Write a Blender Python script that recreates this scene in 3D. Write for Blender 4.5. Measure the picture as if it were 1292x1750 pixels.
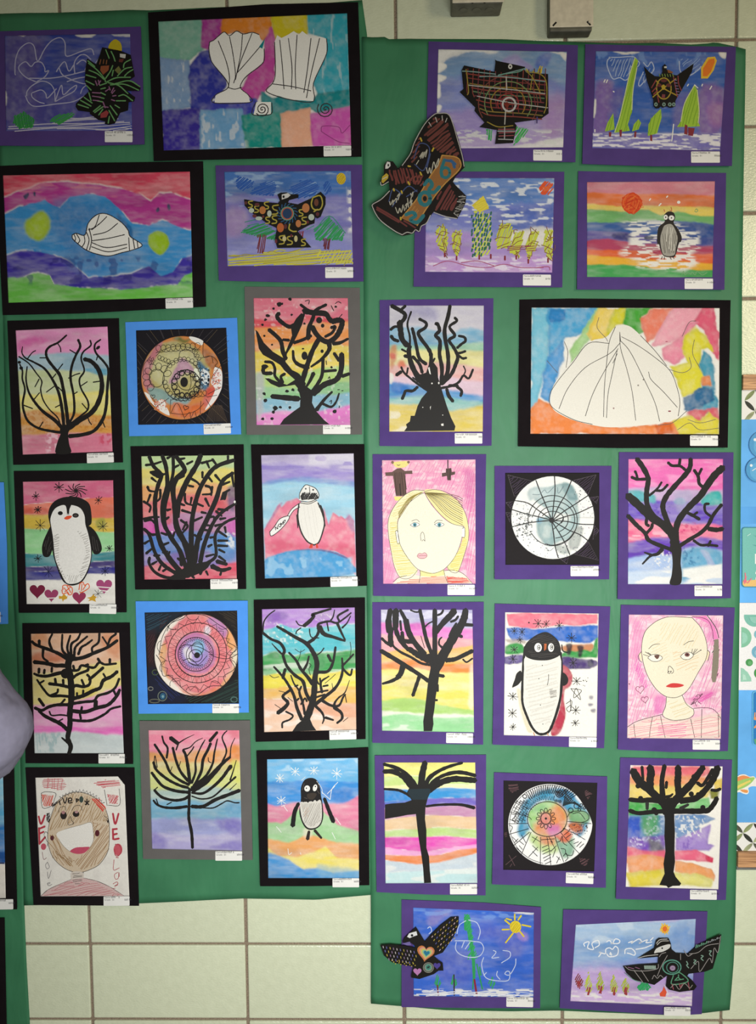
import bpy, bmesh, math, random
import numpy as np
from mathutils import Vector, Matrix
from mathutils.geometry import tessellate_polygon

for o in list(bpy.data.objects):
    bpy.data.objects.remove(o)
random.seed(4)
RNG = np.random.default_rng(11)
SC = bpy.context.scene
COL = SC.collection

# ------------------------------------------------------------------ camera
FPX, CAMX, CAMD, CAMZ = 1280.0, -0.0222, 1.8612, 1.522      # focal length (px), position; the wall is the plane y = 0
PITCH, YAW, ROLL = 0.0556, -0.0174, -0.0105
cp, sp, cy, sy, cr, sr = math.cos(PITCH), math.sin(PITCH), math.cos(YAW), math.sin(YAW), math.cos(ROLL), math.sin(ROLL)
FWD = np.array([sy*cp, cy*cp, -sp]); RT0 = np.array([cy, -sy, 0.0]); UP0 = np.cross(RT0, FWD)
RT = RT0*cr + UP0*sr; UP = -RT0*sr + UP0*cr
cam_data = bpy.data.cameras.new('camera'); cam = bpy.data.objects.new('camera', cam_data); COL.objects.link(cam)
cam_data.sensor_fit = 'HORIZONTAL'; cam_data.sensor_width = 36.0; cam_data.lens = FPX/1292*36.0
cam_data.clip_start = 0.05
m = Matrix.Identity(4)
for r in range(3):
    m[r][0], m[r][1], m[r][2] = RT[r], UP[r], -FWD[r]
m[0][3], m[1][3], m[2][3] = CAMX, -CAMD, CAMZ
cam.matrix_world = m
SC.camera = cam

# ------------------------------------------------------------------ light and exposure
world = bpy.data.worlds.new('world'); SC.world = world; world.use_nodes = True
wn = world.node_tree.nodes['Background']; wn.inputs[0].default_value = (1.0, 0.91, 0.70, 1); wn.inputs[1].default_value = 0.09

def area(name, loc, target, sx, sy_, power, col, spread=120):
    ld = bpy.data.lights.new(name, 'AREA'); ld.shape = 'RECTANGLE'; ld.size = sx; ld.size_y = sy_
    ld.energy = power; ld.color = col; ld.spread = math.radians(spread)
    ob = bpy.data.objects.new(name, ld); COL.objects.link(ob); ob.location = loc
    d = Vector(target)-Vector(loc); ob.rotation_euler = d.to_track_quat('-Z', 'Y').to_euler()
    return ob
area('window_light', (0.30, -2.3, 1.15), (0.08, 0, 0.97), 1.3, 0.9, 26, (0.98, 1.0, 0.99), 95)
area('ceiling_light', (1.95, -1.9, 2.35), (0.6, 0, 1.4), 0.5, 0.9, 9.5, (1.0, 0.84, 0.56))
vs = SC.view_settings
vs.view_transform = 'Standard'; vs.look = 'None'; vs.gamma = 1.0; vs.use_curve_mapping = False; vs.exposure = 0.0

# ------------------------------------------------------------------ helpers
def lin(h):
    if not isinstance(h, str):
        return np.array(h, float)
    h = h.lstrip('#')
    c = np.array([int(h[i:i+2], 16)/255 for i in (0, 2, 4)])
    return np.where(c <= 0.04045, c/12.92, ((c+0.055)/1.055)**2.4)

def wall_pt(px, py):
    """photo measurement -> (x, z) on the wall plane y = 0"""
    px = np.asarray(px, float); py = np.asarray(py, float)
    d = FWD + np.multiply.outer((px-646)/FPX, RT) - np.multiply.outer((py-875)/FPX, UP)
    t = CAMD/d[..., 1]
    return CAMX + d[..., 0]*t, CAMZ + d[..., 2]*t

def pts(s):
    if isinstance(s, str):
        v = [float(t) for t in s.replace(',', ' ').split()]
    else:
        v = list(s)
    return np.array(v, float).reshape(-1, 2)

def smooth(p, n=5, closed=False):
    p = np.asarray(p, float)
    if len(p) < 3:
        return p
    if closed:
        q = np.vstack([p[-1], p, p[0], p[1]])
    else:
        q = np.vstack([2*p[0]-p[1], p, 2*p[-1]-p[-2]])
    out = []
    for i in range(1, len(q)-2):
        a, b, c, d = q[i-1], q[i], q[i+1], q[i+2]
        for k in range(n):
            t = k/n
            out.append(0.5*((2*b)+(c-a)*t+(2*a-5*b+4*c-d)*t*t+(3*b-a-3*c+d)*t**3))
    if not closed:
        out.append(p[-1])
    return np.array(out)

_lat = {}
def vnoise(x, y, seed=0):
    if seed not in _lat:
        _lat[seed] = np.random.default_rng(seed).random((256, 256))
    L = _lat[seed]
    xi = np.floor(x).astype(int); yi = np.floor(y).astype(int)
    fx = x-xi; fy = y-yi
    fx = fx*fx*(3-2*fx); fy = fy*fy*(3-2*fy)
    a = L[yi % 256, xi % 256]; b = L[yi % 256, (xi+1) % 256]; c = L[(yi+1) % 256, xi % 256]; d = L[(yi+1) % 256, (xi+1) % 256]
    return (a*(1-fx)+b*fx)*(1-fy)+(c*(1-fx)+d*fx)*fy

def fbm(x, y, seed=0, oct=3):
    s = 0; a = 0.5; t = 0
    for o in range(oct):
        s = s+a*vnoise(x*2**o, y*2**o, seed+o); t += a; a *= 0.55
    return s/t

# ------------------------------------------------------------------ materials
def nodes(name):
    M = bpy.data.materials.new(name); M.use_nodes = True
    nt = M.node_tree; b = nt.nodes['Principled BSDF']
    return M, nt, b
def N(nt, t, **kw):
    n = nt.nodes.new(t)
    for k, v in kw.items():
        if k in n.inputs.keys():
            n.inputs[k].default_value = v
        else:
            setattr(n, k, v)
    return n

def mat_simple(name, col, rough=0.8, scale=60, var=0.12, bump=0.1, bscale=None, spec=0.3, metal=0.0, bdist=0.001):
    M, nt, b = nodes(name); L = nt.links.new
    tc = N(nt, 'ShaderNodeTexCoord'); no = N(nt, 'ShaderNodeTexNoise', Scale=scale, Detail=4.0)
    L(tc.outputs['Object'], no.inputs['Vector'])
    rp = N(nt, 'ShaderNodeValToRGB'); c = lin(col)
    rp.color_ramp.elements[0].color = (*(c*(1-var)), 1); rp.color_ramp.elements[1].color = (*np.minimum(c*(1+var), 1), 1)
    rp.color_ramp.elements[0].position = 0.3; rp.color_ramp.elements[1].position = 0.7
    L(no.outputs['Fac'], rp.inputs['Fac']); L(rp.outputs['Color'], b.inputs['Base Color'])
    b.inputs['Roughness'].default_value = rough; b.inputs['Metallic'].default_value = metal
    b.inputs['Specular IOR Level'].default_value = spec
    if bump:
        n2 = N(nt, 'ShaderNodeTexNoise', Scale=bscale or scale*3, Detail=3.0); L(tc.outputs['Object'], n2.inputs['Vector'])
        bp = N(nt, 'ShaderNodeBump', Strength=bump, Distance=bdist); L(n2.outputs['Fac'], bp.inputs['Height']); L(bp.outputs['Normal'], b.inputs['Normal'])
    return M

def mat_vcol(name, rough=0.75, grain=0.08, gscale=900, spec=0.2, bump=0.05):
    """colour laid on by hand (paint, ink, crayon): colour attribute times fine paper grain"""
    M, nt, b = nodes(name); L = nt.links.new
    at = N(nt, 'ShaderNodeVertexColor', layer_name='Col'); tc = N(nt, 'ShaderNodeTexCoord')
    no = N(nt, 'ShaderNodeTexNoise', Scale=gscale, Detail=2.0); L(tc.outputs['Object'], no.inputs['Vector'])
    mr = N(nt, 'ShaderNodeMapRange'); mr.inputs['From Min'].default_value = 0.3; mr.inputs['From Max'].default_value = 0.7
    mr.inputs['To Min'].default_value = 0.72*(1-grain); mr.inputs['To Max'].default_value = 0.72*(1+grain)
    L(no.outputs['Fac'], mr.inputs['Value'])
    mx = N(nt, 'ShaderNodeVectorMath', operation='SCALE'); L(at.outputs['Color'], mx.inputs[0]); L(mr.outputs['Result'], mx.inputs['Scale'])
    L(mx.outputs['Vector'], b.inputs['Base Color'])
    b.inputs['Roughness'].default_value = rough; b.inputs['Specular IOR Level'].default_value = spec
    bp = N(nt, 'ShaderNodeBump', Strength=bump, Distance=0.0005); L(no.outputs['Fac'], bp.inputs['Height']); L(bp.outputs['Normal'], b.inputs['Normal'])
    return M

MT = {
    'paint': mat_vcol('watercolour_paper'),
    'ink': mat_vcol('brush_ink', rough=0.6, grain=0.06, gscale=300, spec=0.25),
    'crayon': mat_vcol('wax_crayon', rough=0.65, grain=0.22, gscale=1500, spec=0.25),
    'cutout': mat_vcol('scratch_paper', rough=0.6, grain=0.1, spec=0.2),
    'black': mat_simple('black_construction_paper', '#161214', 0.95, 40, 0.10, 0.12, 700, 0.06),
    'purple': mat_simple('purple_construction_paper', '#4a3870', 0.9, 30, 0.07, 0.12, 700, 0.12),
    'blue': mat_simple('blue_construction_paper', '#4886d4', 0.9, 30, 0.05, 0.12, 700, 0.12),
    'grey': mat_simple('grey_construction_paper', '#5b5856', 0.9, 30, 0.05, 0.12, 700, 0.12),
    'card': mat_simple('white_card', '#d4d2cd', 0.6, 30, 0.02, 0.03, 300, 0.3),
    'type': mat_simple('printed_type', '#35343a', 0.7, 200, 0.1, 0),
}

def add_mesh(name, V, F, material, parent=None, colors=None, loc=None, smooth_shade=False):
    me = bpy.data.meshes.new(name)
    V = np.asarray(V, np.float32)
    me.from_pydata(V.tolist() if len(V) < 200000 else V.tolist(), [], F)
    if colors is not None:
        ca = me.color_attributes.new('Col', 'FLOAT_COLOR', 'POINT')
        c4 = np.ones((len(V), 4), np.float32); c4[:, :3] = colors
        ca.data.foreach_set('color', c4.ravel())
    if smooth_shade:
        me.polygons.foreach_set('use_smooth', np.ones(len(me.polygons), bool))
    me.materials.append(material); me.update()
    ob = bpy.data.objects.new(name, me); COL.objects.link(ob)
    if parent is not None:
        ob.parent = parent
    if loc is not None:
        ob.location = loc
    return ob

def grid_mesh(name, V, nx, ny, material, parent=None, colors=None, shade=True, loc=None):
    """V: (ny*nx,3) row-major, rows from top to bottom; faces look to -y"""
    me = bpy.data.meshes.new(name)
    idx = np.arange(nx*ny).reshape(ny, nx)
    q = np.stack([idx[:-1, :-1], idx[1:, :-1], idx[1:, 1:], idx[:-1, 1:]], -1).reshape(-1, 4)
    me.vertices.add(nx*ny); me.vertices.foreach_set('co', np.asarray(V, np.float32).ravel())
    me.loops.add(q.size); me.loops.foreach_set('vertex_index', q.ravel().astype(np.int32))
    me.polygons.add(len(q)); me.polygons.foreach_set('loop_start', np.arange(0, q.size, 4, dtype=np.int32))
    try:
        me.polygons.foreach_set('loop_total', np.full(len(q), 4, np.int32))
    except Exception:
        pass
    if shade:
        me.polygons.foreach_set('use_smooth', np.ones(len(q), bool))
    me.update(calc_edges=True); me.validate()
    if colors is not None:
        ca = me.color_attributes.new('Col', 'FLOAT_COLOR', 'POINT')
        c4 = np.ones((nx*ny, 4), np.float32); c4[:, :3] = colors
        ca.data.foreach_set('color', c4.ravel())
    me.materials.append(material)
    ob = bpy.data.objects.new(name, me); COL.objects.link(ob)
    if parent is not None:
        ob.parent = parent
    if loc is not None:
        ob.location = loc
    return ob

def tess(p2):
    return tessellate_polygon([[Vector((float(a), float(b), 0)) for a, b in p2]])

def orient(p2, tris):
    """make triangles face -y when p2 = (x, z)"""
    out = []
    for a, b, c in tris:
        u = p2[b]-p2[a]; v = p2[c]-p2[a]
        out.append((a, b, c) if u[0]*v[1]-u[1]*v[0] > 0 else (a, c, b))
    return out

def slab(p2, yf, yb):
    """closed sheet: polygon (x, z), front depth function/array yf, back yb (more positive = nearer the wall)"""
    p2 = np.asarray(p2); n = len(p2)
    area2 = np.sum(p2[:, 0]*np.roll(p2[:, 1], -1)-np.roll(p2[:, 0], -1)*p2[:, 1])
    if area2 < 0:
        p2 = p2[::-1]; yf = yf[::-1] if np.ndim(yf) else yf; yb = yb[::-1] if np.ndim(yb) else yb
    yf = np.broadcast_to(yf, (n,)); yb = np.broadcast_to(yb, (n,))
    V = [(p2[i, 0], yf[i], p2[i, 1]) for i in range(n)]+[(p2[i, 0], yb[i], p2[i, 1]) for i in range(n)]
    T = orient(p2, tess(p2))
    F = [list(t) for t in T]+[[a+n, c+n, b+n] for a, b, c in T]
    F += [[i, i+n, (i+1) % n+n, (i+1) % n] for i in range(n)]
    return V, F

def sdist(P, X, Y):
    """signed distance to polygon (positive inside) for arrays X, Y"""
    d = np.full(X.shape, 1e9); ins = np.zeros(X.shape, bool)
    n = len(P)
    for i in range(n):
        ax, ay = P[i]; bx, by = P[(i+1) % n]
        ex, ey = bx-ax, by-ay; l2 = ex*ex+ey*ey+1e-9
        t = np.clip(((X-ax)*ex+(Y-ay)*ey)/l2, 0, 1)
        d = np.minimum(d, (X-ax-t*ex)**2+(Y-ay-t*ey)**2)
        if by != ay:
            c = ((ay > Y) != (by > Y)) & (X < (bx-ax)*(Y-ay)/(by-ay)+ax)
            ins ^= c
    d = np.sqrt(d)
    return np.where(ins, d, -d)

def sstep(a, b, x):
    t = np.clip((x-a)/(b-a), 0, 1)
    return t*t*(3-2*t)

def tag(o, label=None, cat=None, group=None, kind=None):
    for k, v in (('label', label), ('category', cat), ('group', group), ('kind', kind)):
        if v:
            o[k] = v
    return o

def empty(name, loc):
    o = bpy.data.objects.new(name, None); COL.objects.link(o); o.location = loc; o.empty_display_size = 0.05
    return o

# small lettering shared by every name card
def text_mesh(s, size):
    cu = bpy.data.curves.new('lettering', 'FONT'); cu.body = s; cu.size = size
    ob = bpy.data.objects.new('lettering_tmp', cu); COL.objects.link(ob)
    bpy.context.view_layer.update()
    me = bpy.data.meshes.new_from_object(ob.evaluated_get(bpy.context.evaluated_depsgraph_get()))
    bpy.data.objects.remove(ob)
    V = np.array([v.co[:] for v in me.vertices]); F = [list(p.vertices) for p in me.polygons]
    bpy.data.meshes.remove(me)
    return V, F

# ------------------------------------------------------------------ the setting
def bevel_box(name, sx, sy_, sz, bev, material, seg=2):
    bm = bmesh.new(); bmesh.ops.create_cube(bm, size=1)
    for v in bm.verts:
        v.co = Vector((v.co.x*sx, v.co.y*sy_, v.co.z*sz))
    if bev:
        bmesh.ops.bevel(bm, geom=bm.edges[:], offset=bev, segments=seg, affect='EDGES', profile=0.5)
    me = bpy.data.meshes.new(name); bm.to_mesh(me); bm.free(); me.materials.append(material)
    return me

def link(name, me, parent=None, loc=(0, 0, 0)):
    o = bpy.data.objects.new(name, me); COL.objects.link(o); o.location = loc
    if parent is not None:
        o.parent = parent
    return o

# glazed block: pale green, finely orange-peeled, glossy
def tile_material():
    M, nt, b = nodes('glazed_block'); L = nt.links.new
    tc = N(nt, 'ShaderNodeTexCoord'); geo = N(nt, 'ShaderNodeNewGeometry'); oi = N(nt, 'ShaderNodeObjectInfo')
    n1 = N(nt, 'ShaderNodeTexNoise', Scale=55.0, Detail=5.0); L(geo.outputs['Position'], n1.inputs['Vector'])
    rp = N(nt, 'ShaderNodeValToRGB')
    rp.color_ramp.elements[0].color = (*lin('#c4c9ae'), 1); rp.color_ramp.elements[0].position = 0.3
    rp.color_ramp.elements[1].color = (*lin('#cbd0b5'), 1); rp.color_ramp.elements[1].position = 0.7
    L(n1.outputs['Fac'], rp.inputs['Fac'])
    hv = N(nt, 'ShaderNodeHueSaturation'); mr = N(nt, 'ShaderNodeMapRange'); mr.inputs['To Min'].default_value = 0.94; mr.inputs['To Max'].default_value = 1.05
    L(oi.outputs['Random'], mr.inputs['Value']); L(mr.outputs['Result'], hv.inputs['Value']); L(rp.outputs['Color'], hv.inputs['Color'])
    L(hv.outputs['Color'], b.inputs['Base Color'])
    b.inputs['Roughness'].default_value = 0.22; b.inputs['Specular IOR Level'].default_value = 0.5
    mp = N(nt, 'ShaderNodeMapping'); mp.inputs['Scale'].default_value = (1.0, 1.0, 1.7); mp.inputs['Rotation'].default_value = (0, 0.6, 0)
    L(geo.outputs['Position'], mp.inputs['Vector'])
    n2 = N(nt, 'ShaderNodeTexNoise', Scale=150.0, Detail=2.5); L(mp.outputs['Vector'], n2.inputs['Vector'])
    bp = N(nt, 'ShaderNodeBump', Strength=0.55, Distance=0.0016); L(n2.outputs['Fac'], bp.inputs['Height']); L(bp.outputs['Normal'], b.inputs['Normal'])
    return M
MT['tile'] = tile_material()
MT['mortar'] = mat_simple('mortar', '#8a7a69', 0.95, 260, 0.28, 0.9, 420, 0.1, bdist=0.003)
BW, BH, JOINT = 0.4064, 0.2032, 0.0076
WZ0 = 2.54                                          # height of the joint above the right-hand green sheet
wallm = bevel_box('wall_back', 3.9, 0.10, 3.0, 0, MT['mortar'])
wall = tag(link('wall_back', wallm, None, (0.25, 0.055, 1.5)), kind='structure')
block_me = bevel_box('block', BW-JOINT, 0.03, BH-JOINT, 0.003, MT['tile'])
for i in range(-4, 5):
    for j in range(-2, 13):
        z = WZ0-(j+0.5)*BH
        if z+BH/2 > 3.0 or z-BH/2 < 0:
            continue
        link('block', block_me, wall, ((i+0.5)*BW-0.25+random.uniform(-.0006, .0006), 0.015-0.055, z-1.5+random.uniform(-.0006, .0006)))
base_me = bevel_box('base_block', BW-JOINT, 0.03, BH/2-JOINT, 0.003, MT['tile'])
for i in range(-4, 5):
    link('base_block', base_me, wall, ((i+0.5)*BW-0.25, 0.015-0.055, BH/4-1.5))
MT['floor'] = mat_simple('floor_tile', '#8d877c', 0.5, 18, 0.1, 0.05, 80, 0.4)
fm = bevel_box('floor', 3.9, 5.2, 0.05, 0, MT['floor'])
tag(link('floor', fm, None, (0.25, -2.595, -0.025)), kind='structure')

# ------------------------------------------------------------------ green backing sheets
def green_material():
    M, nt, b = nodes('green_roll_paper'); L = nt.links.new
    geo = N(nt, 'ShaderNodeNewGeometry')
    n1 = N(nt, 'ShaderNodeTexNoise', Scale=7.0, Detail=4.0); L(geo.outputs['Position'], n1.inputs['Vector'])
    rp = N(nt, 'ShaderNodeValToRGB')
    rp.color_ramp.elements[0].color = (*lin('#316a49'), 1); rp.color_ramp.elements[0].position = 0.3
    rp.color_ramp.elements[1].color = (*lin('#397652'), 1); rp.color_ramp.elements[1].position = 0.7
    L(n1.outputs['Fac'], rp.inputs['Fac']); L(rp.outputs['Color'], b.inputs['Base Color'])
    b.inputs['Roughness'].default_value = 0.55; b.inputs['Specular IOR Level'].default_value = 0.35
    mp = N(nt, 'ShaderNodeMapping'); mp.inputs['Scale'].default_value = (1.0, 1.0, 0.45); L(geo.outputs['Position'], mp.inputs['Vector'])
    n2 = N(nt, 'ShaderNodeTexNoise', Scale=9.0, Detail=3.0, Distortion=0.6); L(mp.outputs['Vector'], n2.inputs['Vector'])
    bp = N(nt, 'ShaderNodeBump', Strength=0.32, Distance=0.02); L(n2.outputs['Fac'], bp.inputs['Height']); L(bp.outputs['Normal'], b.inputs['Normal'])
    return M
MT['green'] = green_material()

def interp_edge(s, v):
    p = pts(s); o = np.argsort(p[:, 1]); return np.interp(v, p[o, 1], p[o, 0])

def sheet(name, left, right, top, bottom, depth, label, seed):
    """roll paper: left/right edges x(y), top/bottom edges y(x), all in photo measure; gently rippled, 1.2 mm thick"""
    nx, ny = 70, 130
    u = np.linspace(0, 1, nx); v = np.linspace(0, 1, ny)
    T = pts(top); B = pts(bottom); Lp = pts(left); Rp = pts(right)
    def poly_at(P, t):
        d = np.r_[0, np.cumsum(np.hypot(*np.diff(P, axis=0).T))]; d /= d[-1]
        return np.stack([np.interp(t, d, P[:, 0]), np.interp(t, d, P[:, 1])], -1)
    t_, b_, l_, r_ = poly_at(T, u), poly_at(B, u), poly_at(Lp, v), poly_at(Rp, v)
    U = u[None, :, None]; V = v[:, None, None]
    S = (1-V)*t_[None]+V*b_[None]+(1-U)*l_[:, None]+U*r_[:, None] \
        - ((1-U)*(1-V)*t_[0]+U*(1-V)*t_[-1]+(1-U)*V*b_[0]+U*V*b_[-1])
    X, Z = wall_pt(S[..., 0], S[..., 1])
    rip = (fbm(S[..., 0]/120+seed, S[..., 1]/260, seed, 3)-0.5)*0.0034
    y = -(depth+0.0012)+rip
    z0 = Z.min(); xc = X.mean()
    V3 = np.stack([X-xc, y, Z-z0], -1).reshape(-1, 3)
    ob = grid_mesh(name, V3, nx, ny, MT['green'], loc=(xc, 0, z0))
    sm = ob.modifiers.new('thickness', 'SOLIDIFY'); sm.thickness = 0.0008; sm.offset = -1
    return tag(ob, label, 'paper', 'green backing sheets on the wall')

sheet('green_backing_paper', '-330 30 -320 800 -300 1760', '8 26 12 300 20 760 34 1100 42 1545 46 1650 52 1760', '-330 30 -150 28 8 26', '-300 1760 -100 1760 52 1760', 0.0012,
      'narrow green paper strip running down past the bare wall blocks', 3)
sheet('green_backing_paper', '-4 26 0 300 7 540 12 760 24 1000 31 1120 37 1320 42 1546', '619 2 628 66 632 500 634 760 638 1000 640 1280 640 1527',
      '-4 26 50 24 101 24 150 22 220 19 256 20 400 14 500 11 560 7 619 2', '42 1546 240 1542 415 1533.6 540 1536 640 1527', 0.0036,
      'green paper sheet ending above the bare wall blocks, under blue, grey and black mats', 5)
sheet('green_backing_paper', '619 66 621 300 622 500 622 760 627 1000 630 1280 634 1540 634 1712', '1272 87 1270 215 1268 330 1266 480 1265 700 1264 800 1262 1000 1260 1180 1258 1340 1256 1500 1255 1560 1252 1640 1245 1723',
      '619 66 640 67 657 66 661 70 700 69 780 69.5 860 70 920 73 1000 75 1060 77 1120 76 1180 79 1210 77 1220 75 1253 82 1272 87',
      '634 1712 700 1717 760 1722.7 870 1725 950 1724 1060 1728 1158 1732 1200 1728 1245 1723', 0.0060,
      'green paper sheet beside the bulletin board, covered mostly in purple mats', 8)
# ------------------------------------------------------------------ mounted artworks
MAT_DEPTH = 0.0105
BK = '#16120f'
NAME_V, NAME_F = text_mesh('Name:', 0.0058)
GRADE_V, GRADE_F = text_mesh('Grade:  01', 0.0058)

SPLIT = {'painted_hearts': 'painted_heart', 'ink_stars': 'ink_star', 'white_stars': 'white_star', 'crayon_trees': 'crayon_tree', 'painted_stars': 'painted_star', 'crayon_clouds': 'crayon_cloud', 'white_shells': 'white_shell',
         'crayon_feet': 'crayon_foot', 'white_splashes': 'white_splash', 'crayon_patches': 'crayon_patch', 'crayon_letters': 'crayon_letter', 'bubble_prints': 'bubble_print', 'crayon_yellow_marks': 'crayon_mark', 'crayon_snow': 'crayon_snow', 'crayon_scrawl': 'crayon_scrawl'}
STUFF = {'scratched_lines', 'paint_specks', 'white_flecks', 'ink_blots', 'crayon_hatching', 'crayon_feathers'}

class Art:
    """A mounted child's picture: mat, painting (with its drawn marks), name card, sometimes a glued-on cut-out.
    Coordinates are measured on an enlarged view 1292 wide that spans photo columns x0..x1 from row y0."""
    n = 0
    def __init__(self, name, label, crop, mat, matcol, paper, base='#f3f0e8', group=None, tilt=0.005, step=1.6, corner=None, cat='artwork', sheet_name='painting', lift=0.0):
        Art.n += 1
        self.id = Art.n
        self.x0, self.y0, self.k = crop[0], crop[1], (crop[2]-crop[0])/1292
        mp = pts(mat); mx, mz = self.w(mp)
        self.cx, self.z0 = float(mx.mean()), float(mz.min()); self.h = float(mz.max()-mz.min())
        self.tilt, self.lift = tilt, lift
        self.root = tag(empty(name, (self.cx, 0, self.z0)), label, cat, group)
        self.rng = np.random.default_rng(100+self.id)
        self.depth0 = MAT_DEPTH+lift
        self.mat = self.slab_obj('mat', mp, 0.0, 0.0014, MT[matcol])
        # painting raster
        q = pts(paper); self.q = q
        wpx = np.hypot(*(q[1]-q[0]))*self.k; hpx = np.hypot(*(q[3]-q[0]))*self.k
        self.nx, self.ny = max(int(wpx/step), 8), max(int(hpx/step), 8)
        u = np.linspace(0, 1, self.nx)[None, :, None]; v = np.linspace(0, 1, self.ny)[:, None, None]
        G = (1-v)*((1-u)*q[0]+u*q[1])+v*((1-u)*q[3]+u*q[2])
        if corner is not None:            # a corner cut off along a line
            A, Bp = pts(corner); e = (Bp-A)/np.hypot(*(Bp-A)); nn = np.array([e[1], -e[0]])
            dd = np.maximum((G-A)@nn, 0); G = G-dd[..., None]*nn
        self.X, self.Y = G[..., 0], G[..., 1]
        self.nxs = self.X*self.k; self.nys = self.Y*self.k          # photo-pixel scaled coordinates for noise
        self.C = np.ones(self.X.shape+(3,))*lin(base)
        self.base = lin(base)
        self.sheet_name = sheet_name
        self.paper = None
        self.z = 0.0006
        self.L = None
        self.on = 'paper'
    def w(self, p):
        p = np.asarray(p, float)
        return wall_pt(self.x0+p[..., 0]*self.k, self.y0+p[..., 1]*self.k)
    def loc3(self, p, off):
        X, Z = self.w(p)
        lx, lz = X-self.cx, Z-self.z0
        y = -(self.depth0+off+self.tilt*(1-lz/self.h))
        return np.stack([lx, y, lz], -1)
    def slab_obj(self, name, p, off, thick, material, parent=None, color=None):
        a = self.loc3(p, off)
        V, F = slab(a[:, [0, 2]], a[:, 1], a[:, 1]+thick)
        c = None if color is None else np.tile(lin(color), (len(V), 1))
        return add_mesh(name, V, F, material, parent or self.root, c)
    # ---- wash
    def nz(self, scale, seed=0, oct=3, ax=1.0, ay=1.0):
        return fbm(self.nxs/scale*ax+self.id*7.3, self.nys/scale*ay+self.id*3.1, seed+self.id*5 % 40, oct)
    def mix(self, col, a):
        self.C = self.C*(1-a[..., None])+lin(col)*a[..., None]
        return self
    def bands(self, rows, warp=14, soft=7, gap=0, mott=0.3):
        """rows: (colour, 'x y x y..' upper boundary or None)"""
        wv = (self.nz(26, 3)-.5)*2*warp/1
        wf = (self.nz(6, 9, 2)-.5)*warp*.5
        for col, bd in rows:
            if bd is None:
                a = np.ones(self.X.shape)
            else:
                p = pts(bd); yb = np.interp(self.X, p[:, 0], p[:, 1])+wv+wf
                if gap:
                    g = np.exp(-((self.Y-yb)/gap)**2)*sstep(.42, .6, self.nz(18, 21))
                    self.mix('#f6f2ea', g*.85)
                a = sstep(-soft, soft, self.Y-yb)
            mt = np.clip(1-mott+mott*2*(self.nz(20, 13, 3, .45, 1.5)*.65+self.nz(6, 17, 2, .4, 1.6)*.35-.1), 0.25, 1)
            c = lin(col)*mt[..., None]+self.base*(1-mt[..., None])
            dk = (self.nz(34, 31, 3, .5, 1.5)-.5)*.6
            c = np.clip(c*(1-np.maximum(dk, 0)[..., None]), 0, 1)
            self.C = self.C*(1-a[..., None])+c*a[..., None]
            wv = (self.nz(26, 3+len(bd or ''))-.5)*2*warp
        return self
    def wash(self, col, mott=0.3):
        return self.bands([(col, None)], mott=mott)
    def blob(self, poly, col, soft=8, warp=14, al=1.0, mott=0.25, curve=True, edge=0.12, grow=0):
        P = pts(poly)
        if curve and len(P) > 3:
            P = smooth(P, 3, True)
        wx = (self.nz(14, 41)-.5)*2*warp; wy = (self.nz(14, 47)-.5)*2*warp
        d = sdist(P, self.X+wx, self.Y+wy)+grow
        a = sstep(-soft, soft, d)*al
        mt = np.clip(1-mott+mott*2*(self.nz(16, 51)*.6+self.nz(6, 57, 2)*.4-.1), .2, 1)
        e = np.exp(-((d-soft)/(soft*1.2))**2)*edge
        c = (lin(col)*mt[..., None]+self.base*(1-mt[..., None]))*(1-e[..., None])
        self.C = self.C*(1-a[..., None])+c*a[..., None]
        return self
    def speck(self, poly, col, thr=.66, scale=4, al=.9, ax=1.0, ay=1.0, soft=20, oct=2):
        n = self.nz(scale, 61, oct, ax, ay)
        a = sstep(thr-.03, thr+.05, n)*al
        if poly:
            a = a*sstep(-soft, soft, sdist(pts(poly), self.X, self.Y))
        return self.mix(col, a)
    # ---- finish the wash into the sheet of paper
    def sheet(self):
        if self.paper is None:
            g = np.stack([self.X, self.Y], -1)
            V = self.loc3(g, self.z).reshape(-1, 3)
            gr = (self.nz(3, 71, 2)-.5)*.10
            c = np.clip(self.C*(1+gr[..., None]), 0, 1).reshape(-1, 3)
            self.paper = grid_mesh(self.sheet_name, V, self.nx, self.ny, MT['paint'], self.root, c, shade=False)
            self.paper['wash'] = 1; del self.paper['wash']
            sm = self.paper.modifiers.new('thickness', 'SOLIDIFY'); sm.thickness = 0.0004; sm.offset = -1
            self.z += 0.0002
        return self.paper
    # ---- drawn marks
    def layer(self, name, material='ink', col=BK, label=None):
        self.flush()
        if self.on == 'paper':
            self.sheet()
        self.L = dict(name=name, items=[], mat=material, label=label, n=0)
        self.z += 0.00006
        self.col = col
        self.wm = {'ink_tree': 1.2, 'ink_web': 1.25, 'ink_rings': 1.2, 'ink_pattern': 1.25}.get(name, 1.0)
        return self
    def piece(self):
        L = dict(self.L); c = self.col
        self.layer(L['name'], L['mat'], c, L['label'])
        return self
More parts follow.
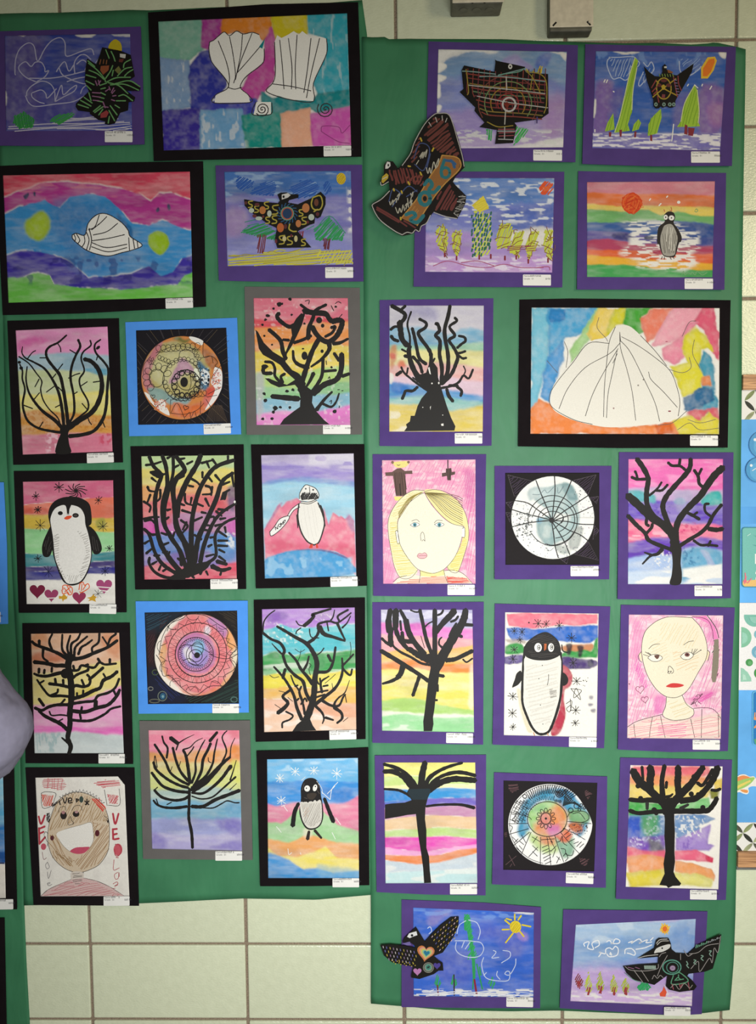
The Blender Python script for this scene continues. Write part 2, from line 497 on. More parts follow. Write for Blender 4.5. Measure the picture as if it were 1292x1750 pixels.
    def flush(self):
        L = self.L; self.L = None
        if not (L and L['items']):
            return self
        par = self.cut if self.on == 'cut' else (self.sheet() if self.on == 'paper' else self.root)
        items = L['items']; groups = [list(range(len(items)))]
        name = L['name']
        if name in SPLIT:                 # marks that stand apart become parts of their own
            name = SPLIT[name]
            bb = [(*(it[3].min(0)-4), *(it[3].max(0)+4)) for it in items]
            lab = list(range(len(items)))
            for i in range(len(items)):
                for j in range(i):
                    A, B_ = bb[i], bb[j]
                    if lab[i] != lab[j] and A[0] < B_[2] and B_[0] < A[2] and A[1] < B_[3] and B_[1] < A[3]:
                        o_, n_ = lab[i], lab[j]; lab = [n_ if q_ == o_ else q_ for q_ in lab]
            cl = {}
            for i, l in enumerate(lab):
                cl.setdefault(l, []).append(i)
            big, small = [], []
            for g in cl.values():
                P = np.vstack([items[i][3] for i in g]); dg = np.hypot(*(P.max(0)-P.min(0)))*self.k
                (big if dg >= 6 else small).append(g)
            groups = big
            if small:
                groups = big+[[i for g in small for i in g]]
        for gi, g in enumerate(groups):
            V, F, C, n0 = [], [], [], 0
            for i in g:
                v, f, c, _ = items[i]
                V.append(v); C.append(np.tile(c, (len(v), 1))); F += [[q_+n0 for q_ in fc] for fc in f]; n0 += len(v)
            o = add_mesh(name, np.vstack(V), F, MT[L['mat']], par, np.vstack(C))
            if L['label']:
                o['label'] = L['label']
            if L['name'] in STUFF or (L['name'] in SPLIT and len(groups) > 1 and gi == len(groups)-1 and small):
                o['kind'] = 'stuff'
        return self
    def _emit(self, p2, faces, col):
        L = self.L
        off = self.z+L['n']*3e-6; L['n'] += 1
        p2 = np.asarray(p2, float)
        c = lin(col or self.col)
        if self.on == 'cut' and L['mat'] == 'crayon':
            c = c*.72                     # wax over black paper
        L['items'].append((self.loc3(p2, off), faces, c, p2))
    def s(self, w, p, col=None, taper=1.0, w0=1.0, jit=0.10, sm=True, n=5):
        """brush or crayon stroke: width w, end width factor taper, start width factor w0"""
        p = pts(p)
        c = smooth(p, n) if sm else p
        if len(c) < 2:
            return self
        d = np.gradient(c, axis=0); ln = np.hypot(d[:, 0], d[:, 1])+1e-6
        nrm = np.stack([-d[:, 1], d[:, 0]], -1)/ln[:, None]
        t = np.linspace(0, 1, len(c))
        wd = w*self.wm/2*(w0+(taper-w0)*t)*(1+jit*(self.rng.random(len(c))-.5)*2)
        a = c+nrm*wd[:, None]; b = c-nrm*wd[:, None]
        # rounded ends
        t0 = d[0]/ln[0]; t1 = d[-1]/ln[-1]
        P = np.vstack([np.stack([a, b], 1).reshape(-1, 2), [c[0]-t0*wd[0]*.8], [c[-1]+t1*wd[-1]*.8]])
        F = []
        for i in range(len(c)-1):
            F.append([2*i, 2*i+2, 2*i+3, 2*i+1])
        k = 2*len(c)
        F.append([0, 1, k]); F.append([2*len(c)-1, 2*len(c)-2, k+1])
        self._emit(P, F, col)
        return self
    def ss(self, w, text, col=None, taper=1.0, w0=1.0, jit=.1):
        for line in text.split('|'):
            if line.strip():
                self.s(w, line, col, taper, w0, jit)
        return self
    def f(self, p, col=None, curve=False):
        p = pts(p)
        if curve:
            p = smooth(p, 4, True)
        T = tess(p)
        self._emit(p, [list(t) for t in orient(p*[1, -1], T)], col)
        return self
    def d(self, cx, cy, rx, ry=None, col=None, rot=0, n=18):
        ry = rx if ry is None else ry
        t = np.linspace(0, 2*np.pi, n, endpoint=False)
        x, y = rx*np.cos(t), ry*np.sin(t); cr_, sr_ = math.cos(math.radians(rot)), math.sin(math.radians(rot))
        p = np.stack([cx+x*cr_-y*sr_, cy+x*sr_+y*cr_], -1)
        self._emit(p, [list(range(n))[::-1]], col)
        return self
    def o(self, cx, cy, rx, ry=None, w=6, col=None, rot=0, a0=0, a1=360, wob=0.0):
        ry = rx if ry is None else ry
        n = max(10, int(abs(a1-a0)/14))
        t = np.radians(np.linspace(a0, a1, n))
        r = 1+wob*(self.rng.random(n)-.5)*2
        x, y = rx*np.cos(t)*r, ry*np.sin(t)*r; cr_, sr_ = math.cos(math.radians(rot)), math.sin(math.radians(rot))
        return self.s(w, np.stack([cx+x*cr_-y*sr_, cy+x*sr_+y*cr_], -1), col, n=2)
    def hatch(self, poly, col, ang=60, gap=14, w=7, jit=.5, wav=0.0):
        """crayon hatching clipped to a polygon"""
        P = pts(poly); a = math.radians(ang); dx = np.array([math.cos(a), -math.sin(a)]); nn = np.array([-dx[1], dx[0]])
        pr = P@nn
        for t in np.arange(pr.min()+gap*.4, pr.max(), gap):
            t = t+self.rng.normal()*gap*.18
            hits = []
            for i in range(len(P)):
                A, B = P[i], P[(i+1) % len(P)]; da, db = A@nn-t, B@nn-t
                if da*db < 0:
                    hits.append((A+(B-A)*da/(da-db))@dx)
            hits.sort()
            for h0, h1 in zip(hits[::2], hits[1::2]):
                ln_ = h1-h0
                if ln_ < w:
                    continue
                h0 += self.rng.random()*jit*min(gap*2, ln_*.2); h1 -= self.rng.random()*jit*min(gap*2, ln_*.2)
                k = np.linspace(h0, h1, 4)
                q = dx[None]*k[:, None]+nn[None]*(t+self.rng.normal(size=4)[:, None]*gap*(.12+wav))
                self.s(w, q, col, taper=.8, n=2)
        return self
    def loops(self, x0, y0, x1, y1, n, r, w, col=None):
        """row of curly loops"""
        t = np.linspace(0, 1, n*9); ph = t*n*2*np.pi
        p = np.stack([x0+(x1-x0)*t+r*np.sin(ph), y0+(y1-y0)*t+r*np.cos(ph)], -1)
        return self.s(w, p, col, n=1)
    def zig(self, p, n, amp, w, col=None):
        p = smooth(pts(p), 8); d = np.r_[0, np.cumsum(np.hypot(*np.diff(p, axis=0).T))]; t = np.linspace(0, d[-1], n*2+1)
        q = np.stack([np.interp(t, d, p[:, 0]), np.interp(t, d, p[:, 1])], -1)
        g = np.gradient(q, axis=0); g /= np.hypot(g[:, 0], g[:, 1])[:, None]+1e-6
        q += np.stack([-g[:, 1], g[:, 0]], -1)*(amp*np.where(np.arange(len(q)) % 2, 1, -1)*(.8+.4*self.rng.random(len(q))))[:, None]
        return self.s(w, q, col, sm=False)
    def star(self, cx, cy, r, w, col=None, n=4, rot=0):
        for i in range(n):
            a = math.radians(rot+180*i/n)+self.rng.normal()*.08; l = r*(.8+.4*self.rng.random())
            self.s(w, [cx-l*math.cos(a), cy-l*math.sin(a), cx+l*math.cos(a), cy+l*math.sin(a)], col, taper=.7)
        return self
    def heart(self, cx, cy, r, col=None, w=0, rot=0):
        t = np.linspace(0, 2*np.pi, 26, endpoint=False)
        x = r*(16*np.sin(t)**3)/16; y = -r*(13*np.cos(t)-5*np.cos(2*t)-2*np.cos(3*t)-np.cos(4*t))/16
        a = math.radians(rot)
        p = np.stack([cx+x*math.cos(a)-y*math.sin(a), cy+x*math.sin(a)+y*math.cos(a)], -1)
        if w:
            return self.s(w, np.vstack([p, p[:1]]), col, n=1)
        self._emit(p, [[i, (i+1) % 26, 26] for i in range(26)][::-1] if False else [list(t_) for t_ in orient(p*[1, -1], tess(p))], col)
        return self
    def spiral(self, cx, cy, r, turns, w, col=None, ph=0):
        t = np.linspace(0, 1, int(turns*12)+2); a = t*turns*2*np.pi+ph
        return self.s(w, np.stack([cx+r*t*np.cos(a), cy+r*t*np.sin(a)], -1), col, n=1)
    # ---- glued-on cut-out
    def cutout(self, name, poly, col='#15120f', label=None, gap=0.004):
        self.flush(); self.sheet()
        self.z += gap
        self.on = 'cut'
        self.cut = self.slab_obj(name, pts(poly), self.z, 0.0008, MT['cutout'], self.root, col)
        if label:
            self.cut['label'] = label
        self.z += 0.0001
        return self
    def disc(self, cx, cy, rx, ry, base, label, polys, soft=16, warp=16, shape=None, rim=True):
        """round painted paper: a polar sheet washed like the paintings, glued on the square"""
        self.flush(); self.sheet(); self.on = 'cut'
        nr, nt = 56, 150
        R_ = np.linspace(0, 1, nr)[:, None]; T_ = np.linspace(0, 2*np.pi, nt)[None, :]
        sh = np.ones(nt)
        if shape:
            P = np.array(shape, float).reshape(-1, 2); sh = np.interp(np.degrees(T_[0]), P[:, 0], P[:, 1])
        keep = (self.X, self.Y, self.nxs, self.nys, self.C, self.base)
        self.X = cx+rx*R_*np.cos(T_)*sh; self.Y = cy+ry*R_*np.sin(T_)*sh
        self.nxs, self.nys = self.X*self.k, self.Y*self.k
        self.base = lin('#f3efe8'); self.C = np.ones(self.X.shape+(3,))*lin(base)
        for q_ in polys:
            if q_[0] == 'speck':
                self.speck(*q_[1:])
            else:
                self.blob(q_[0], q_[1], q_[2] if len(q_) > 2 else soft, warp, 1, .3)
        gr = (self.nz(3, 71, 2)-.5)*.12
        c = np.clip(self.C*(1+gr[..., None]), 0, 1).reshape(-1, 3)
        self.z += .0006
        V = self.loc3(np.stack([self.X, self.Y], -1), self.z).reshape(-1, 3)
        self.cut = grid_mesh('painted_disc', V[::-1] if False else V, nt, nr, MT['paint'], self.root, c, shade=False)
        sm = self.cut.modifiers.new('thickness', 'SOLIDIFY'); sm.thickness = 0.0004; sm.offset = 1
        self.cut['label'] = label
        self.X, self.Y, self.nxs, self.nys, self.C, self.base = keep
        self.z += .0005
        return self
    # ---- printed card
    def card(self, x0, y0, x1, y1, rot=None, r=7):
        self.flush(); self.sheet()
        b = self.q[2]-self.q[3]
        a = math.atan2(b[1], b[0]) if rot is None else math.radians(rot)
        ca, sa = math.cos(a), math.sin(a); c = np.array([(x0+x1)/2, (y0+y1)/2]); hw, hh = (x1-x0)/2, (y1-y0)/2
        r = min(r, 1.3/self.k); P = []
        for sx, sy_, st in ((1, 1, 0), (-1, 1, 90), (-1, -1, 180), (1, -1, 270)):
            for k in range(4):
                t = math.radians(st+k*30); P.append([sx*(hw-r)+r*math.cos(t), sy_*(hh-r)+r*math.sin(t)])
        Rm = np.array([[ca, sa], [-sa, ca]])
        P = np.array(P)@Rm+c
        zc = max(self.z, 0.0012) if self.on == 'paper' else 0.0014
        o = self.slab_obj('name_card', P, zc, 0.0004, MT['card'])
        # printed lines
        V, F = [], []
        def put(q, faces):
            n0 = len(V); V.extend(self.loc3(np.asarray(q)@Rm+c, zc+0.00006).tolist()); F.extend([[i+n0 for i in f] for f in faces])
        pxm = 0.00145*self.k          # metres per view unit
        for tv, tf, ox, oy in ((NAME_V, NAME_F, -hw*.94, -hh*.62), (GRADE_V, GRADE_F, -hw*.94, -hh*.10)):
            q = np.stack([ox+tv[:, 0]/pxm, oy-tv[:, 1]/pxm], -1); put(q, tf)
        ln = .0042/pxm
        def marks(x, y, nn):
            for i in range(nn):
                if self.rng.random() < .12:
                    x += ln*.5; continue
                k = self.rng.integers(0, 3); w_ = ln*.5
                put([[x, y], [x+ln*.18, y], [x+ln*.18, y-ln], [x, y-ln]], [[0, 1, 2, 3]])
                yy = y-ln*(.0, .45, .85)[k]
                put([[x, yy], [x+w_, yy], [x+w_, yy-ln*.17], [x, yy-ln*.17]], [[0, 1, 2, 3]])
                if k != 1:
                    put([[x+w_*.75, y], [x+w_, y], [x+w_, y-ln*.9], [x+w_*.75, y-ln*.9]], [[0, 1, 2, 3]])
                x += ln*.72
        marks(-hw*.48, -hh*.62, int(self.rng.integers(9, 14)))
        marks(hw*.62, -hh*.10, 6)
        add_mesh('lettering', V, F, MT['type'], o)
        return self
    def done(self):
        self.flush(); self.sheet()
        return self.root
WH = '#f4f1ea'
G_EAGLE = 'eagle collages on the wall'; G_TREE = 'tree paintings on the wall'; G_PENG = 'penguin paintings on the wall'
G_SHELL = 'shell paintings on the wall'; G_DISC = 'round pattern drawings on the wall'; G_FACE = 'portrait drawings on the wall'

# 1 ---- eagle, top left corner of the display
a = Art('eagle_collage', 'purple-mounted eagle collage with black green-striped cut-out bird and white looping clouds', (0, 40, 260),
        '-45 90 600 72 1208 48 1228 500 1245 1050 650 1066 -20 1060', 'purple', '60 128 1118 110 1140 932 78 938', group=G_EAGLE)
a.wash('#3d4ca8', .22).blob('60 130 400 120 330 500 380 700 300 930 70 935', '#66589f', 60, 40, .8).blob('500 600 800 640 1000 750 900 900 300 900 350 700', '#5c54a2', 70, 40, .7)
a.blob('660 118 830 112 800 140 700 138', WH, 5, 10).blob('960 118 1115 112 1110 135 1000 130', WH, 5, 10, .8).blob('60 600 85 620 80 720 66 700', WH, 6, 8)
a.blob('170 126 240 124 220 138', WH, 5, 6)
a.layer('crayon_clouds', 'crayon', '#b9b6d2')
a.ss(9, '155 462 150 440 155 330 190 240 260 190 310 220 340 345 400 240 460 170 530 145 570 190 575 290 610 300 700 265 790 240 815 290|330 522 240 480 185 420 190 380 240 350 285 390 320 355 370 355 400 400 405 435 435 425 400 480 330 522|270 490 450 490 600 465 740 430|500 435 520 400 570 350 605 430 650 370|520 400 550 460 620 500 700 530 750 540|655 450 650 360 690 300 740 290 790 330|670 370 720 335 760 370 740 420|250 640 255 600 300 550 380 515 450 540 485 600 490 690|240 640 270 700 330 730 490 710 640 690 740 640|295 615 370 590 410 620 425 660 500 580|290 620 300 655 350 690 400 705|490 690 520 600 545 550 560 630 620 580 670 550 650 600 560 650 490 690|590 520 660 495 740 480|705 620 720 580 750 550|830 360 860 320 880 300')
a.layer('crayon_ground', 'crayon', '#c9c4d4').hatch('80 930 90 895 400 880 620 830 820 815 1000 830 1138 870 1138 930', '#c9c4d4', 3, 15, 9, wav=.3)
a.layer('crayon_bush', 'crayon', '#3d9a4a')
a.hatch('140 870 150 810 230 770 320 840 300 910 190 920', '#3f9c4c', 55, 13, 13).hatch('140 870 150 810 230 770 320 840 300 910 190 920', '#2f8a44', 100, 18, 10).piece().hatch('440 860 500 800 660 780 640 830 520 885', '#3f9c4c', 30, 13, 13)
a.layer('crayon_sun', 'crayon', '#c9b21e').f('940 215 960 180 1000 160 1045 200 1040 275 945 240', '#cdb822', True)
a.cutout('cutout_eagle', '890 235 1045 265 1130 300 1165 480 1120 515 1215 580 1205 605 1100 605 1170 660 1160 695 1115 700 1110 770 1045 790 1000 880 950 892 915 885 920 865 860 850 790 800 790 785 690 770 670 740 675 710 780 610 745 520 750 420 765 330 840 380 870 300', label='black cut-out eagle with green stripes')
a.layer('crayon_stripes', 'crayon', '#7fbf75')
a.ss(10, '920 255 950 330|965 270 985 310 1000 355|775 370 850 430 910 500 920 530|780 430 850 460 910 510|755 470 840 495|755 520 825 555|770 350 830 400|920 500 960 440 980 390|975 480 985 430|930 530 1010 495 1130 490|960 555 1080 550 1200 600|1000 545 1120 520 1210 570|1020 480 1080 420 1140 405|1070 410 1080 370 1130 340|1080 480 1110 450 1150 425|940 535 1030 560 1110 630|1030 650 1080 640 1150 690|1010 690 1090 690|780 620 800 690|690 720 780 750|710 685 800 735|740 660 810 710|820 780 880 730|830 790 900 740|865 810 900 760|950 770 1000 860|960 730 1020 810|955 820 945 880|1000 725 1040 750|870 560 930 540|880 590 920 580|880 620 920 640|870 660 910 670|850 690 900 700|760 560 800 600')
a.ss(9, '835 520 850 560|860 515 870 555|880 520 860 550|810 620 880 625|810 650 880 660|815 685 870 690|920 610 950 590|950 570 960 600|990 580 970 620|1000 600 975 630|980 650 1010 645|970 680 1000 690|900 700 920 750|905 740 945 745', '#b277a0')
a.ss(8, '880 340 870 380|905 340 900 375|930 345 925 380', '#a0633a')
a.f('880 395 950 390 945 430 900 470 875 430', '#b0603a').f('880 800 930 770 950 790 930 830 880 835', '#b54a4a').f('995 430 1030 395 1052 430 1030 465', '#8a8a4a')
a.f('1040 290 1090 295 1085 330 1040 320', WH).f('1035 335 1075 335 1060 365 1030 360', '#7a3a30')
a.card(912, 940, 1145, 1034, rot=0); a.done()

# 2 ---- shells, top
a = Art('shell_painting', 'black-mounted painting of two white fan shells over bright colour blocks', (250, 0, 630),
        '18 88 400 62 700 40 1232 28 1245 400 1252 925 700 935 55 950', 'black', '78 142 1168 94 1192 860 112 890', group=G_SHELL)
B = a.blob
for poly, c in (('80 140 335 105 335 300 260 360 90 360', '#7fb8a2'), ('90 360 255 370 265 640 95 665', '#86a5cc'), ('935 95 1168 94 1178 540 1000 560 975 480 1050 330 1045 230 930 200', '#35adc0'),
                ('265 400 330 320 365 310 470 500 450 560 390 590 380 620 340 650 270 650', '#3036a0'), ('338 110 470 100 430 220 420 260 370 300 335 290', '#b23c9c'), ('465 102 722 96 728 200 690 250 600 210 530 200 445 215 440 180', '#ec8c2c'),
                ('728 98 935 95 935 210 860 205 790 240 750 240', '#dcca22'), ('728 180 745 230 752 470 700 540 640 595 560 545 600 450 685 380 700 250', '#cd4ca4'), ('680 560 740 585 970 600 1000 560 1180 540 1186 640 1000 665 960 650 830 670 720 690 680 690', '#138b90'),
                ('390 615 640 590 640 690 340 665', '#3e43ae'), ('100 665 322 655 325 888 112 890', '#3b2c9a'), ('328 660 560 650 595 872 325 884', '#72a8d4'), ('563 690 780 670 797 867 592 872', '#109488'), ('792 680 955 645 968 862 800 867', '#f4b493'), ('965 680 1187 640 1191 862 972 864', '#d45ab4')):
    B(poly, c, 6, 11, 1, .25, False, grow=7)
a.speck('90 360 260 370 265 640 95 665', WH, .68, 9, .5, 2, .5).speck('328 660 560 650 595 872 325 884', WH, .66, 9, .5, 1.5, .6).speck('940 100 1168 94 1178 540 1000 560', WH, .72, 10, .35, 2, .4)
a.layer('white_shells', 'paint', WH)
a.f('375 262 400 250 425 228 460 203 490 225 530 198 570 215 620 205 660 218 690 300 685 380 600 450 565 490 555 530 600 570 610 612 405 615 410 570 480 530 470 480 390 380 372 310', '#fbf8f0')
a.f('750 262 765 222 790 238 830 218 860 198 890 218 910 198 960 238 1010 230 1050 242 1050 330 975 500 975 605 840 596 705 550 740 500 755 440', '#fbf8f0').f('645 610 730 610 730 680 630 685', '#fbf8f0').f('660 290 700 235 695 240 680 300', '#138b90')
a.layer('pencil_lines', 'ink', '#3a3436')
a.ss(5, '375 262 372 310 390 380 470 480 480 530 410 570 405 615 610 612 600 570 555 530 565 490 600 450 685 380 690 300|425 255 470 370 490 460 485 525|490 230 510 330 525 450 515 500|565 215 555 330 525 480|620 210 560 360 535 440|665 290 580 390 535 440|375 262 400 250 425 228 460 203 490 225 530 198 570 215 620 205 660 218|750 262 755 440 740 500 705 550 840 596 975 605 975 500 1050 330 1050 242|780 250 795 400 805 535|830 240 850 400 848 535|880 220 870 400 873 535|960 240 940 420 920 555|1010 240 960 450 935 585|480 525 520 535 560 525|740 505 850 520 960 545|645 610 625 650 630 685 730 680 735 615')
a.spiral(680, 652, 42, 2.4, 6).spiral(1045, 652, 50, 2.6, 6).ss(4, '1020 780 1030 750 1120 755 1140 790 1185 745|1020 780 1050 800 1120 840 1185 850', '#9a3a80')
a.card(1034, 864, 1193, 924, rot=-1); a.done()

# 3 ---- conch in the sea
a = Art('shell_painting', 'black-mounted painting of a white conch shell in blue water over green waves', (0, 270, 370),
        '0 58 450 40 1218 30 1238 895 500 935 35 945 10 500', 'black', '32 115 1140 92 1160 838 70 872', group=G_SHELL)
a.bands([('#de4a64', None), ('#bf3b95', '32 250 110 215 250 165 400 150 550 165 700 190 850 225 910 270 960 220 1040 215 1150 260'),
         ('#3f96d6', '40 355 130 300 280 265 370 310 430 240 540 225 640 240 720 310 800 400 900 410 980 385 1140 440'),
         ('#4233a8', '50 590 140 560 260 570 380 600 460 650 540 725 700 715 800 700 900 655 970 715 1040 690 1100 610 1160 590'),
         ('#70c64e', '60 725 160 720 240 690 310 705 340 765 540 785 740 795 950 775 1070 765 1110 710 1160 690')], 10, 6, gap=7, mott=.32)
a.blob('320 300 480 250 700 330 760 600 550 700 380 560', '#2f7fc8', 60, 30, .6, .3).blob('720 340 790 420 800 480 770 470 720 380', '#1f6fb0', 10, 8, .9)
a.blob('165 440 175 380 270 325 318 390 300 460 250 508 190 485', '#b4d038', 12, 8, 1, .25).blob('897 480 950 448 1008 475 1017 540 965 590 908 545', '#a2c824', 6, 6, 1, .25)
for p in ('155 235 185 220 182 245 165 258', '212 215 225 210 225 240 214 235', '940 320 955 305 960 325 945 333', '1006 295 1018 285 1028 310 1016 325'):
    a.blob(p, '#201a60', 4, 3)
a.speck('32 115 1140 92 1150 250 40 240', '#f09aa0', .64, 14, .4, .5, 2).speck('60 600 1160 600 1160 760 60 760', '#241a78', .66, 14, .5)
a.layer('white_shell', 'paint', WH).f('445 470 470 460 520 470 540 400 590 350 650 345 730 390 775 440 790 480 860 530 800 560 740 575 660 595 580 580 530 560 500 540 450 495', '#fbf8f0', True)
a.layer('pencil_lines', 'ink', '#2e292c')
a.ss(5.5, '445 470 470 460 520 470 540 400 590 350 650 345 730 390 775 440 790 480 860 530 800 560 740 575 660 595 580 580 530 560 500 540 450 495 445 470|545 430 560 500 548 560|530 455 545 500 530 560|515 470 520 510 505 540|470 462 490 500 480 520|560 440 610 400 650 360|570 470 650 450 715 400|560 505 660 490 755 468|560 515 650 545 770 525|560 540 660 570 770 545|780 485 785 560|805 490 815 550|830 505 835 545|540 440 580 420 605 350|455 465 465 490 460 510')
a.card(1000, 845, 1162, 905); a.done()

# 4 ---- eagle with S-marks
a = Art('eagle_collage', 'purple-mounted eagle collage with dotted black bird flying over two green crayon trees', (360, 270, 630),
        '48 75 1240 70 1252 1022 650 1030 78 1015', 'purple', '120 128 1148 120 1165 885 148 898', group=G_EAGLE)
a.bands([('#4a78be', None), ('#7f7cc0', '120 330 400 300 800 340 1150 320'), ('#8f90cc', '120 640 1160 620')], 30, 30, mott=.3)
a.blob('130 450 280 430 330 560 250 650 140 640', '#b092c4', 40, 20, .8).speck('120 125 1150 120 1150 420 120 420', '#a9c4de', .62, 12, .55, .4, 2).speck('1120 120 1150 120 1160 620 1130 620', WH, .45, 8, .9)
a.layer('crayon_cloud', 'crayon', '#2a57a8')
a.hatch('210 220 230 165 300 175 330 190 360 200 350 250 260 285 220 260', '#2c5aac', 40, 12, 10).piece().hatch('320 310 370 250 450 215 540 205 545 270 520 325', '#2c5aac', 20, 12, 10).piece().hatch('640 270 740 200 830 190 900 250 860 320 720 350 670 300', '#2c5aac', 25, 13, 10).piece().hatch('920 220 970 200 1000 280 940 320', '#2c5aac', 60, 12, 9)
a.layer('crayon_sun', 'crayon', '#d8b928').d(1070, 185, 38, 48, '#d9bb2a').hatch('1032 160 1070 135 1108 170 1100 220 1060 232 1035 210', '#b8941c', 50, 13, 5)
a.layer('crayon_tree', 'crayon', '#2f9058')
T1 = '250 625 330 590 400 560 440 545 520 590 545 620 540 690 400 660'; T2 = '850 600 975 490 1100 630 1080 690 850 690'
a.hatch(T1, '#3f9a68', 25, 15, 10).hatch(T1, '#2f8f50', 20, 24, 13).ss(7, '290 540 390 515|310 570 400 550|270 610 330 570', '#3f8f78').hatch('395 640 470 640 450 795 390 800', '#7a2f35', 80, 13, 9)
a.piece().hatch(T2, '#3f9a68', 45, 15, 10).hatch(T2, '#2d9a50', 50, 26, 14).ss(7, '850 620 975 490 1105 630|790 600 850 570', '#3f8f78').hatch('925 670 988 670 970 765 930 765', '#6e2830', 80, 11, 9)
a.layer('crayon_trunk', 'crayon', '#8a3540').hatch('725 615 770 610 765 670 740 650', '#8a3540', 80, 12, 8)
a.layer('crayon_ground', 'crayon', '#c8bf46')
GR = '160 820 420 800 560 770 860 770 1160 765 1165 880 600 890 350 890 150 885'
a.hatch(GR, '#cdc64a', 5, 12, 11, wav=.3).hatch(GR, '#a89a3c', 8, 30, 6, wav=.4).hatch('860 770 1160 765 1165 880 900 885', '#d6d052', 60, 22, 8)
a.cutout('cutout_eagle', '285 358 400 378 560 390 575 370 555 320 580 305 630 303 665 318 725 318 725 345 650 365 640 385 720 400 830 350 905 297 945 340 945 400 905 500 880 515 860 505 855 555 820 565 735 610 720 620 830 750 555 755 535 690 550 600 545 590 480 560 330 455 290 410', label='black cut-out eagle dotted with coloured S-marks')
a.layer('crayon_marks', 'crayon', '#c9b84a')
a.f('590 320 640 308 662 325 640 345 590 362', WH).d(605, 338, 9, 11, '#111111')
for x, y, s in ((335, 400, 1), (385, 440, 1), (465, 410, 1.1), (535, 445, 1.4), (475, 530, 1), (530, 525, 1.2), (770, 535, 1.1), (745, 470, 1), (590, 690, 1.3), (655, 695, 1.3), (765, 710, 1)):
    a.s(10, [x+20*s, y-28*s, x-12*s, y-22*s, x-8*s, y-4*s, x+14*s, y+6*s, x+12*s, y+22*s, x-16*s, y+26*s])
a.ss(11, '655 560 650 600 680 620 710 620|840 345 900 330 920 390 900 440 850 440 830 400 840 350|850 460 880 440')
for x, y, rx, ry, c in ((435, 448, 26, 32, '#d98a4a'), (785, 430, 30, 38, '#d98a52'), (725, 557, 22, 30, '#d98a52'), (580, 590, 28, 38, '#d9743a'), (345, 450, 22, 20, '#d7e2cf'), (490, 475, 18, 26, '#d7e2cf'), (405, 515, 28, 16, '#d7e2cf'), (830, 505, 24, 26, '#d7e2cf'), (705, 680, 14, 26, '#e4d79a'), (612, 680, 16, 22, '#e4d79a'), (390, 402, 20, 14, '#6e3436'), (370, 495, 16, 14, '#7a3a3c'), (880, 480, 14, 16, '#6e3436'), (620, 580, 14, 20, '#6a3434'), (300, 388, 12, 14, '#6e3a34'), (545, 700, 10, 18, '#7a3038'), (440, 500, 10, 10, '#7a3a38'), (800, 545, 10, 12, '#7a3038'), (668, 655, 10, 12, '#7a3038'), (870, 385, 18, 30, '#7e4a34')):
    a.d(x, y, rx, ry, c)
for i in range(16):
    t = i/16*6.283; a.s(9, [635+62*math.cos(t), 475+62*math.sin(t), 635+84*math.cos(t+.25), 475+84*math.sin(t+.25)], '#2f5f8a')
a.d(635, 475, 56, 58, '#6fb09a').d(635, 475, 49, 51, '#c9684a').d(635, 475, 38, 42, '#28466e')
a.card(942, 908, 1168, 995, rot=-.5); a.done()

# 5 ---- eagle with criss-cross lines
a = Art('eagle_collage', 'purple-mounted eagle collage with big black bird criss-crossed by rainbow lines, white ring inside', (720, 60, 990),
        '58 72 650 88 1272 102 1248 1060 700 1055 35 1050', 'purple', '137 137 1180 158 1148 940 115 950', group=G_EAGLE)
a.bands([('#7fa0c8', None), ('#8590cc', '120 400 600 330 1180 420'), ('#a08fc8', '120 640 1180 560'), ('#b39fcc', '120 830 1180 820')], 40, 40, mott=.35)
a.blob('640 240 760 185 850 240 900 300 700 300', '#a79ccf', 14, 14, .9).blob('960 190 1050 165 1050 240 980 300 920 270', '#5f78c4', 14, 12, .9).blob('980 560 1150 500 1140 800 1000 840', '#b98fc4', 40, 20, .6)
a.blob('137 140 600 148 560 170 330 175 140 260', WH, 10, 20, .9).blob('1050 160 1178 160 1170 230 1120 175', WH, 8, 12).blob('130 240 200 260 190 300 130 330', WH, 5, 12).blob('128 340 200 360 190 390 128 410', WH, 5, 12).blob('125 420 155 430 155 530 122 530', WH, 4, 8).blob('122 600 160 600 140 660 120 670', WH, 4, 8).blob('290 930 700 940 1148 860 1148 940 600 952', WH, 10, 18, .8)
a.speck('260 800 560 800 560 900 260 900', '#dfe0da', .5, 5, .8, .4, 2).speck('800 800 1148 800 1148 935 800 935', '#dfe0da', .52, 8, .8, .5, 2)
a.layer('crayon_grass', 'crayon', '#3aa44e').hatch('525 790 575 790 570 890 540 885', '#3aa850', 85, 10, 9).piece().hatch('770 770 870 790 830 850 745 930', '#3fae52', 55, 11, 9)
a.layer('crayon_yellow_marks', 'crayon', '#d8c032').ss(9, '945 330 965 275|960 335 980 280|975 300 970 335|850 300 870 330|905 315 915 335')
a.cutout('cutout_eagle', '595 230 610 240 840 290 830 310 850 340 1025 348 1028 670 965 715 750 745 770 770 740 910 595 918 610 805 470 780 510 745 430 650 435 620 310 495 340 470 325 320 345 278 590 330 600 255', label='black cut-out eagle criss-crossed with crayon lines')
a.layer('crayon_lines', 'crayon', '#a04a42')
CC = ['#a8483c', '#8a3a38', '#9a8440', '#a04a40', '#6f9068', '#8a3e48']
ys = [385, 420, 465, 500, 530, 565, 600, 635, 670, 700]
for i, y in enumerate(ys):
    a.s(9, [360+i*14, y-40, 560, y-14, 800, y, 1010-i*4, y+18], CC[i % 6])
for i in range(15):
    x = 375+i*45
    a.s(7, [x, 305+max(0, 40-abs(i-7)*9), x-8, 480, x+6, 690-abs(i-8)*22], CC[(i*2+1) % 6])
for r_, c in ((60, '#a03a40'), (85, '#b03a3a'), (140, '#a8862e'), (190, '#7f9a60'), (240, '#8a4a40')):
    a.o(700, 590, r_, r_*.95, 8, c, a0=150, a1=395)
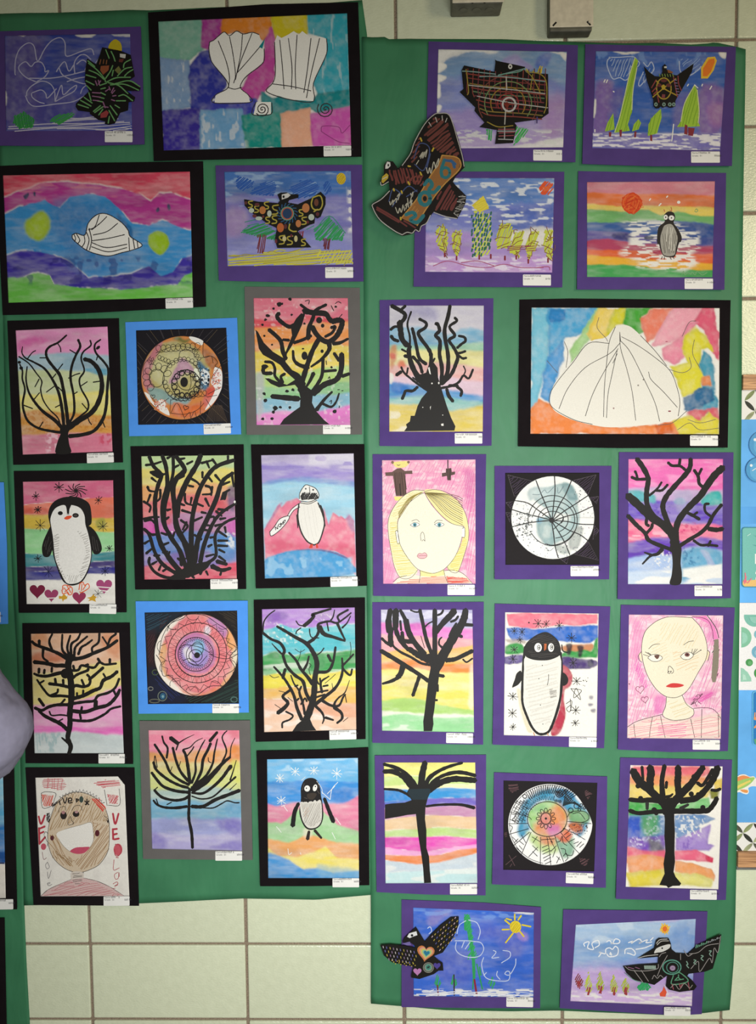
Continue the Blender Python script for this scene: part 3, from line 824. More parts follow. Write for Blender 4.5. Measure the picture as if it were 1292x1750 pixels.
a.ss(9, '330 325 420 330 600 350|470 370 650 370 1000 410|620 360 720 335 835 305', '#8fb0ac').ss(8, '380 440 560 460 760 480 1000 510|450 530 700 580 1020 625', '#c8c8c0').ss(8, '530 740 620 780 740 770|850 330 960 350 1010 420 1010 600 990 670|840 320 900 380 960 500|900 350 880 480|360 310 380 480 370 520', '#b09a3c')
a.ss(8, '620 800 750 800|625 830 750 825|625 855 745 850', '#b05a60').ss(8, '615 815 755 815|620 880 740 885|670 880 672 780', '#c6c6c6').ss(9, '685 370 690 480|680 640 672 760', '#d4d0c4')
a.o(708, 598, 52, 55, 15, '#d9d5cf').d(690, 600, 18, 22, '#8a3020').s(10, '935 700 933 750', '#5a4a8a')
a.d(718, 288, 17, 21, WH).d(718, 288, 6, 8, '#111111').ss(7, '625 355 700 345 790 330 840 300', '#7fb8a0')
a.card(905, 962, 1138, 1050, rot=.6); a.done()

# 6 ---- small eagle and fir trees
a = Art('eagle_collage', 'purple-mounted eagle collage with small black bird above lime green fir trees and snow', (980, 60, 1270),
        '82 88 650 100 1222 108 1185 1015 600 1018 55 1000', 'purple', '160 142 1150 150 1095 900 130 880', group=G_EAGLE)
a.wash('#3c66b8', .22).blob('150 400 280 380 290 560 250 760 140 760', '#8a68b0', 30, 30, .9).blob('930 440 1120 430 1100 760 930 780', '#8d6cb4', 30, 24, .95).blob('1010 560 1110 540 1105 700 1020 700', '#b07cb8', 30, 20, .8).blob('300 430 380 440 330 640 260 620', '#6f64b2', 30, 24, .8).blob('760 520 880 480 850 700 760 720', '#7464b2', 30, 20, .7)
a.blob('130 770 600 775 1100 770 1096 900 130 880', '#7e76c0', 14, 10, 1).speck('130 770 1100 770 1096 900 130 880', '#f1edf0', .5, 5, .95, .3, 2.2, 8)
a.speck('160 142 1150 150 1140 260 160 240', '#86a8dc', .62, 12, .5, 1.5, .8).blob('300 148 480 150 440 165 330 160', WH, 5, 10).blob('1090 150 1150 152 1140 200 1110 190', WH, 5, 8).blob('145 520 162 520 150 640 135 640', WH, 4, 6)
a.layer('crayon_clouds', 'crayon', '#b8c4e2')
a.ss(8, '260 190 330 190 440 185 470 210 490 235 470 265 420 265 410 340 380 365 340 345 290 355 260 300 245 250 250 210 275 190|520 230 550 260 580 225 600 280 570 320 520 380 490 410 485 380 520 300|790 220 800 300 860 330 930 290 955 260').hatch('270 200 440 195 400 340 300 345', '#a4b6da', 70, 22, 7).hatch('500 330 590 250 600 300 520 400', '#a4b6da', 70, 20, 6).hatch('800 200 960 200 930 300 820 300', '#8fa8d8', 40, 24, 7)
a.layer('crayon_trees', 'crayon', '#9cc43a')
for p in ('455 190 480 215 470 270 440 440 435 590 400 700 415 750 300 765 340 640 385 470 410 340', '290 615 300 740 225 755 245 690', '480 660 500 690 480 740 430 755 445 700', '650 580 655 650 620 770 550 790 555 700 590 640', '905 400 925 440 935 560 930 680 945 715 880 720 770 720 800 680 830 540'):
    a.f(p, '#a3c93e', False)
    a.hatch(p, '#88b030', 75, 26, 8)
a.ss(7, '455 195 410 340 380 470 340 640 300 760|470 270 440 440 430 590|905 402 830 540 800 680|925 440 938 600 930 690', '#d6dea0')
for p in ('255 760 275 760 272 795 258 795', '335 745 355 740 352 795 338 795', '450 755 465 755 460 800 446 800', '568 780 582 780 584 830 568 825', '830 700 850 710 850 780 825 775', '855 725 905 730 890 790 855 785'):
    a.f(p, '#8a2f38')
a.layer('crayon_sun', 'crayon', '#e87a22').f('1005 190 1060 185 1075 215 1050 290 1005 352 955 352 955 270', '#eec23a', False).f('1015 205 1055 200 1060 225 1030 300 1000 335 968 335 970 275', '#ee7f26', False)
a.layer('crayon_snow', 'crayon', WH).ss(8, '220 380 230 360|238 385 248 362|290 450 298 455|850 410 860 395|905 400 930 425|960 410 965 395|1020 435 1035 410|745 700 735 790 730 830|150 740 150 760')
a.cutout('cutout_eagle', '520 265 560 310 600 340 640 345 660 310 660 270 675 248 690 260 690 290 740 330 770 335 895 245 880 310 800 450 770 500 755 530 755 570 735 578 720 580 705 578 690 568 675 575 660 580 645 570 630 585 610 585 592 570 590 520 575 470 545 380', label='small black cut-out eagle with yellow cross ring')
a.layer('crayon_marks', 'crayon', '#c8a838')
a.o(668, 435, 55, 80, 9, '#c9ab3e').ss(9, '585 500 670 430 760 360|610 375 670 435 770 490').d(665, 425, 14, 20, '#d8b838')
a.ss(8, '575 430 610 370|580 460 615 420|590 480 620 450|775 340 780 400 800 450|740 340 770 500|620 490 630 540|660 480 665 500', '#a8484e')
for i in range(6):
    a.s(6, [640+i*20, 345, 635+i*20, 325], '#8fae52'); a.s(6, [745+i*4, 370+i*22, 765+i*5, 372+i*22], '#9a86b8')
for x in (608, 668, 712, 742):
    a.d(x, 556, 13, 15, '#9fbcae').d(x, 556, 6, 8, '#3a5a50')
a.f('670 268 690 265 692 280 672 280', WH).f('695 290 740 310 730 320 700 315', '#a8683a').d(668, 375, 24, 12, '#7a3838').d(705, 410, 20, 14, '#7a4038').d(635, 410, 16, 14, '#7a3838').f('655 480 678 480 675 510 650 505', '#9a4a50')
a.card(875, 908, 1092, 993, rot=0); a.done()

# 7 ---- turkey cut-out over crayon trees
a = Art('turkey_collage', 'purple-mounted collage with big brown lettered turkey hanging over yellow-green crayon trees', (620, 190, 980),
        '325 380 800 381 1230 382 1215 1090 310 1085', 'purple', '388 420 1168 422 1153 1000 380 995', group=G_EAGLE)
a.bands([('#5f86c8', None), ('#7f86cc', '380 560 800 600 1168 580'), ('#b093d2', '380 760 600 740 820 790 1168 720'), ('#c49ad6', '380 900 1160 900')], 30, 26, mott=.3)
a.blob('880 620 1168 600 1160 730 900 740', '#4f6cc0', 24, 20, .8).blob('920 740 1160 735 1155 840 920 830', '#ece8dc', 10, 14, .9)
a.speck('388 420 1168 420 1168 700 500 700', '#eef0f0', .63, 8, .8, .5, 1.6).speck('380 900 1155 900 1153 998 380 995', '#ece2f0', .56, 8, .8, .4, 2.2)
a.layer('crayon_trees', 'crayon', '#c8cc40')
for p in ('490 700 520 740 520 840 500 890 450 830 450 740', '570 735 605 740 600 820 575 905 545 850 545 770', '840 700 900 695 920 750 880 850 820 860 810 810', '930 750 990 740 950 910 900 880 890 830', '1030 745 1075 740 1060 850 1010 920 990 860 1010 780', '1110 740 1158 740 1155 920 1130 925 1100 850'):
    a.hatch(p, '#c9d048', 70, 11, 12).hatch(p, '#8a5a3a', 35, 24, 5, wav=.6)
a.f('735 530 750 560 770 610 710 630 665 590 700 560', '#ddc93e').hatch('670 600 735 530 775 610 720 640', '#e6d44a', 30, 14, 10)
a.hatch('680 620 780 630 790 740 770 890 690 905 665 850 680 700', '#cfd85a', 60, 16, 11)
for i in range(60):
    x = 672+(i % 7)*18+a.rng.normal()*4; y = 640+(i//7)*30+a.rng.normal()*5; a.s(10, [x, y, x-3, y+17], '#2f6a58')
for x, y in ((500, 880), (572, 900), (710, 895), (780, 890), (866, 900), (935, 895), (1008, 920), (1128, 915)):
    a.s(10, [x, y, x, y+24], '#8a2a38')
a.hatch('880 840 1070 830 1060 870 880 870', '#9a4a50', 5, 12, 5)
a.ss(5, '430 960 520 930 640 960 760 970 860 950 960 970 1100 970|600 940 700 930 800 960|1060 970 1130 965 1140 985', '#b05a80')
a.layer('crayon_sun', 'crayon', '#e2542a').hatch('1075 480 1110 440 1160 450 1165 490 1130 525 1085 525', '#e4582c', 50, 9, 9).hatch('1085 480 1120 450 1155 470 1120 515', '#e8703a', 20, 14, 8)
a.cutout('cutout_turkey', '470 52 520 58 550 120 575 200 605 310 617 380 560 440 545 470 560 490 625 555 620 600 600 640 570 695 500 675 430 650 415 670 385 725 360 735 345 775 325 765 300 785 240 797 190 770 100 700 55 620 62 600 110 572 165 520 160 472 120 497 108 470 130 425 130 370 150 343 185 347 215 390 235 370 285 300 310 230 370 120 430 60', '#15100d', gap=.026, label='brown and black cut-out turkey with crayon lettering')
a.layer('crayon_feathers', 'crayon', '#6e3a34')
a.hatch('370 180 440 80 510 100 560 260 590 320 480 300 400 240', '#7a4038', 40, 17, 13).hatch('290 320 350 190 340 300 300 370', '#7a4038', 45, 17, 11).hatch('160 400 280 380 360 440 340 490 250 480 200 495 170 450', '#7e3c36', 105, 17, 12).hatch('440 650 450 560 520 470 570 560 560 640', '#7a3c38', 60, 16, 12).hatch('80 610 200 690 330 730 320 755 190 710 90 650', '#7a3a36', -32, 14, 11).hatch('250 440 380 430 360 500', '#8a463c', 60, 18, 10)
a.layer('crayon_band', 'crayon', '#b07a3c')
a.f('480 310 560 320 590 350 580 400 480 500 380 640 330 735 235 690 330 570 400 450 460 360', '#a8713a').ss(7, '480 310 560 320 590 350 580 400 480 500 380 640 330 735|235 690 330 570 400 450 460 360 480 310', '#d8a04e').hatch('300 600 340 640 320 690 270 680', '#c08a4a', 60, 16, 7)
a.layer('crayon_lettering', 'crayon', '#3a8a8a')
TQ = '#2f8088'
a.ss(22, '260 670 300 655 320 675 290 700 330 715 370 672', TQ).o(376, 572, 32, 38, 24, TQ).ss(22, '372 490 400 460 420 490 400 520 430 535 465 500', TQ).ss(20, '495 335 475 400 480 440', TQ).o(500, 415, 26, 30, 18, TQ).ss(16, '500 340 540 350 555 385|530 340 560 365', '#3a6a9a').d(376, 572, 12, 16, '#15100d')
a.ss(6, '310 330 345 240 405 270 370 400 315 365|385 400 410 300|160 590 185 515 240 545|180 620 270 500 330 530|265 560 330 520', '#4a5a8a')
a.ss(5.5, '325 365 340 340|345 320 365 290 350 330 375 290 362 330 390 275 380 320|385 385 395 420 405 385 412 420 425 370|420 390 430 350 440 385|440 380 460 330 455 370 440 390|165 590 170 610 185 580 185 610|190 590 205 570 205 595|210 560 225 540 215 580|200 625 215 660 225 630 235 655 245 610|250 620 255 645|258 615 270 600 262 635|272 570 278 625|285 600 300 580 290 615 300 600|290 540 300 560 305 530 285 600', '#cfc9b4')
a.ss(10, '350 205 358 225|430 265 420 285|348 412 356 430|275 375 290 378|275 470 285 488|235 525 240 540|188 512 192 525|230 685 232 700', '#d8b93c')
a.layer('white_edges', 'crayon', '#cfcac2')
a.ss(5, '240 372 290 300 315 230 375 122 432 64 470 56 518 62 546 122 570 205 600 310 612 378|66 604 62 622 105 698 192 765 240 790|240 790 270 775 300 780 320 760 342 770 355 738 385 720 410 672|430 655 500 680 568 692|165 525 115 575 66 604|580 560 620 560|570 590 615 595|560 630 600 640|550 660 575 680|440 80 450 110|480 70 482 100|400 110 415 135|510 85 500 110')
for p in ('600 545 622 570 600 600 575 580', '590 600 615 605 600 635 565 625', '560 640 590 645 572 680 545 665'):
    a.hatch(p, '#8a8680', 20, 10, 6)
a.f('140 370 150 348 168 352 170 375 155 390 138 392', WH).d(157, 370, 5, 8, '#111111').f('120 440 145 418 158 430 155 450 125 480 115 470', '#d8b83a').ss(4, '120 455 150 440|110 472 118 492 158 470', '#e8e4d8')
a.card(975, 1013, 1145, 1080, rot=.3); a.done()

# 8 ---- penguin on rainbow
a = Art('penguin_painting', 'purple-mounted landscape painting of a penguin on rainbow stripes under an orange sun', (970, 280, 1250),
        '75 70 600 82 1235 85 1215 1005 600 1003 62 1003', 'purple', '143 158 1145 152 1120 908 140 905', group=G_PENG)
a.bands([('#dc8a98', None), ('#ec7a40', '140 245 600 250 1145 262'), ('#efd468', '140 330 400 350 700 345 1145 355'), ('#7ab870', '140 372 420 395 620 375 720 420 850 385 980 420 1140 430'),
         ('#3f66a8', '140 480 500 470 800 460 1140 490'), ('#6f66a8', '140 545 500 560 800 600 1135 590'), ('#b84868', '140 622 300 605 500 640 800 650 1130 660'), ('#e8693a', '140 690 500 700 800 720 1125 725'),
         ('#f0b63c', '140 735 600 770 1122 800'), ('#4aa85a', '140 805 400 805 700 840 1120 850')], 10, 8, mott=.28)
a.blob('350 565 490 565 490 620 350 600', '#3a3a7a', 12, 8, .9).blob('850 480 1130 500 1130 650 980 640 860 560', '#2f4f98', 24, 18, .8)
WR = '410 480 520 460 800 465 1020 560 1020 680 960 720 1010 800 900 860 530 830 560 790 390 720 470 650 480 560'
a.speck(WR, WH, .47, 5, .95, .3, 2.2, 25)
a.blob('600 585 670 590 640 615 590 610', '#1e2e60', 6, 6).blob('655 700 740 690 720 730 660 720', '#b8385a', 8, 8)
a.layer('crayon_sun', 'crayon', '#e0401c').d(493, 325, 80, 82, '#e2521f')
for i, c in enumerate(('#d8431a', '#e6602a', '#d4401a', '#e4602c', '#d03a16')):
    a.o(493, 325, 74-i*14, 76-i*14, 8, c, wob=.12)
a.hatch('430 270 493 246 560 280 570 330 540 385 493 402 440 380 418 330', '#ec7434', 60, 22, 6, wav=.5).hatch('430 270 560 280 570 330 540 385 440 380', '#cc3a16', 10, 26, 6, wav=.6)
a.layer('ink_penguin', 'ink', '#1b1716')
a.f('745 420 780 390 820 400 832 440 820 480 855 530 882 590 875 630 860 640 830 740 790 750 740 740 715 690 705 650 690 640 692 560 705 510 750 470', '#26211f', True)
a.f('750 500 800 490 830 530 850 600 835 680 820 735 745 735 722 680 715 600 730 540', '#aaa69c', True).hatch('725 560 845 560 830 720 745 725', '#77736a', 100, 13, 5).hatch('765 500 815 500 825 700 760 700', '#d8d4c8', 85, 20, 7)
a.d(758, 436, 16, 20, WH).d(803, 441, 22, 20, WH).d(758, 436, 5, 7).d(803, 441, 5, 6).ss(5, '730 745 722 765|745 748 745 768|790 750 800 768|810 745 822 762')
a.ss(5, '745 375 750 392|800 355 805 385 790 380', '#c85a3a').ss(9, '630 305 640 290|705 345 722 328|765 280 775 268', WH).d(860, 318, 13, 12, WH)
a.layer('crayon_scrawl', 'crayon', '#7fae78').ss(5, '880 890 895 860 905 890 930 870 950 885 960 865 985 890 1000 860 1040 890 1080 870|990 380 1000 370 1010 385 995 395 985 385')
a.card(902, 918, 1124, 1000, rot=.3); a.done()

# 13 ---- large white shell
a = Art('shell_painting', 'black-mounted painting of one broad white scallop shell with rainbow watercolour around it', (880, 500, 1260),
        '22 46 320 40 1242 50 1220 902 600 905 12 895', 'black', '92 93 1177 96 1170 825 83 822', group=G_SHELL)
B = a.blob
for poly, c in (('92 95 190 95 180 400 130 600 130 680 88 680', '#7cc4dc'), ('185 95 470 96 440 190 380 240 280 270 250 320 190 370 185 200', '#4aa6d8'), ('200 100 285 105 280 160 200 175', '#2f86c8'), ('180 380 270 290 270 400 210 560 195 640 150 600', '#4f9cd8'),
                ('470 100 510 100 440 260 370 340 320 420 315 340 400 220', '#a8d48c'), ('480 98 580 98 540 200 520 270 440 295 415 250', '#eed05a'), ('580 98 632 98 620 190 580 200 530 260 530 210', '#d8d238'), ('635 100 790 98 720 150 745 230 700 250 680 220 625 190', '#4aa83a'),
                ('800 100 915 100 830 240 760 295 740 240 725 160', '#f0846a'), ('910 100 1080 100 1040 180 960 260 870 300 790 310 830 230', '#f2a8b8'), ('1080 98 1150 98 1155 220 1172 240 1172 390 1130 330 1090 220 1035 190', '#e4627e'), ('850 330 930 280 1000 190 1060 180 960 280 975 370 920 420 860 400', '#ee90a8'),
                ('970 250 1040 215 1100 260 1140 340 1100 320 1060 330 1060 440 1090 480 1060 580 960 600 930 500 900 440 1000 410 960 330', '#e2d93a'), ('1080 340 1130 390 1140 470 1140 600 1165 640 1165 690 1020 720 980 680 1060 660 1090 500 1060 430', '#4a9cb8'), ('970 610 1010 600 1060 560 1130 570 1140 630 1080 650 1060 670 1000 690 970 680', '#2a6a98'),
                ('990 700 1110 680 1165 670 1168 740 1100 690 1060 750 1000 720', '#dc6470'), ('900 760 990 720 1060 750 1110 700 1168 745 1170 820 930 822', '#e0d244'), ('1075 490 1110 490 1120 550 1085 545', '#e88a50'),
                ('85 690 140 620 200 660 340 720 430 770 600 785 820 770 900 760 930 822 85 822', '#f08a48'), ('810 770 890 765 900 820 830 820', '#dd6a2a')):
    B(poly, c, 7, 14, 1, .3, False, grow=5)
a.layer('white_shell', 'paint', WH).f('575 205 640 195 700 235 790 330 870 430 930 550 945 640 940 720 830 760 680 778 540 785 430 770 320 740 230 695 200 650 200 600 230 520 330 400 430 290 520 265', '#f1ede2', True)
a.layer('pencil_lines', 'ink', '#4a4644')
a.ss(3.5, '575 205 540 290 525 400 510 560 505 725|600 240 605 330 640 450 670 580 690 745|600 280 660 350 740 510 800 640 828 750|610 262 700 310 800 380 890 460 930 560 945 640 935 720|600 300 540 360 400 440 300 560 248 678|590 330 500 480 440 600 400 720|585 340 550 500 530 600 522 730|540 300 420 300 330 410 240 520 195 600 210 670 330 740 440 768|720 255 800 340 870 430|765 465 780 510 850 580 930 670|600 235 605 290|560 415 585 360')
a.ss(3, '480 150 470 210 520 270 530 290|960 260 1000 180 1040 170|1000 380 1010 440 960 470 880 450|1030 280 1020 360 1060 440|290 440 300 350 280 290|180 400 240 470|985 690 900 760 820 772|930 800 1000 760 1060 800 1168 790|990 740 1060 760 1150 740', '#6a6460')
a.layer('paint_specks', 'ink', '#8a3a4a').d(885, 692, 9, 4).d(870, 290, 7, 3, '#c0607a').d(705, 543, 5, 5, '#999088').d(563, 675, 5, 5, '#a88a88').d(735, 510, 4, 4, '#777066')
a.card(1002, 832, 1163, 892); a.done()
# 9 ---- slender tree
a = Art('tree_painting', 'black-mounted painting of a slender black tree with upswept twigs over pink, blue, yellow and orange', (0, 535, 230),
        '90 82 1155 58 1200 1435 157 1458', 'black', '172 175 1048 138 1102 1330 248 1360', group=G_TREE)
a.bands([('#f09ccc', None), ('#a4c4d4', '170 430 400 400 700 385 1060 410'), ('#cfd8a4', '170 560 400 540 1060 590'), ('#f0e484', '170 790 600 780 1080 740'), ('#e0a04e', '170 960 400 930 640 960 1090 985'), ('#e0809a', '170 1175 500 1160 1100 1150')], 14, 16, mott=.35)
a.blob('190 270 360 240 480 280 300 340 190 370', '#ea5cb0', 26, 20, .7).blob('840 540 1060 540 1070 600 950 600', '#4aa8c8', 14, 14, .8).speck('245 940 620 960 620 1140 245 1150', '#c07020', .55, 3, .5).speck('760 960 1090 990 1095 1150 760 1130', '#c07020', .55, 3, .5).speck('470 1150 600 1150 600 1340 470 1340', '#f6d0da', .56, 5, .7).speck('980 1160 1095 1150 1095 1260 980 1260', '#d03a5a', .55, 4, .7)
a.layer('ink_tree'); a.wm = 1.0
a.f('565 1350 575 1250 610 1160 640 1100 690 1050 740 1060 700 1120 680 1160 690 1260 705 1345', None, True).d(640, 1130, 40, 60)
a.s(20, '620 1150 540 1140 400 1110 300 1045 260 960 245 870 265 740 240 640 240 560 215 500', taper=.7, w0=1.4).d(210, 480, 16, 14).d(228, 535, 18, 16)
a.s(34, '640 1130 560 1040 440 950 360 860 300 760 275 640 285 520', taper=.35, w0=1.1)
a.s(13, '610 1100 580 1010 500 930 440 840 415 740 425 660 370 580 300 490 205 425')
a.s(34, '640 1110 625 960 590 780 530 650 450 540 350 480 270 440 235 390 240 330', taper=.25)
a.s(38, '680 1080 660 920 635 760 600 610 540 530 480 450 465 380 500 330 580 290 660 220', taper=.45)
a.s(24, '690 1060 735 960 730 800 700 640 710 520 750 410 790 330 770 265', taper=1.0)
a.s(18, '710 1060 800 990 865 930 865 850 800 730 785 640 830 560 800 450 820 380 890 320 885 270', taper=.9)
a.s(46, '680 1110 780 1040 900 960 970 850 1000 700 970 560 900 475 830 450', taper=.85, w0=1.1)
a.s(30, '690 1185 820 1170 930 1130 1010 1020 1040 900 1050 740 1060 560 1020 480 940 390 930 310 985 262', taper=.5, w0=1.3).d(960, 340, 24, 14, rot=-40)
a.ss(11, '285 450 330 390 365 368|405 437 460 437|575 300 600 340 605 380|690 360 755 400|520 640 560 590|470 765 550 705|580 715 625 760|555 910 605 885|360 715 400 640|340 850 405 770|255 890 340 922|405 1105 440 1048|680 632 740 600 790 585|800 705 860 665|730 785 765 762|810 872 860 930|915 670 985 660|945 460 955 425|870 1015 880 1045 902 1075|1010 1050 1030 1100|580 555 605 520 625 495')
a.card(860, 1345, 1115, 1438); a.done()

# 10 ---- round drawing, orange and lime
a = Art('pattern_disc', 'blue-mounted round pattern drawing in orange and olive with flower rings on black', (210, 530, 430),
        '40 130 1155 85 1200 1250 85 1268', 'blue', '148 212 1048 185 1095 1140 175 1155', '#16131a', group=G_DISC, sheet_name='black_square')
a.layer('scratched_lines', 'crayon', '#5a5458')
for i in range(46):
    t = i/46*6.283+a.rng.normal()*.03; r0, r1 = 430, 520+a.rng.random()*120
    x1 = min(max(615+r1*math.cos(t), 165), 1075); y1 = min(max(685+r1*math.sin(t), 205), 1135)
    a.s(3, [610+r0*math.cos(t), 685+r0*math.sin(t), x1, y1], '#4e484c' if i % 3 else '#6a5a40')
for i in range(16):
    a.s(3, [900+i*7, 960, 850+i*14, 1120], '#5e4a38')
a.disc(608, 686, 404, 416, '#d88a4a', 'round paper painted orange, olive and blue', (
    ('240 520 330 400 480 330 640 330 760 400 850 520 880 640 780 820 560 900 400 860 290 760', '#bdb070'),
    ('300 540 420 440 600 420 720 460 760 560 650 700 480 760 340 720', '#cfc890'),
    ('225 560 270 470 330 380 420 310 400 400 320 520 290 680 340 820 290 850 220 740', '#cf8088'),
    ('520 640 590 500 700 560 740 640 640 640 560 720 480 740', '#c99ab0'),
    ('760 520 830 560 880 680 860 800 790 780 780 640', '#4a7a98'),
    ('430 840 560 880 700 880 660 960 520 960 400 900', '#8fb0b0'),
    ('820 400 960 500 940 600 860 560 820 480', '#b86a2a'),
    ('300 780 460 830 420 930 330 900 270 820', '#93b0a8'),
    ('640 300 560 280 520 310 640 330 700 300', '#7a7a40'),
    ('530 930 700 960 850 900 900 940 800 1040 640 1090 510 1050', '#e0733c'),
    ('850 800 940 770 980 850 900 960 830 960', '#dd5a48')))
a.layer('white_splashes', 'paint', WH)
a.f('680 275 750 285 820 320 805 362 760 345 700 310', WH, True).f('940 580 1005 620 1010 760 985 840 930 930 840 1010 900 900 940 800 900 740 920 650', '#f6f0ec', True).f('235 830 290 860 330 930 440 960 490 1060 400 1020 300 930', '#f3efe8', True).f('810 600 880 640 880 720 840 760 800 700', '#e6ecec', True).f('360 930 420 900 450 960 400 980', WH, True).f('730 600 780 600 790 700 740 690', '#eef0d8', True)
for i in range(70):
    a.d(915+a.rng.random()*80, 610+a.rng.random()*200, 3+5*a.rng.random(), None, ['#d86a5a', '#c88080', '#e09a80'][i % 3], n=8)
    a.d(330+a.rng.random()*130, 900+a.rng.random()*110, 3+4*a.rng.random(), None, ['#d8604a', '#e0a080'][i % 2], n=8)
for i in range(30):
    a.d(810+a.rng.random()*70, 560+a.rng.random()*210, 5+7*a.rng.random(), None, ['#24405a', '#5a84a8', '#101820', '#e8eef0'][i % 4], n=8)
a.layer('ink_pattern', 'ink', '#1a1614'); a.wm = .95
a.o(610, 710, 190, 205, 6).o(655, 710, 95, 100, 7).o(650, 750, 142, 142, 9).o(360, 690, 75, 90, 6).d(632, 730, 38, 50)
for i in range(13):
    t = i/13*6.283; a.o(650+118*math.cos(t), 750+118*math.sin(t), 27, 24, 10, rot=math.degrees(t))
for i in range(26):
    t = -2.4+i/26*5.6; a.o(625+188*math.cos(t), 700+200*math.sin(t), 24, 20, 5, rot=math.degrees(t))
for i in range(8):
    t = 2.2+i/8*4.2; a.o(365+110*math.cos(t), 690+115*math.sin(t), 38, 30, 5, rot=math.degrees(t))
a.loops(350, 400, 790, 370, 9, 38, 5).loops(370, 480, 490, 530, 4, 24, 5).ss(5, '350 470 420 410 560 370 700 390 780 420|580 500 590 430 650 405 720 440 735 490|225 650 230 560 300 470|500 900 490 1050|500 1040 565 940 640 1095|640 1080 690 1030 700 1090 735 1020 760 1080 790 1050|800 920 795 1040 820 1040|500 1040 640 1050 760 1010 830 940|820 330 825 480 900 470 920 540|800 490 900 470 965 530 940 570 1005 600|1005 550 910 690 1000 750|870 850 1000 780|860 880 960 860|850 900 900 980|350 980 480 890|300 940 350 980 330 900|560 620 700 640 720 720|690 640 700 760 640 890', None)
a.loops(720, 400, 790, 520, 4, 22, 5).loops(500, 880, 860, 840, 8, 30, 5)
for i in range(6):
    t = i/6*6.283; a.o(305+22*math.cos(t), 520+22*math.sin(t), 16, 10, 4, rot=math.degrees(t))
a.heart(320, 875, 24, None, 5).heart(650, 985, 26, None, 6, 20)
a.on = 'paper'
a.card(828, 1145, 1098, 1245, rot=-2); a.done()

# 11 ---- thick branched tree, grey mat
a = Art('tree_painting', 'grey-mounted painting of a thick gnarled black tree over red-to-pink rainbow, blots all around', (410, 480, 630),
        '55 68 1205 80 1228 1545 80 1548', 'grey', '145 183 1085 183 1110 1450 178 1450', group=G_TREE)
a.bands([('#e0788c', None), ('#dd5460', '145 390 400 420 700 360 1090 400'), ('#ee9a56', '145 480 500 470 800 430 1090 420'), ('#f2d860', '150 730 400 690 800 620 1090 660'), ('#b8d880', '160 920 500 960 800 880 1100 850'), ('#96cc94', '170 1060 600 1090 1100 1020'), ('#92c2d8', '175 1190 500 1180 1100 1130'), ('#ea86d0', '178 1340 400 1300 800 1310 1108 1250')], 18, 18, mott=.35)
a.blob('165 960 250 950 240 1300 190 1400 175 1200', '#c8c8cc', 26, 14, .8).speck(None, WH, .74, 6, .4)
a.layer('ink_tree')
a.f('410 1448 450 1390 540 1320 610 1270 615 1180 590 1070 640 1040 720 1100 740 1130 730 1230 770 1310 850 1400 905 1445', None)
a.f('610 1110 560 1050 400 1075 320 1040 260 985 300 985 360 1010 480 1050 560 1000 480 930 410 850 330 800 240 750 200 690 165 500 190 520 250 630 340 720 440 780 475 700 530 560 520 480 570 390 620 335 660 345 630 450 580 560 530 660 480 740 465 820 530 900 590 970 640 1050', None)
a.s(46, '610 1110 650 960 690 830 730 720 790 600', taper=.8).s(40, '650 1050 590 960 480 900 420 820', taper=.9)
a.s(34, '470 790 440 720 420 620 370 560 300 500').s(34, '560 450 500 470 420 420 380 370 400 335').s(24, '440 600 500 605').s(28, '550 630 640 600 720 560')
a.s(40, '690 590 700 480 740 380 760 310 870 250', taper=.6).s(50, '650 310 740 330 860 340 900 390 930 420', taper=.8).s(24, '615 250 680 300').s(46, '930 420 990 405 1030 420 1010 500 960 580 890 620 830 600 770 540 730 470', taper=.9).s(26, '920 480 960 470 930 530 860 570')
a.s(34, '940 640 1010 630 1090 590', taper=.6).s(44, '900 640 900 700 830 790 720 870', taper=.4).s(30, '840 790 830 950 780 1050 730 1120').s(26, '850 915 970 905').s(34, '745 935 710 1010 660 1090', taper=.5).s(52, '740 1140 850 1050 970 1000 1020 900 1025 740', taper=.8).s(30, '950 735 1000 810').s(30, '1030 965 1100 940').s(40, '690 880 600 850 550 800 540 710', taper=.5)
a.s(46, '600 1190 480 1180 330 1165', taper=.9).s(34, '775 1300 850 1200 930 1120', taper=.5).s(24, '840 1240 920 1270 970 1220 1000 1135', taper=.6).s(24, '420 1030 360 960 360 890 330 830 260 820').s(32, '245 860 250 930 330 935').s(24, '440 1030 420 970 460 940')
a.s(40, '760 660 800 590')
a.layer('ink_blots').d(800, 405, 30, 32).d(835, 460, 18, 20).d(655, 760, 30, 42).d(830, 715, 16, 18)
for x, y, r in ((400, 245, 26), (430, 240, 14), (345, 290, 16), (290, 360, 22), (265, 400, 16), (235, 450, 15), (510, 195, 20), (525, 350, 14), (655, 440, 14), (265, 870, 28), (365, 1285, 26), (415, 1275, 16), (345, 1320, 20), (510, 1275, 18), (265, 1205, 22), (255, 1140, 20), (240, 1390, 18), (330, 1388, 18), (955, 1315, 22), (480, 1115, 20), (540, 1100, 18), (925, 875, 14), (965, 270, 14), (640, 690, 12), (255, 560, 14), (330, 650, 12)):
    a.f([v for k in range(7) for v in (x+r*(.7+.5*a.rng.random())*math.cos(k*.9), y+r*(.6+.5*a.rng.random())*math.sin(k*.9))], None)
a.ss(8, '660 215 700 205 695 245|960 240 990 220 1020 235|920 260 945 310|1000 380 1030 345|905 1220 925 1205 920 1240|890 990 905 970 910 1010|985 1100 1005 1098|1025 1110 1040 1108|870 810 875 850|1005 1260 1000 1280')
a.card(840, 1450, 1113, 1540, rot=0); a.done()

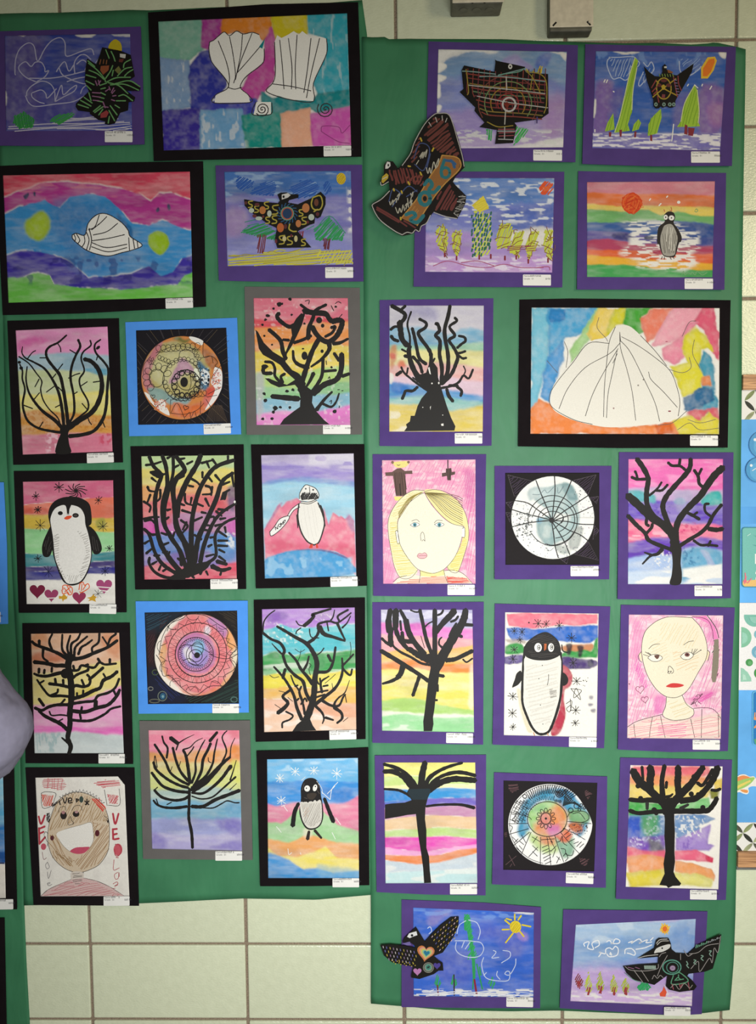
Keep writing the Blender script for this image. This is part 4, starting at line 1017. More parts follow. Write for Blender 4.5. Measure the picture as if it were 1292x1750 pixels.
# 12 ---- pollarded tree, purple mat
a = Art('tree_painting', 'purple-mounted painting of a pollarded black tree with wide trunk and curling shoots', (640, 500, 850),
        '55 88 600 80 1245 70 1222 1612 600 1622 55 1615', 'purple', '157 147 1143 147 1130 1465 155 1465', group=G_TREE)
a.bands([('#cfcbd8', None), ('#7fb4d4', '157 380 500 370 760 450 900 400 1000 380 1140 420'), ('#a4d0b4', '157 560 600 560 1140 540'), ('#ece4a0', '157 620 600 610 1140 620'), ('#eeb8b4', '157 780 500 740 800 750 1140 810'), ('#e8ccdc', '157 900 600 880 1140 940'), ('#5f9fd8', '157 960 350 960 700 1020 1130 1090'), ('#8fc4c0', '157 1110 500 1080 1130 1150'), ('#e4cc62', '157 1180 500 1190 800 1240 1130 1190')], 20, 22, mott=.42)
a.blob('160 590 240 560 220 720 170 800', '#d88a5a', 20, 20, .8).blob('160 650 210 650 220 700 170 700', '#e05a50', 14, 12, .8).blob('240 740 300 720 330 780 260 790', '#e86a50', 18, 14, .8).blob('180 960 300 960 400 1030 350 1080 180 1040', '#3a7ad0', 20, 16, .8).blob('330 150 600 150 640 300 450 260 330 300', '#a6a0cc', 50, 30, .7).blob('160 850 200 880 180 960 160 950', WH, 8, 8).speck('160 1250 800 1300 600 1465 160 1465', WH, .58, 16, .6, .5, 1.5)
a.layer('ink_tree')
a.f('310 1462 340 1420 330 1390 370 1360 380 1300 420 1300 450 1200 490 1120 550 1050 480 980 470 870 540 850 570 760 620 745 660 800 665 900 690 980 710 1050 750 1180 800 1320 845 1410 835 1455', None)
a.s(58, '560 1000 460 900 390 770 360 640 370 570', taper=.6).s(46, '345 570 290 500 275 420 265 320', taper=1.1).s(36, '270 330 310 290 320 240 270 200 180 150', taper=1.0).s(26, '270 200 325 150').s(26, '265 370 210 370 170 400').s(30, '250 520 200 500 175 465').s(20, '370 580 370 470 345 340 385 210', taper=.8)
a.s(30, '540 760 470 700 440 580 415 460 395 385').s(36, '590 780 590 660 550 580 490 500 460 430 530 380 540 330 470 288', taper=.7).s(28, '500 850 470 760 400 680')
a.s(36, '700 960 705 800 680 660 685 520 640 460 680 410 660 340 640 340', taper=.8).s(36, '690 970 760 860 770 680 740 500 735 390 770 260 790 150', taper=.9).s(34, '700 970 800 870 850 760 870 680 830 590 780 510 840 460 785 370 860 310 840 275', taper=.7)
a.s(24, '865 590 910 550 950 520 940 480 880 465').s(22, '860 650 910 640 950 625').s(22, '880 670 920 700 960 695').s(20, '285 605 330 630').s(34, '315 675 350 680').s(16, '610 740 630 700')
a.s(22, '560 1040 470 980 390 920 310 850 280 790', taper=.8).s(14, '570 1020 480 960 400 900').s(16, '340 860 350 800').s(30, '230 875 280 840').s(26, '450 1000 400 1040 330 1040 310 1080 290 1125')
a.s(22, '700 1010 800 990 880 950 930 880 985 910 1030 815', taper=.9).s(12, '930 880 950 830 930 780').s(26, '780 985 870 985').s(30, '755 1020 775 1090 820 1150').s(26, '860 995 910 1040 900 1095')
a.layer('white_flecks', 'paint', WH).d(601, 962, 8).d(672, 958, 8, 12).f('695 1385 720 1380 722 1405 700 1405').f('580 1210 590 1195 585 1240').f('560 800 575 790 590 870 575 860').d(505, 1212, 5).d(713, 1293, 5)
a.card(838, 1482, 1125, 1590, rot=0); a.done()

# 14 ---- penguin with hearts
a = Art('penguin_painting', 'black-mounted painting of a round-headed penguin on rainbow with hearts at its feet', (10, 790, 230),
        '100 88 1205 78 1232 1495 160 1500', 'black', '193 195 1093 180 1122 1410 238 1412', group=G_PENG)
a.bands([('#d86a8c', None), ('#e87a60', '193 430 500 400 860 360 1100 350'), ('#d8b848', '193 520 500 520 900 560 1100 550'), ('#96d494', '200 660 500 670 900 690 1105 700'), ('#3f8a92', '225 905 500 930 900 910 1110 890'), ('#4a3f7a', '230 1040 500 1040 900 990 1110 985'), ('#2f2f88', '230 1090 500 1090 870 1050 1112 1040'), ('#f2eee6', '235 1175 600 1170 870 1110 1115 1120')], 8, 7, gap=5, mott=.25)
a.blob('205 470 300 450 430 460 430 520 210 520', '#c84a40', 20, 14, .6).blob('920 590 1000 560 1020 640 950 670', '#9a9a20', 14, 10, .8)
a.layer('painted_hearts', 'paint', '#7a1f3c').heart(345, 1280, 78, '#7c1f3e').heart(485, 1320, 70, '#a04068').heart(762, 1345, 68, '#9a3558').heart(1010, 1230, 80, '#a84a78').ss(9, '430 1355 530 1350|940 1240 1080 1250|960 1275 1050 1285', WH)
a.layer('painted_stars', 'paint', '#d0a030').f('560 1330 590 1335 610 1310 640 1340 650 1320 640 1360 610 1370 600 1390 590 1360 560 1360').f('840 1350 880 1340 910 1310 915 1335 940 1340 920 1360 930 1390 890 1375 850 1385 870 1362')
a.layer('ink_stars', 'ink', '#1c1818')
a.star(325, 340, 38, 8).star(345, 475, 42, 10).star(370, 630, 62, 6).star(555, 250, 50, 9).star(950, 380, 42, 7).star(995, 640, 52, 6).star(1060, 860, 36, 7).star(350, 960, 34, 7).star(455, 1090, 62, 6, '#14143a').star(1020, 1085, 44, 7, '#14143a').star(950, 1310, 46, 4)
for i in range(11):
    t = i/11*6.283; a.s(9, [725, 285, 725+45*math.cos(t), 285+40*math.sin(t), 725+110*math.cos(t+.5), 285+72*math.sin(t+.5)])
a.layer('ink_penguin', 'ink', '#16110f')
a.f('470 640 450 540 460 460 510 390 600 350 720 345 800 370 860 420 880 520 880 610 850 650 880 760 890 900 860 1060 800 1180 720 1225 650 1220 590 1170 540 1050 500 920 480 780', None, True)
a.f('480 640 440 700 395 810 390 890 410 940 460 940 490 880 500 780', None, True).f('850 640 920 690 970 790 985 870 950 915 900 905 880 800', None, True)
a.f('500 760 480 640 472 560 510 470 580 430 625 440 640 530 655 440 700 430 770 460 810 530 820 620 850 720 875 850 875 960 840 1080 780 1180 700 1210 630 1195 570 1080 520 950', '#efece6', True)
a.f('620 420 650 420 685 410 660 470 655 530 640 500 625 440')
a.hatch('500 700 560 720 560 1000 640 1180 560 1080 510 900', '#b8b4ae', 20, 22, 8).hatch('740 690 850 720 870 900 850 1050 780 1160 760 1100 830 900 800 780', '#bcb8b2', 20, 22, 8).hatch('640 1120 760 1120 740 1200 660 1200', '#b0aca4', 70, 20, 5)
a.d(570, 508, 25, 20).d(722, 530, 32, 23).d(722, 532, 20, 13, '#4a4440').f('610 555 640 535 685 535 670 560 640 572 615 568', '#e8532e', True)
a.hatch('405 820 480 700 480 880 440 920', '#4a4543', 75, 24, 5).hatch('880 700 960 800 960 890 900 880', '#4a4543', 100, 24, 5)
a.layer('crayon_feet', 'crayon', '#e8602c').ss(9, '600 1270 600 1230 640 1225 690 1250 690 1310 660 1320 640 1300 600 1310 590 1270|610 1250 660 1310|640 1230 680 1300|620 1290 680 1240').ss(9, '760 1270 770 1210 800 1195 815 1225 850 1210 860 1250 790 1295 765 1290|790 1210 785 1280|830 1220 800 1270')
a.card(865, 1412, 1132, 1508, rot=1); a.done()

# 15 ---- dense thicket
a = Art('tree_painting', 'black-mounted painting of a dense black thicket of many trunks over yellow, red and blue', (215, 750, 430),
        '62 78 1218 58 1248 1533 118 1538', 'black', '175 180 1118 168 1152 1425 212 1435', group=G_TREE)
a.bands([('#c4dca0', None), ('#e8d878', '175 300 600 340 1120 300'), ('#e8a86c', '180 470 500 500 800 440 1125 500'), ('#e07a7c', '190 640 600 560 1130 600'), ('#b880a8', '195 820 500 760 800 740 1135 720'), ('#6a88c8', '200 980 600 940 900 960 1140 950'), ('#8a78b8', '205 1160 400 1180 700 1150'), ('#d8556c', '210 1300 400 1260 700 1330 1000 1290 1150 1250')], 22, 24, mott=.32)
a.blob('200 850 330 830 330 980 230 980', '#e44fb4', 24, 16, .85).blob('340 870 480 860 520 960 400 980', '#d45ab8', 24, 16, .8).blob('1050 820 1140 840 1140 990 1060 960', '#d86abc', 20, 16, .85).blob('430 640 500 700 490 860 420 860', '#e0405a', 20, 12, .7).blob('920 660 1040 640 1000 780 920 760', '#dc4a5a', 20, 14, .8).blob('1060 500 1140 500 1140 720 1060 700', '#4a4a80', 24, 14, .8).blob('210 1000 360 1000 400 1150 230 1150', '#3f7fd4', 30, 20, .7).blob('900 1000 1140 1000 1140 1240 920 1200', '#4f92d0', 30, 20, .7).speck('1040 960 1140 960 1130 1120 1040 1100', WH, .56, 4, .7)
a.layer('ink_tree')
a.f('440 1425 540 1370 640 1300 650 1180 690 1130 740 1180 740 1270 800 1260 900 1240 740 1380 660 1420', None)
T = a.s
T(30, '620 1420 440 1415 320 1360 260 1270 265 1210', taper=.8); T(36, '600 1400 480 1340 380 1260 310 1140 260 980 205 920', taper=.8); T(44, '600 1380 480 1240 390 1100 345 960 320 760 320 600 350 470 380 370 300 280 255 180', taper=.7)
T(38, '640 1330 570 1140 480 1000 400 840 400 640 440 480 430 300 390 175', taper=.9); T(30, '590 1290 570 1150 470 1000 420 860 420 700 460 520 500 350 500 180', taper=.9); T(54, '680 1250 630 1080 540 900 520 700 500 520 540 400 620 320 530 180', taper=.7)
T(48, '540 800 560 640 640 440 740 270 780 170', taper=.9); T(44, '690 1200 690 900 720 690 780 500 880 340 970 270 1120 220', taper=.8); T(52, '720 1260 760 1020 850 820 940 620 1000 440 1110 350', taper=.6); T(40, '780 1260 820 1080 900 880 990 760 1140 660', taper=.6)
T(32, '720 1360 850 1270 940 1190 930 1000 980 900 1060 840 1140 810', taper=.7); T(24, '700 1390 820 1330 880 1260'); T(44, '900 1300 1000 1340 1090 1320', taper=.6); T(40, '950 1250 1050 1280', taper=.7)
a.ss(24, '200 820 300 800 360 800|220 270 300 260 380 235|270 340 330 380 420 360|280 400 330 440|240 490 260 530 310 540|270 570 240 650|200 640 270 690 260 750|370 520 370 600 340 640|210 840 280 830 320 870|620 560 630 650 700 680|690 600 680 660|560 660 620 680|590 730 690 760|580 830 650 890 600 960|640 850 600 930|660 480 710 490|670 400 740 440 770 470|640 260 700 230|840 230 870 300|790 250 900 220|900 210 960 290|1060 175 1060 240|800 340 800 400|860 390 900 440|830 480 880 500 890 560 800 570|900 490 890 580|830 610 870 690|790 750 840 760|740 660 810 690|710 840 800 800|870 800 920 800 910 860|830 880 900 890|820 930 890 940|930 370 980 430|1000 470 1080 440|1100 360 1120 490|1010 560 1080 520|1000 600 1030 620|930 890 1000 870|940 740 1000 790|960 720 1060 730|980 820 1040 810|1030 900 1040 960|960 940 1050 1000|960 1040 1060 1040|960 1090 1060 1095|970 1130 1030 1160|860 1100 900 1080|970 1200 1040 1250|880 1010 930 1000|840 1200 920 1180|310 1190 370 1190|290 1280 340 1250|360 1340 380 1290|400 1350 450 1320|230 1170 290 1120|210 1070 260 1040|240 950 290 980|290 980 350 975|400 1160 450 1150|450 1200 470 1150|410 1080 460 1060|500 1000 520 950|550 1220 600 1250 630 1220|440 980 380 960|430 820 460 800|720 980 760 1010|790 1030 760 960|780 1380 800 1350|840 1350 860 1390|985 1390 1000 1340|700 1400 720 1420|440 730 480 720|500 300 560 270|530 400 600 380|570 210 620 200|440 200 480 180', taper=.7)
a.f('270 330 330 320 420 360 380 410 330 400').f('530 380 590 320 630 300 620 390 560 420')
a.f('1000 560 1060 530 1040 620 980 630').layer('white_fleck', 'paint', WH).d(1130, 645, 10, 14).d(492, 950, 8)
a.card(885, 1432, 1162, 1532, rot=-.5); a.done()

# 16 ---- penguin with surfboard
a = Art('penguin_painting', 'black-mounted painting of a white penguin holding a lettered paddle between pink hills', (420, 750, 640),
        '60 58 1192 55 1220 1465 600 1485 112 1492', 'black', '162 165 1085 147 1112 1368 202 1392', group=G_PENG)
a.bands([('#c4b8dc', None), ('#a392d4', '162 260 400 240 700 280 1085 320'), ('#7f9cd4', '170 440 350 400 550 380 800 410 1085 430'), ('#a4d4ea', '175 470 400 430 700 440 1085 480')], 16, 20, mott=.4)
a.speck('162 165 1085 150 1085 420 170 430', '#7f6cc4', .58, 22, .5, .4, 2).speck('640 150 1085 150 1085 260 640 260', '#e6e2ea', .45, 14, .6)
a.blob('190 910 260 780 345 640 370 680 420 620 520 595 560 620 560 900 780 900 790 680 830 850 880 735 940 780 960 770 1000 800 1040 760 1090 820 1108 1100 1112 1365 1050 1300 1060 1200 900 1120 640 1095 400 1130 205 1200', '#e8809a', 8, 8, 1, .35, False)
a.blob('1010 780 1040 755 1090 820 1095 920 1050 900', '#a888b4', 20, 12, .7).blob('220 1050 400 1000 600 1060 900 1050 1100 1080 1100 1200 900 1110 600 1080 300 1140', '#e0607c', 40, 20, .7).blob('200 800 340 560 540 500 520 590 340 640 240 800', '#a8d4e8', 30, 20, .5).blob('205 900 260 780 350 640 370 660 250 830', '#a878a8', 8, 8, .6)
a.blob('200 1210 300 1160 480 1110 640 1100 850 1120 1000 1170 1060 1230 1070 1360 202 1392', '#4f9ed4', 8, 10, 1, .3).speck('200 1180 1070 1180 1070 1365 202 1390', '#a8d0e8', .6, 14, .6, 1, 1.2).blob('500 1110 640 1095 850 1115 1020 1180 1000 1190 850 1135 640 1108', '#7a5a8a', 5, 4, .7)
a.layer('white_penguin', 'paint', WH).f('555 640 600 630 720 620 760 720 790 830 780 920 740 1030 690 1060 630 1030 560 930 535 820 530 720', '#eeeae2', True).f('250 930 300 880 350 800 430 770 445 790 400 860 330 930 265 970', '#f2f0ec', True).f('425 770 470 700 550 640 545 680 480 720 440 785', '#f2f0ec').f('545 580 560 520 600 465 650 470 710 500 735 560 720 610 560 620', '#f0eee8', True)
a.layer('ink_penguin', 'ink', '#26221f')
a.hatch('550 560 590 530 650 540 720 540 735 590 700 605 560 610', '#24201e', 60, 11, 12).hatch('550 560 720 545 730 600 560 610', '#24201e', 5, 14, 9)
a.ss(7, '545 600 550 540 600 465 650 470 710 500 740 560 730 600|555 640 640 650 720 615|550 620 640 632 720 600|645 480 650 540|250 930 300 870 350 800 430 770 445 790 400 860 330 930 265 970 250 930|425 770 470 700 550 640|445 780 490 715 550 680')
a.ss(14, '540 650 530 780 560 920 620 1020 690 1060|730 640 765 720 795 830 780 920 740 1030 690 1060').s(22, '525 760 530 890', taper=.4).s(30, '750 670 780 740 800 870', taper=.4).d(608, 500, 8).d(682, 510, 9).hatch('560 640 720 640 780 850 690 1050 560 900', '#dedad2', 100, 40, 4)
a.layer('inked_word', 'ink', '#26221f').ss(7, '310 910 305 880 330 900 325 870|345 880 335 860 355 850 360 875 345 880|365 865 360 840 375 855 380 830 390 855|400 840 385 825 405 810 400 830')
a.layer('crayon_feet', 'crayon', '#d8432e').f('655 1055 680 1050 675 1090 640 1092').f('710 1050 725 1048 735 1088 712 1090')
a.card(855, 1375, 1125, 1472); a.done()
# 17 ---- portrait, blond
a = Art('portrait_drawing', 'purple-mounted portrait drawing of a blond face with blue eyes on pink crayon', (625, 765, 840),
        '72 68 1232 68 1205 1512 600 1520 78 1512', 'purple', '168 130 1122 122 1120 1388 180 1388', '#f6efe4', group=G_FACE, sheet_name='drawing_paper')
a.bands([('#f2a4c4', None)], mott=.45).speck(None, '#f7dfe2', .6, 8, .6, .8, 1.6).blob('1000 250 1115 260 1100 600 1020 520', '#e070b4', 40, 30, .6).blob('180 1150 300 1250 260 1380 180 1385', '#ee8cc0', 30, 20, .6)
a.layer('crayon_hatching', 'crayon', '#e87ab4').hatch('172 140 1118 130 1118 700 1040 640 900 470 640 430 400 480 250 640 230 860 180 860', '#e98ab8', 65, 26, 4, wav=.3).hatch('1000 240 1115 220 1115 1300 1000 1250 1050 900', '#e070ae', 80, 20, 5).hatch('180 880 230 880 260 1200 300 1320 180 1380', '#e88aba', 80, 22, 4)
a.layer('crayon_figure', 'crayon', '#5a4038').f('280 150 440 140 430 180 390 205 320 205 290 180', '#efe08a', True).f('200 255 270 250 320 215 360 210 400 240 475 235 480 270 400 270 420 495 310 495 280 290 205 290', '#6a5048').hatch('285 250 410 250 420 490 310 490', '#4a342c', 95, 14, 7).s(8, '350 370 358 490', '#2a201c').d(275, 152, 14, 16, '#8a6a58').d(438, 150, 14, 14, '#8a6a58').ss(5, '320 178 345 182|330 185 355 176', '#7a5a3a').f('290 500 400 500 360 545 300 540', '#f0e484')
a.layer('crayon_cross', 'crayon', '#4a3834').s(10, '840 130 840 210', '#1f1a1a').f('820 215 875 210 880 250 915 245 912 275 872 285 870 335 835 335 830 290 780 300 778 262 820 255', '#5a443e').hatch('825 215 872 215 868 330 835 330', '#3a2a26', 90, 12, 6)
a.layer('drawn_hair', 'crayon', '#eadb7a')
a.f('600 440 480 440 360 520 270 640 230 760 235 900 260 1050 290 1200 340 1310 400 1338 470 1320 530 1250 420 1100 350 980 330 860 330 730 420 580 590 455', '#f5ecbe', True)
a.f('600 455 640 425 780 445 920 530 1000 640 1045 780 1050 930 1010 1080 960 1230 930 1275 870 1265 830 1215 900 1130 970 1000 1000 850 1000 800 880 780 760 680 680 580', '#f0e4a2', True)
a.hatch('245 760 330 760 340 960 430 1110 530 1250 450 1320 350 1310 290 1180 250 960', '#dccb62', 5, 15, 5).hatch('850 1210 940 1060 1000 900 1040 950 990 1130 930 1265', '#dccb55', 10, 14, 5).hatch('260 700 330 580 450 470 560 450 420 580 330 740', '#d8c878', 20, 18, 4)
for i in range(13):
    a.s(5, [605+i*5, 460, 700+i*12, 560-i*7, 830+i*9, 700-i*17, 990, 790-i*22], ['#6a5a34', '#a8943e', '#55482c'][i % 3])
for i in range(6):
    a.s(5, [585-i*4, 458, 480-i*8, 520, 340-i*1, 725-i*12], ['#7a6a34', '#b09c40'][i % 2])
a.layer('drawn_face', 'crayon', '#f3ead0').f('595 465 650 560 760 690 870 775 1000 805 990 880 960 1000 900 1130 800 1240 700 1280 620 1275 520 1230 420 1110 350 980 330 860 335 735 420 590 540 490', '#f4ecd6', True)
a.f('555 1250 700 1285 800 1240 810 1300 700 1320 555 1315', '#f0e29c').f('560 1310 690 1320 810 1300 800 1250 950 1262 1040 1320 1090 1385 280 1386 330 1330 480 1290', '#f4e6d0').hatch('360 1360 700 1310 1040 1330 1090 1384 300 1384', '#dd6a58', 3, 11, 6).hatch('820 1310 1040 1330 1060 1380 830 1380', '#d84a44', 5, 10, 6)
a.f('305 855 325 850 345 965 325 975', '#f8f4ea').f('985 825 1012 822 1010 912 980 912', '#f8f4ea')
for x in (502, 752):
    a.f([x-48, 790, x-20, 768, x+20, 765, x+48, 785, x+20, 808, x-20, 810], '#f8f6f0', True).d(x, 788, 20, 20, '#5a9aa8').d(x, 790, 8, 8, '#181818')
a.f('525 1105 545 1080 575 1082 605 1072 628 1100 605 1128 560 1132 535 1120', '#eab8bc', True)
a.layer('pencil_lines', 'ink', '#4c4a4a')
a.ss(4.5, '595 465 540 490 420 590 335 735 330 860 350 980 420 1110 520 1230 620 1275 700 1280 800 1240 900 1130 960 1000 990 880 1000 800|600 440 480 440 360 520 270 640 230 760 235 900 260 1050 290 1200 340 1310 400 1338 470 1320 530 1250|600 450 700 430 820 455 930 530 1010 650 1045 780 1050 930 1010 1080 960 1230 930 1275 870 1265 830 1215|600 455 660 560 770 690 880 775 1000 805|555 1250 558 1300 545 1380|795 1245 810 1310 840 1385|280 1370 340 1325 420 1305|800 1255 900 1250 1000 1290 1090 1385|305 855 325 850 345 965 325 975 305 855|985 825 1012 822 1010 912 980 912|565 950 562 890 580 862 598 890 606 955|575 955 590 940 606 955|455 790 500 765 552 785 500 812 455 790|702 785 750 765 802 785 750 810 702 785|470 750 520 735 550 760|700 770 730 742 785 745')
a.ss(4, '525 1105 545 1080 575 1082 605 1072 628 1100 605 1128 560 1132 535 1120 525 1105|535 1105 580 1100 620 1103', '#9a5058')
a.card(835, 1398, 1112, 1502); a.done()

# 18 ---- spider web disc
a = Art('pattern_disc', 'purple-mounted round drawing of a black spider web on pale grey moon', (835, 780, 1055),
        '55 95 1222 95 1192 1225 52 1225', 'purple', '160 165 1098 163 1095 1080 160 1080', '#1c1719', group=G_DISC, sheet_name='black_square')
a.layer('crayon_patches', 'crayon', '#3a2a3e')
for p in ('185 185 420 245 300 380 250 400', '1065 185 980 390 880 270 840 240', '985 850 1085 1035 830 970', '1090 400 1070 470 1000 410', '165 460 260 450 220 530', '690 1010 790 1000 770 1070', '1090 740 1030 830 1050 690', '165 560 210 560 205 660'):
    a.hatch(p, '#43324a', 40, 20, 6).s(4, pts(p).ravel().tolist()+pts(p)[0].tolist(), '#5a5058', sm=False)
a.disc(632, 610, 418, 416, '#f1f0ec', 'round white paper with grey-green wash', (
    ('430 380 560 330 700 260 800 270 860 330 890 480 900 620 860 780 800 830 700 860 560 850 470 700 500 620 600 560 480 470', '#a9c0c1'),
    ('500 640 620 640 640 860 560 880 480 760', '#96b2b4'),
    ('560 690 610 700 600 800 540 790', '#c4d4d2'),
    ('720 280 800 270 850 330 880 440 800 430 760 380', '#86a4a8'),
    ('400 330 560 300 640 330 600 460 480 420 400 440', '#bccfd0'),
    ('640 870 740 890 800 960 700 960', '#b8c0bc'),
    ('860 700 940 720 900 880 820 930 780 880', '#b4bab6'),
    ('470 625 530 605 530 650 480 660', '#7fb0c8'),
    ('640 570 800 590 780 640 660 640', '#e8ece8')))
a.layer('paint_specks', 'ink', '#4a4c50')
for i in range(230):
    t = a.rng.random()*6.283; r_ = 260+150*a.rng.random()
    x, y = 632+r_*math.cos(t), 610+r_*math.sin(t)
    if -2.6 < t-6.283 < -.9:
        continue
    a.d(x, y, 2+6*a.rng.random(), 2+4*a.rng.random(), ['#8c9094', '#5a5c60', '#b4b8b8', '#74808a', '#b8a4b0'][i % 5], n=7)
for i in range(90):
    a.d(270+a.rng.random()*160, 560+a.rng.random()*240, 3+7*a.rng.random(), 3+5*a.rng.random(), ['#3c3e40', '#8c9290', '#60666a'][i % 3], n=7)
a.layer('ink_web', 'ink', '#1a1716')
a.d(622, 637, 28, 27)
a.ss(8, '622 637 560 480 510 360 465 240|625 630 640 480 655 340 650 200|630 630 700 480 760 380 820 240|640 630 740 550 850 480 985 390|645 640 760 600 870 570 1035 495|650 640 780 650 900 675 1040 680|645 650 780 730 900 780 975 835|630 660 700 770 750 860 800 980|622 660 640 780 655 900 685 1010|600 640 480 650 360 670 215 705|600 630 480 600 370 575 225 530|605 620 490 540 380 465 250 440')
a.o(630, 640, 245, 250, 6, a0=-190, a1=150).o(640, 630, 210, 185, 6, a0=-165, a1=85).o(635, 630, 150, 132, 6, a0=-190, a1=70).o(630, 620, 108, 72, 6, a0=-160, a1=40).ss(6, '738 600 720 650 640 725|560 870 620 885 700 870 790 820 860 730').ss(3.5, '430 380 500 380 550 335 580 365 640 310|680 310 690 370 740 300|560 910 600 940 640 910', '#6a7a80')
a.o(632, 610, 417, 415, 5)
a.on = 'paper'
a.card(806, 1092, 1084, 1192); a.done()

# 19 ---- bare tree over pink and violet
a = Art('tree_painting', 'purple-mounted painting of a smooth black tree over hot pink, teal and violet waves', (1040, 760, 1260),
        '92 75 1235 78 1200 1530 600 1545 72 1540', 'purple', '185 145 1128 143 1115 1390 175 1390', group=G_TREE)
a.bands([('#f074bc', None), ('#c8a8d4', '185 440 500 420 700 460 1128 450'), ('#6a4cc0', '180 570 450 560 700 560 1120 600'), ('#ea6a94', '178 740 450 760 750 790 1118 800'), ('#6a44b8', '176 970 400 930 600 920 760 980 900 920 1115 960'), ('#a4bce4', '176 1140 400 1080 600 1100 800 1020 1115 1050'), ('#c4d4ea', '176 1260 600 1250'), ], 16, 18, mott=.4)
a.blob('190 470 330 460 450 510 430 580 220 555', '#4fb8c0', 16, 14, .9).blob('900 560 1000 480 1100 470 1115 590 960 605', '#2fb4b0', 12, 12, .95).blob('640 560 720 530 760 580 680 600', '#5fb8c4', 14, 12, .8).blob('710 1080 900 1020 1110 1080 1110 1220 1000 1250 720 1370 700 1200', '#5fa8cc', 26, 24, .9).blob('900 1050 980 1080 1060 1250 1000 1270 950 1150', '#a8b8dc', 12, 12, .9).blob('500 600 700 600 740 760 560 780', '#9a84cc', 30, 20, .7).blob('640 500 800 460 840 640 700 680', '#b4b0d4', 34, 24, .6)
a.speck('180 1290 600 1250 600 1390 175 1390', WH, .48, 22, .8, .4, 1.8).speck('720 1240 1112 1180 1112 1390 720 1390', WH, .52, 18, .9, .4, 1.8).speck('420 1060 600 1060 600 1250 420 1200', WH, .6, 3.4, .8).speck('720 1020 880 1020 880 1210 720 1210', '#2f6a9a', .62, 4, .6).speck('440 600 600 600 600 760 440 740', '#5a3cb0', .6, 5, .7).speck('700 790 880 780 880 880 700 880', '#c83a70', .6, 4, .7).speck('185 150 1120 150 1120 420 185 420', '#f8b4dc', .6, 20, .5, .4, 1.8).speck('180 860 600 860 600 930 180 950', '#f6d0dc', .58, 14, .6, .4, 2)
a.layer('ink_tree')
a.f('592 1390 610 1300 620 1180 610 1050 600 960 570 890 640 850 680 870 690 980 710 1040 700 1180 712 1290 695 1390', None, True)
a.s(84, '650 1060 640 950 635 860', taper=.9).s(62, '620 900 520 800 400 720 300 620 180 510', taper=1.1).s(44, '560 800 440 720 370 600 365 470 380 340 330 230 270 145', taper=1.0).s(20, '390 510 450 460 480 430 515 375', taper=.9).s(22, '460 460 520 455 575 400').s(26, '350 345 270 345 215 325').s(22, '275 345 265 300 250 265')
a.s(44, '610 850 560 740 525 620 560 520 650 410 760 290 800 220 805 145', taper=.9).s(24, '760 260 700 215 620 210 580 180').s(26, '690 215 700 145')
a.s(60, '650 880 680 760 770 640 900 510 960 420 1040 310 1125 230', taper=1.0, w0=.8).s(28, '950 440 890 390 880 320 840 255').s(22, '885 300 915 240').s(28, '770 680 830 710 890 745').s(20, '820 710 870 675')
a.s(42, '690 1010 800 940 900 880 970 810 1030 700 1110 600', taper=.7, w0=.8).s(22, '1010 720 950 670 945 600 985 590').s(38, '980 840 1060 850 1120 840').s(22, '830 955 900 1000 980 1000 1070 1010').s(22, '975 1010 1000 960')
a.s(36, '620 1050 480 1000 380 950 345 880 260 800 178 710', taper=1.0, w0=.9).s(26, '365 880 410 830 420 790').s(26, '385 810 360 790 365 730').s(34, '520 1040 470 1090 400 1110 320 1190', taper=.4).s(24, '410 1100 340 1075', taper=.5)
a.card(836, 1404, 1110, 1508); a.done()

# 20 ---- fern-like tree, left
a = Art('tree_painting', 'black-mounted painting of a fern-like black tree over orange, yellow and pink above pale bottom', (30, 1050, 250),
        '68 80 600 78 1140 75 1180 1478 110 1470', 'black', '155 185 1035 175 1088 1370 200 1370', group=G_TREE)
a.bands([('#e6b898', None), ('#ead88a', '160 580 450 560 700 500 1040 460'), ('#ecA0cc', '190 900 500 880 800 800 1060 700'), ('#ea70c0', '195 1100 500 1110 1080 1100'), ('#ccd4d4', '198 1170 600 1150 900 1180 1085 1190')], 16, 18, mott=.35)
a.blob('170 200 300 190 320 300 180 320', '#e8955a', 26, 20, .7).blob('190 380 480 360 480 460 200 460', '#d86a3a', 26, 18, .7).blob('860 200 1030 200 1030 420 880 330', '#e0824a', 34, 20, .6).speck('200 1170 500 1160 420 1360 200 1360', '#8fb0b4', .6, 7, .6, 2, .5).blob('600 750 780 700 800 780 640 830', '#e4cc40', 24, 14, .7)
a.layer('ink_tree')
a.s(44, '545 1370 560 1300 530 1220 550 1100 550 950 565 800 555 640 530 500 550 420', taper=1.4, w0=.8).d(500, 580, 44, 50).d(560, 420, 46, 36)
T = a.s
T(30, '540 450 450 390 360 350 260 315 200 290 165 260', taper=.8); T(24, '240 300 240 250'); T(34, '560 440 680 420 800 370 920 320 1020 250', taper=.8); T(20, '770 370 770 320 830 270 840 180'); T(20, '920 310 950 230 1000 190 1000 175'); T(16, '920 290 870 215')
a.ss(24, '545 410 520 320 550 200|560 400 560 290 620 240 650 180|590 400 600 320 660 260 720 210|630 390 660 320 710 290 770 245|530 410 470 340 470 190|370 350 340 260 370 185|280 340 280 420 330 460', taper=.7)
T(36, '550 510 470 500 400 500 320 480 190 465', taper=.9); T(34, '520 560 420 580 320 605 240 600 190 580', taper=.6); a.ss(22, '240 530 238 575|295 540 290 580|368 520 366 565')
T(26, '555 720 480 700 420 690 340 680'); a.ss(22, '400 630 410 690|480 640 485 700'); T(26, '560 810 450 800 350 800 290 740 240 670 220 640', taper=.6); T(20, '350 800 420 770 430 735'); T(18, '240 680 290 650')
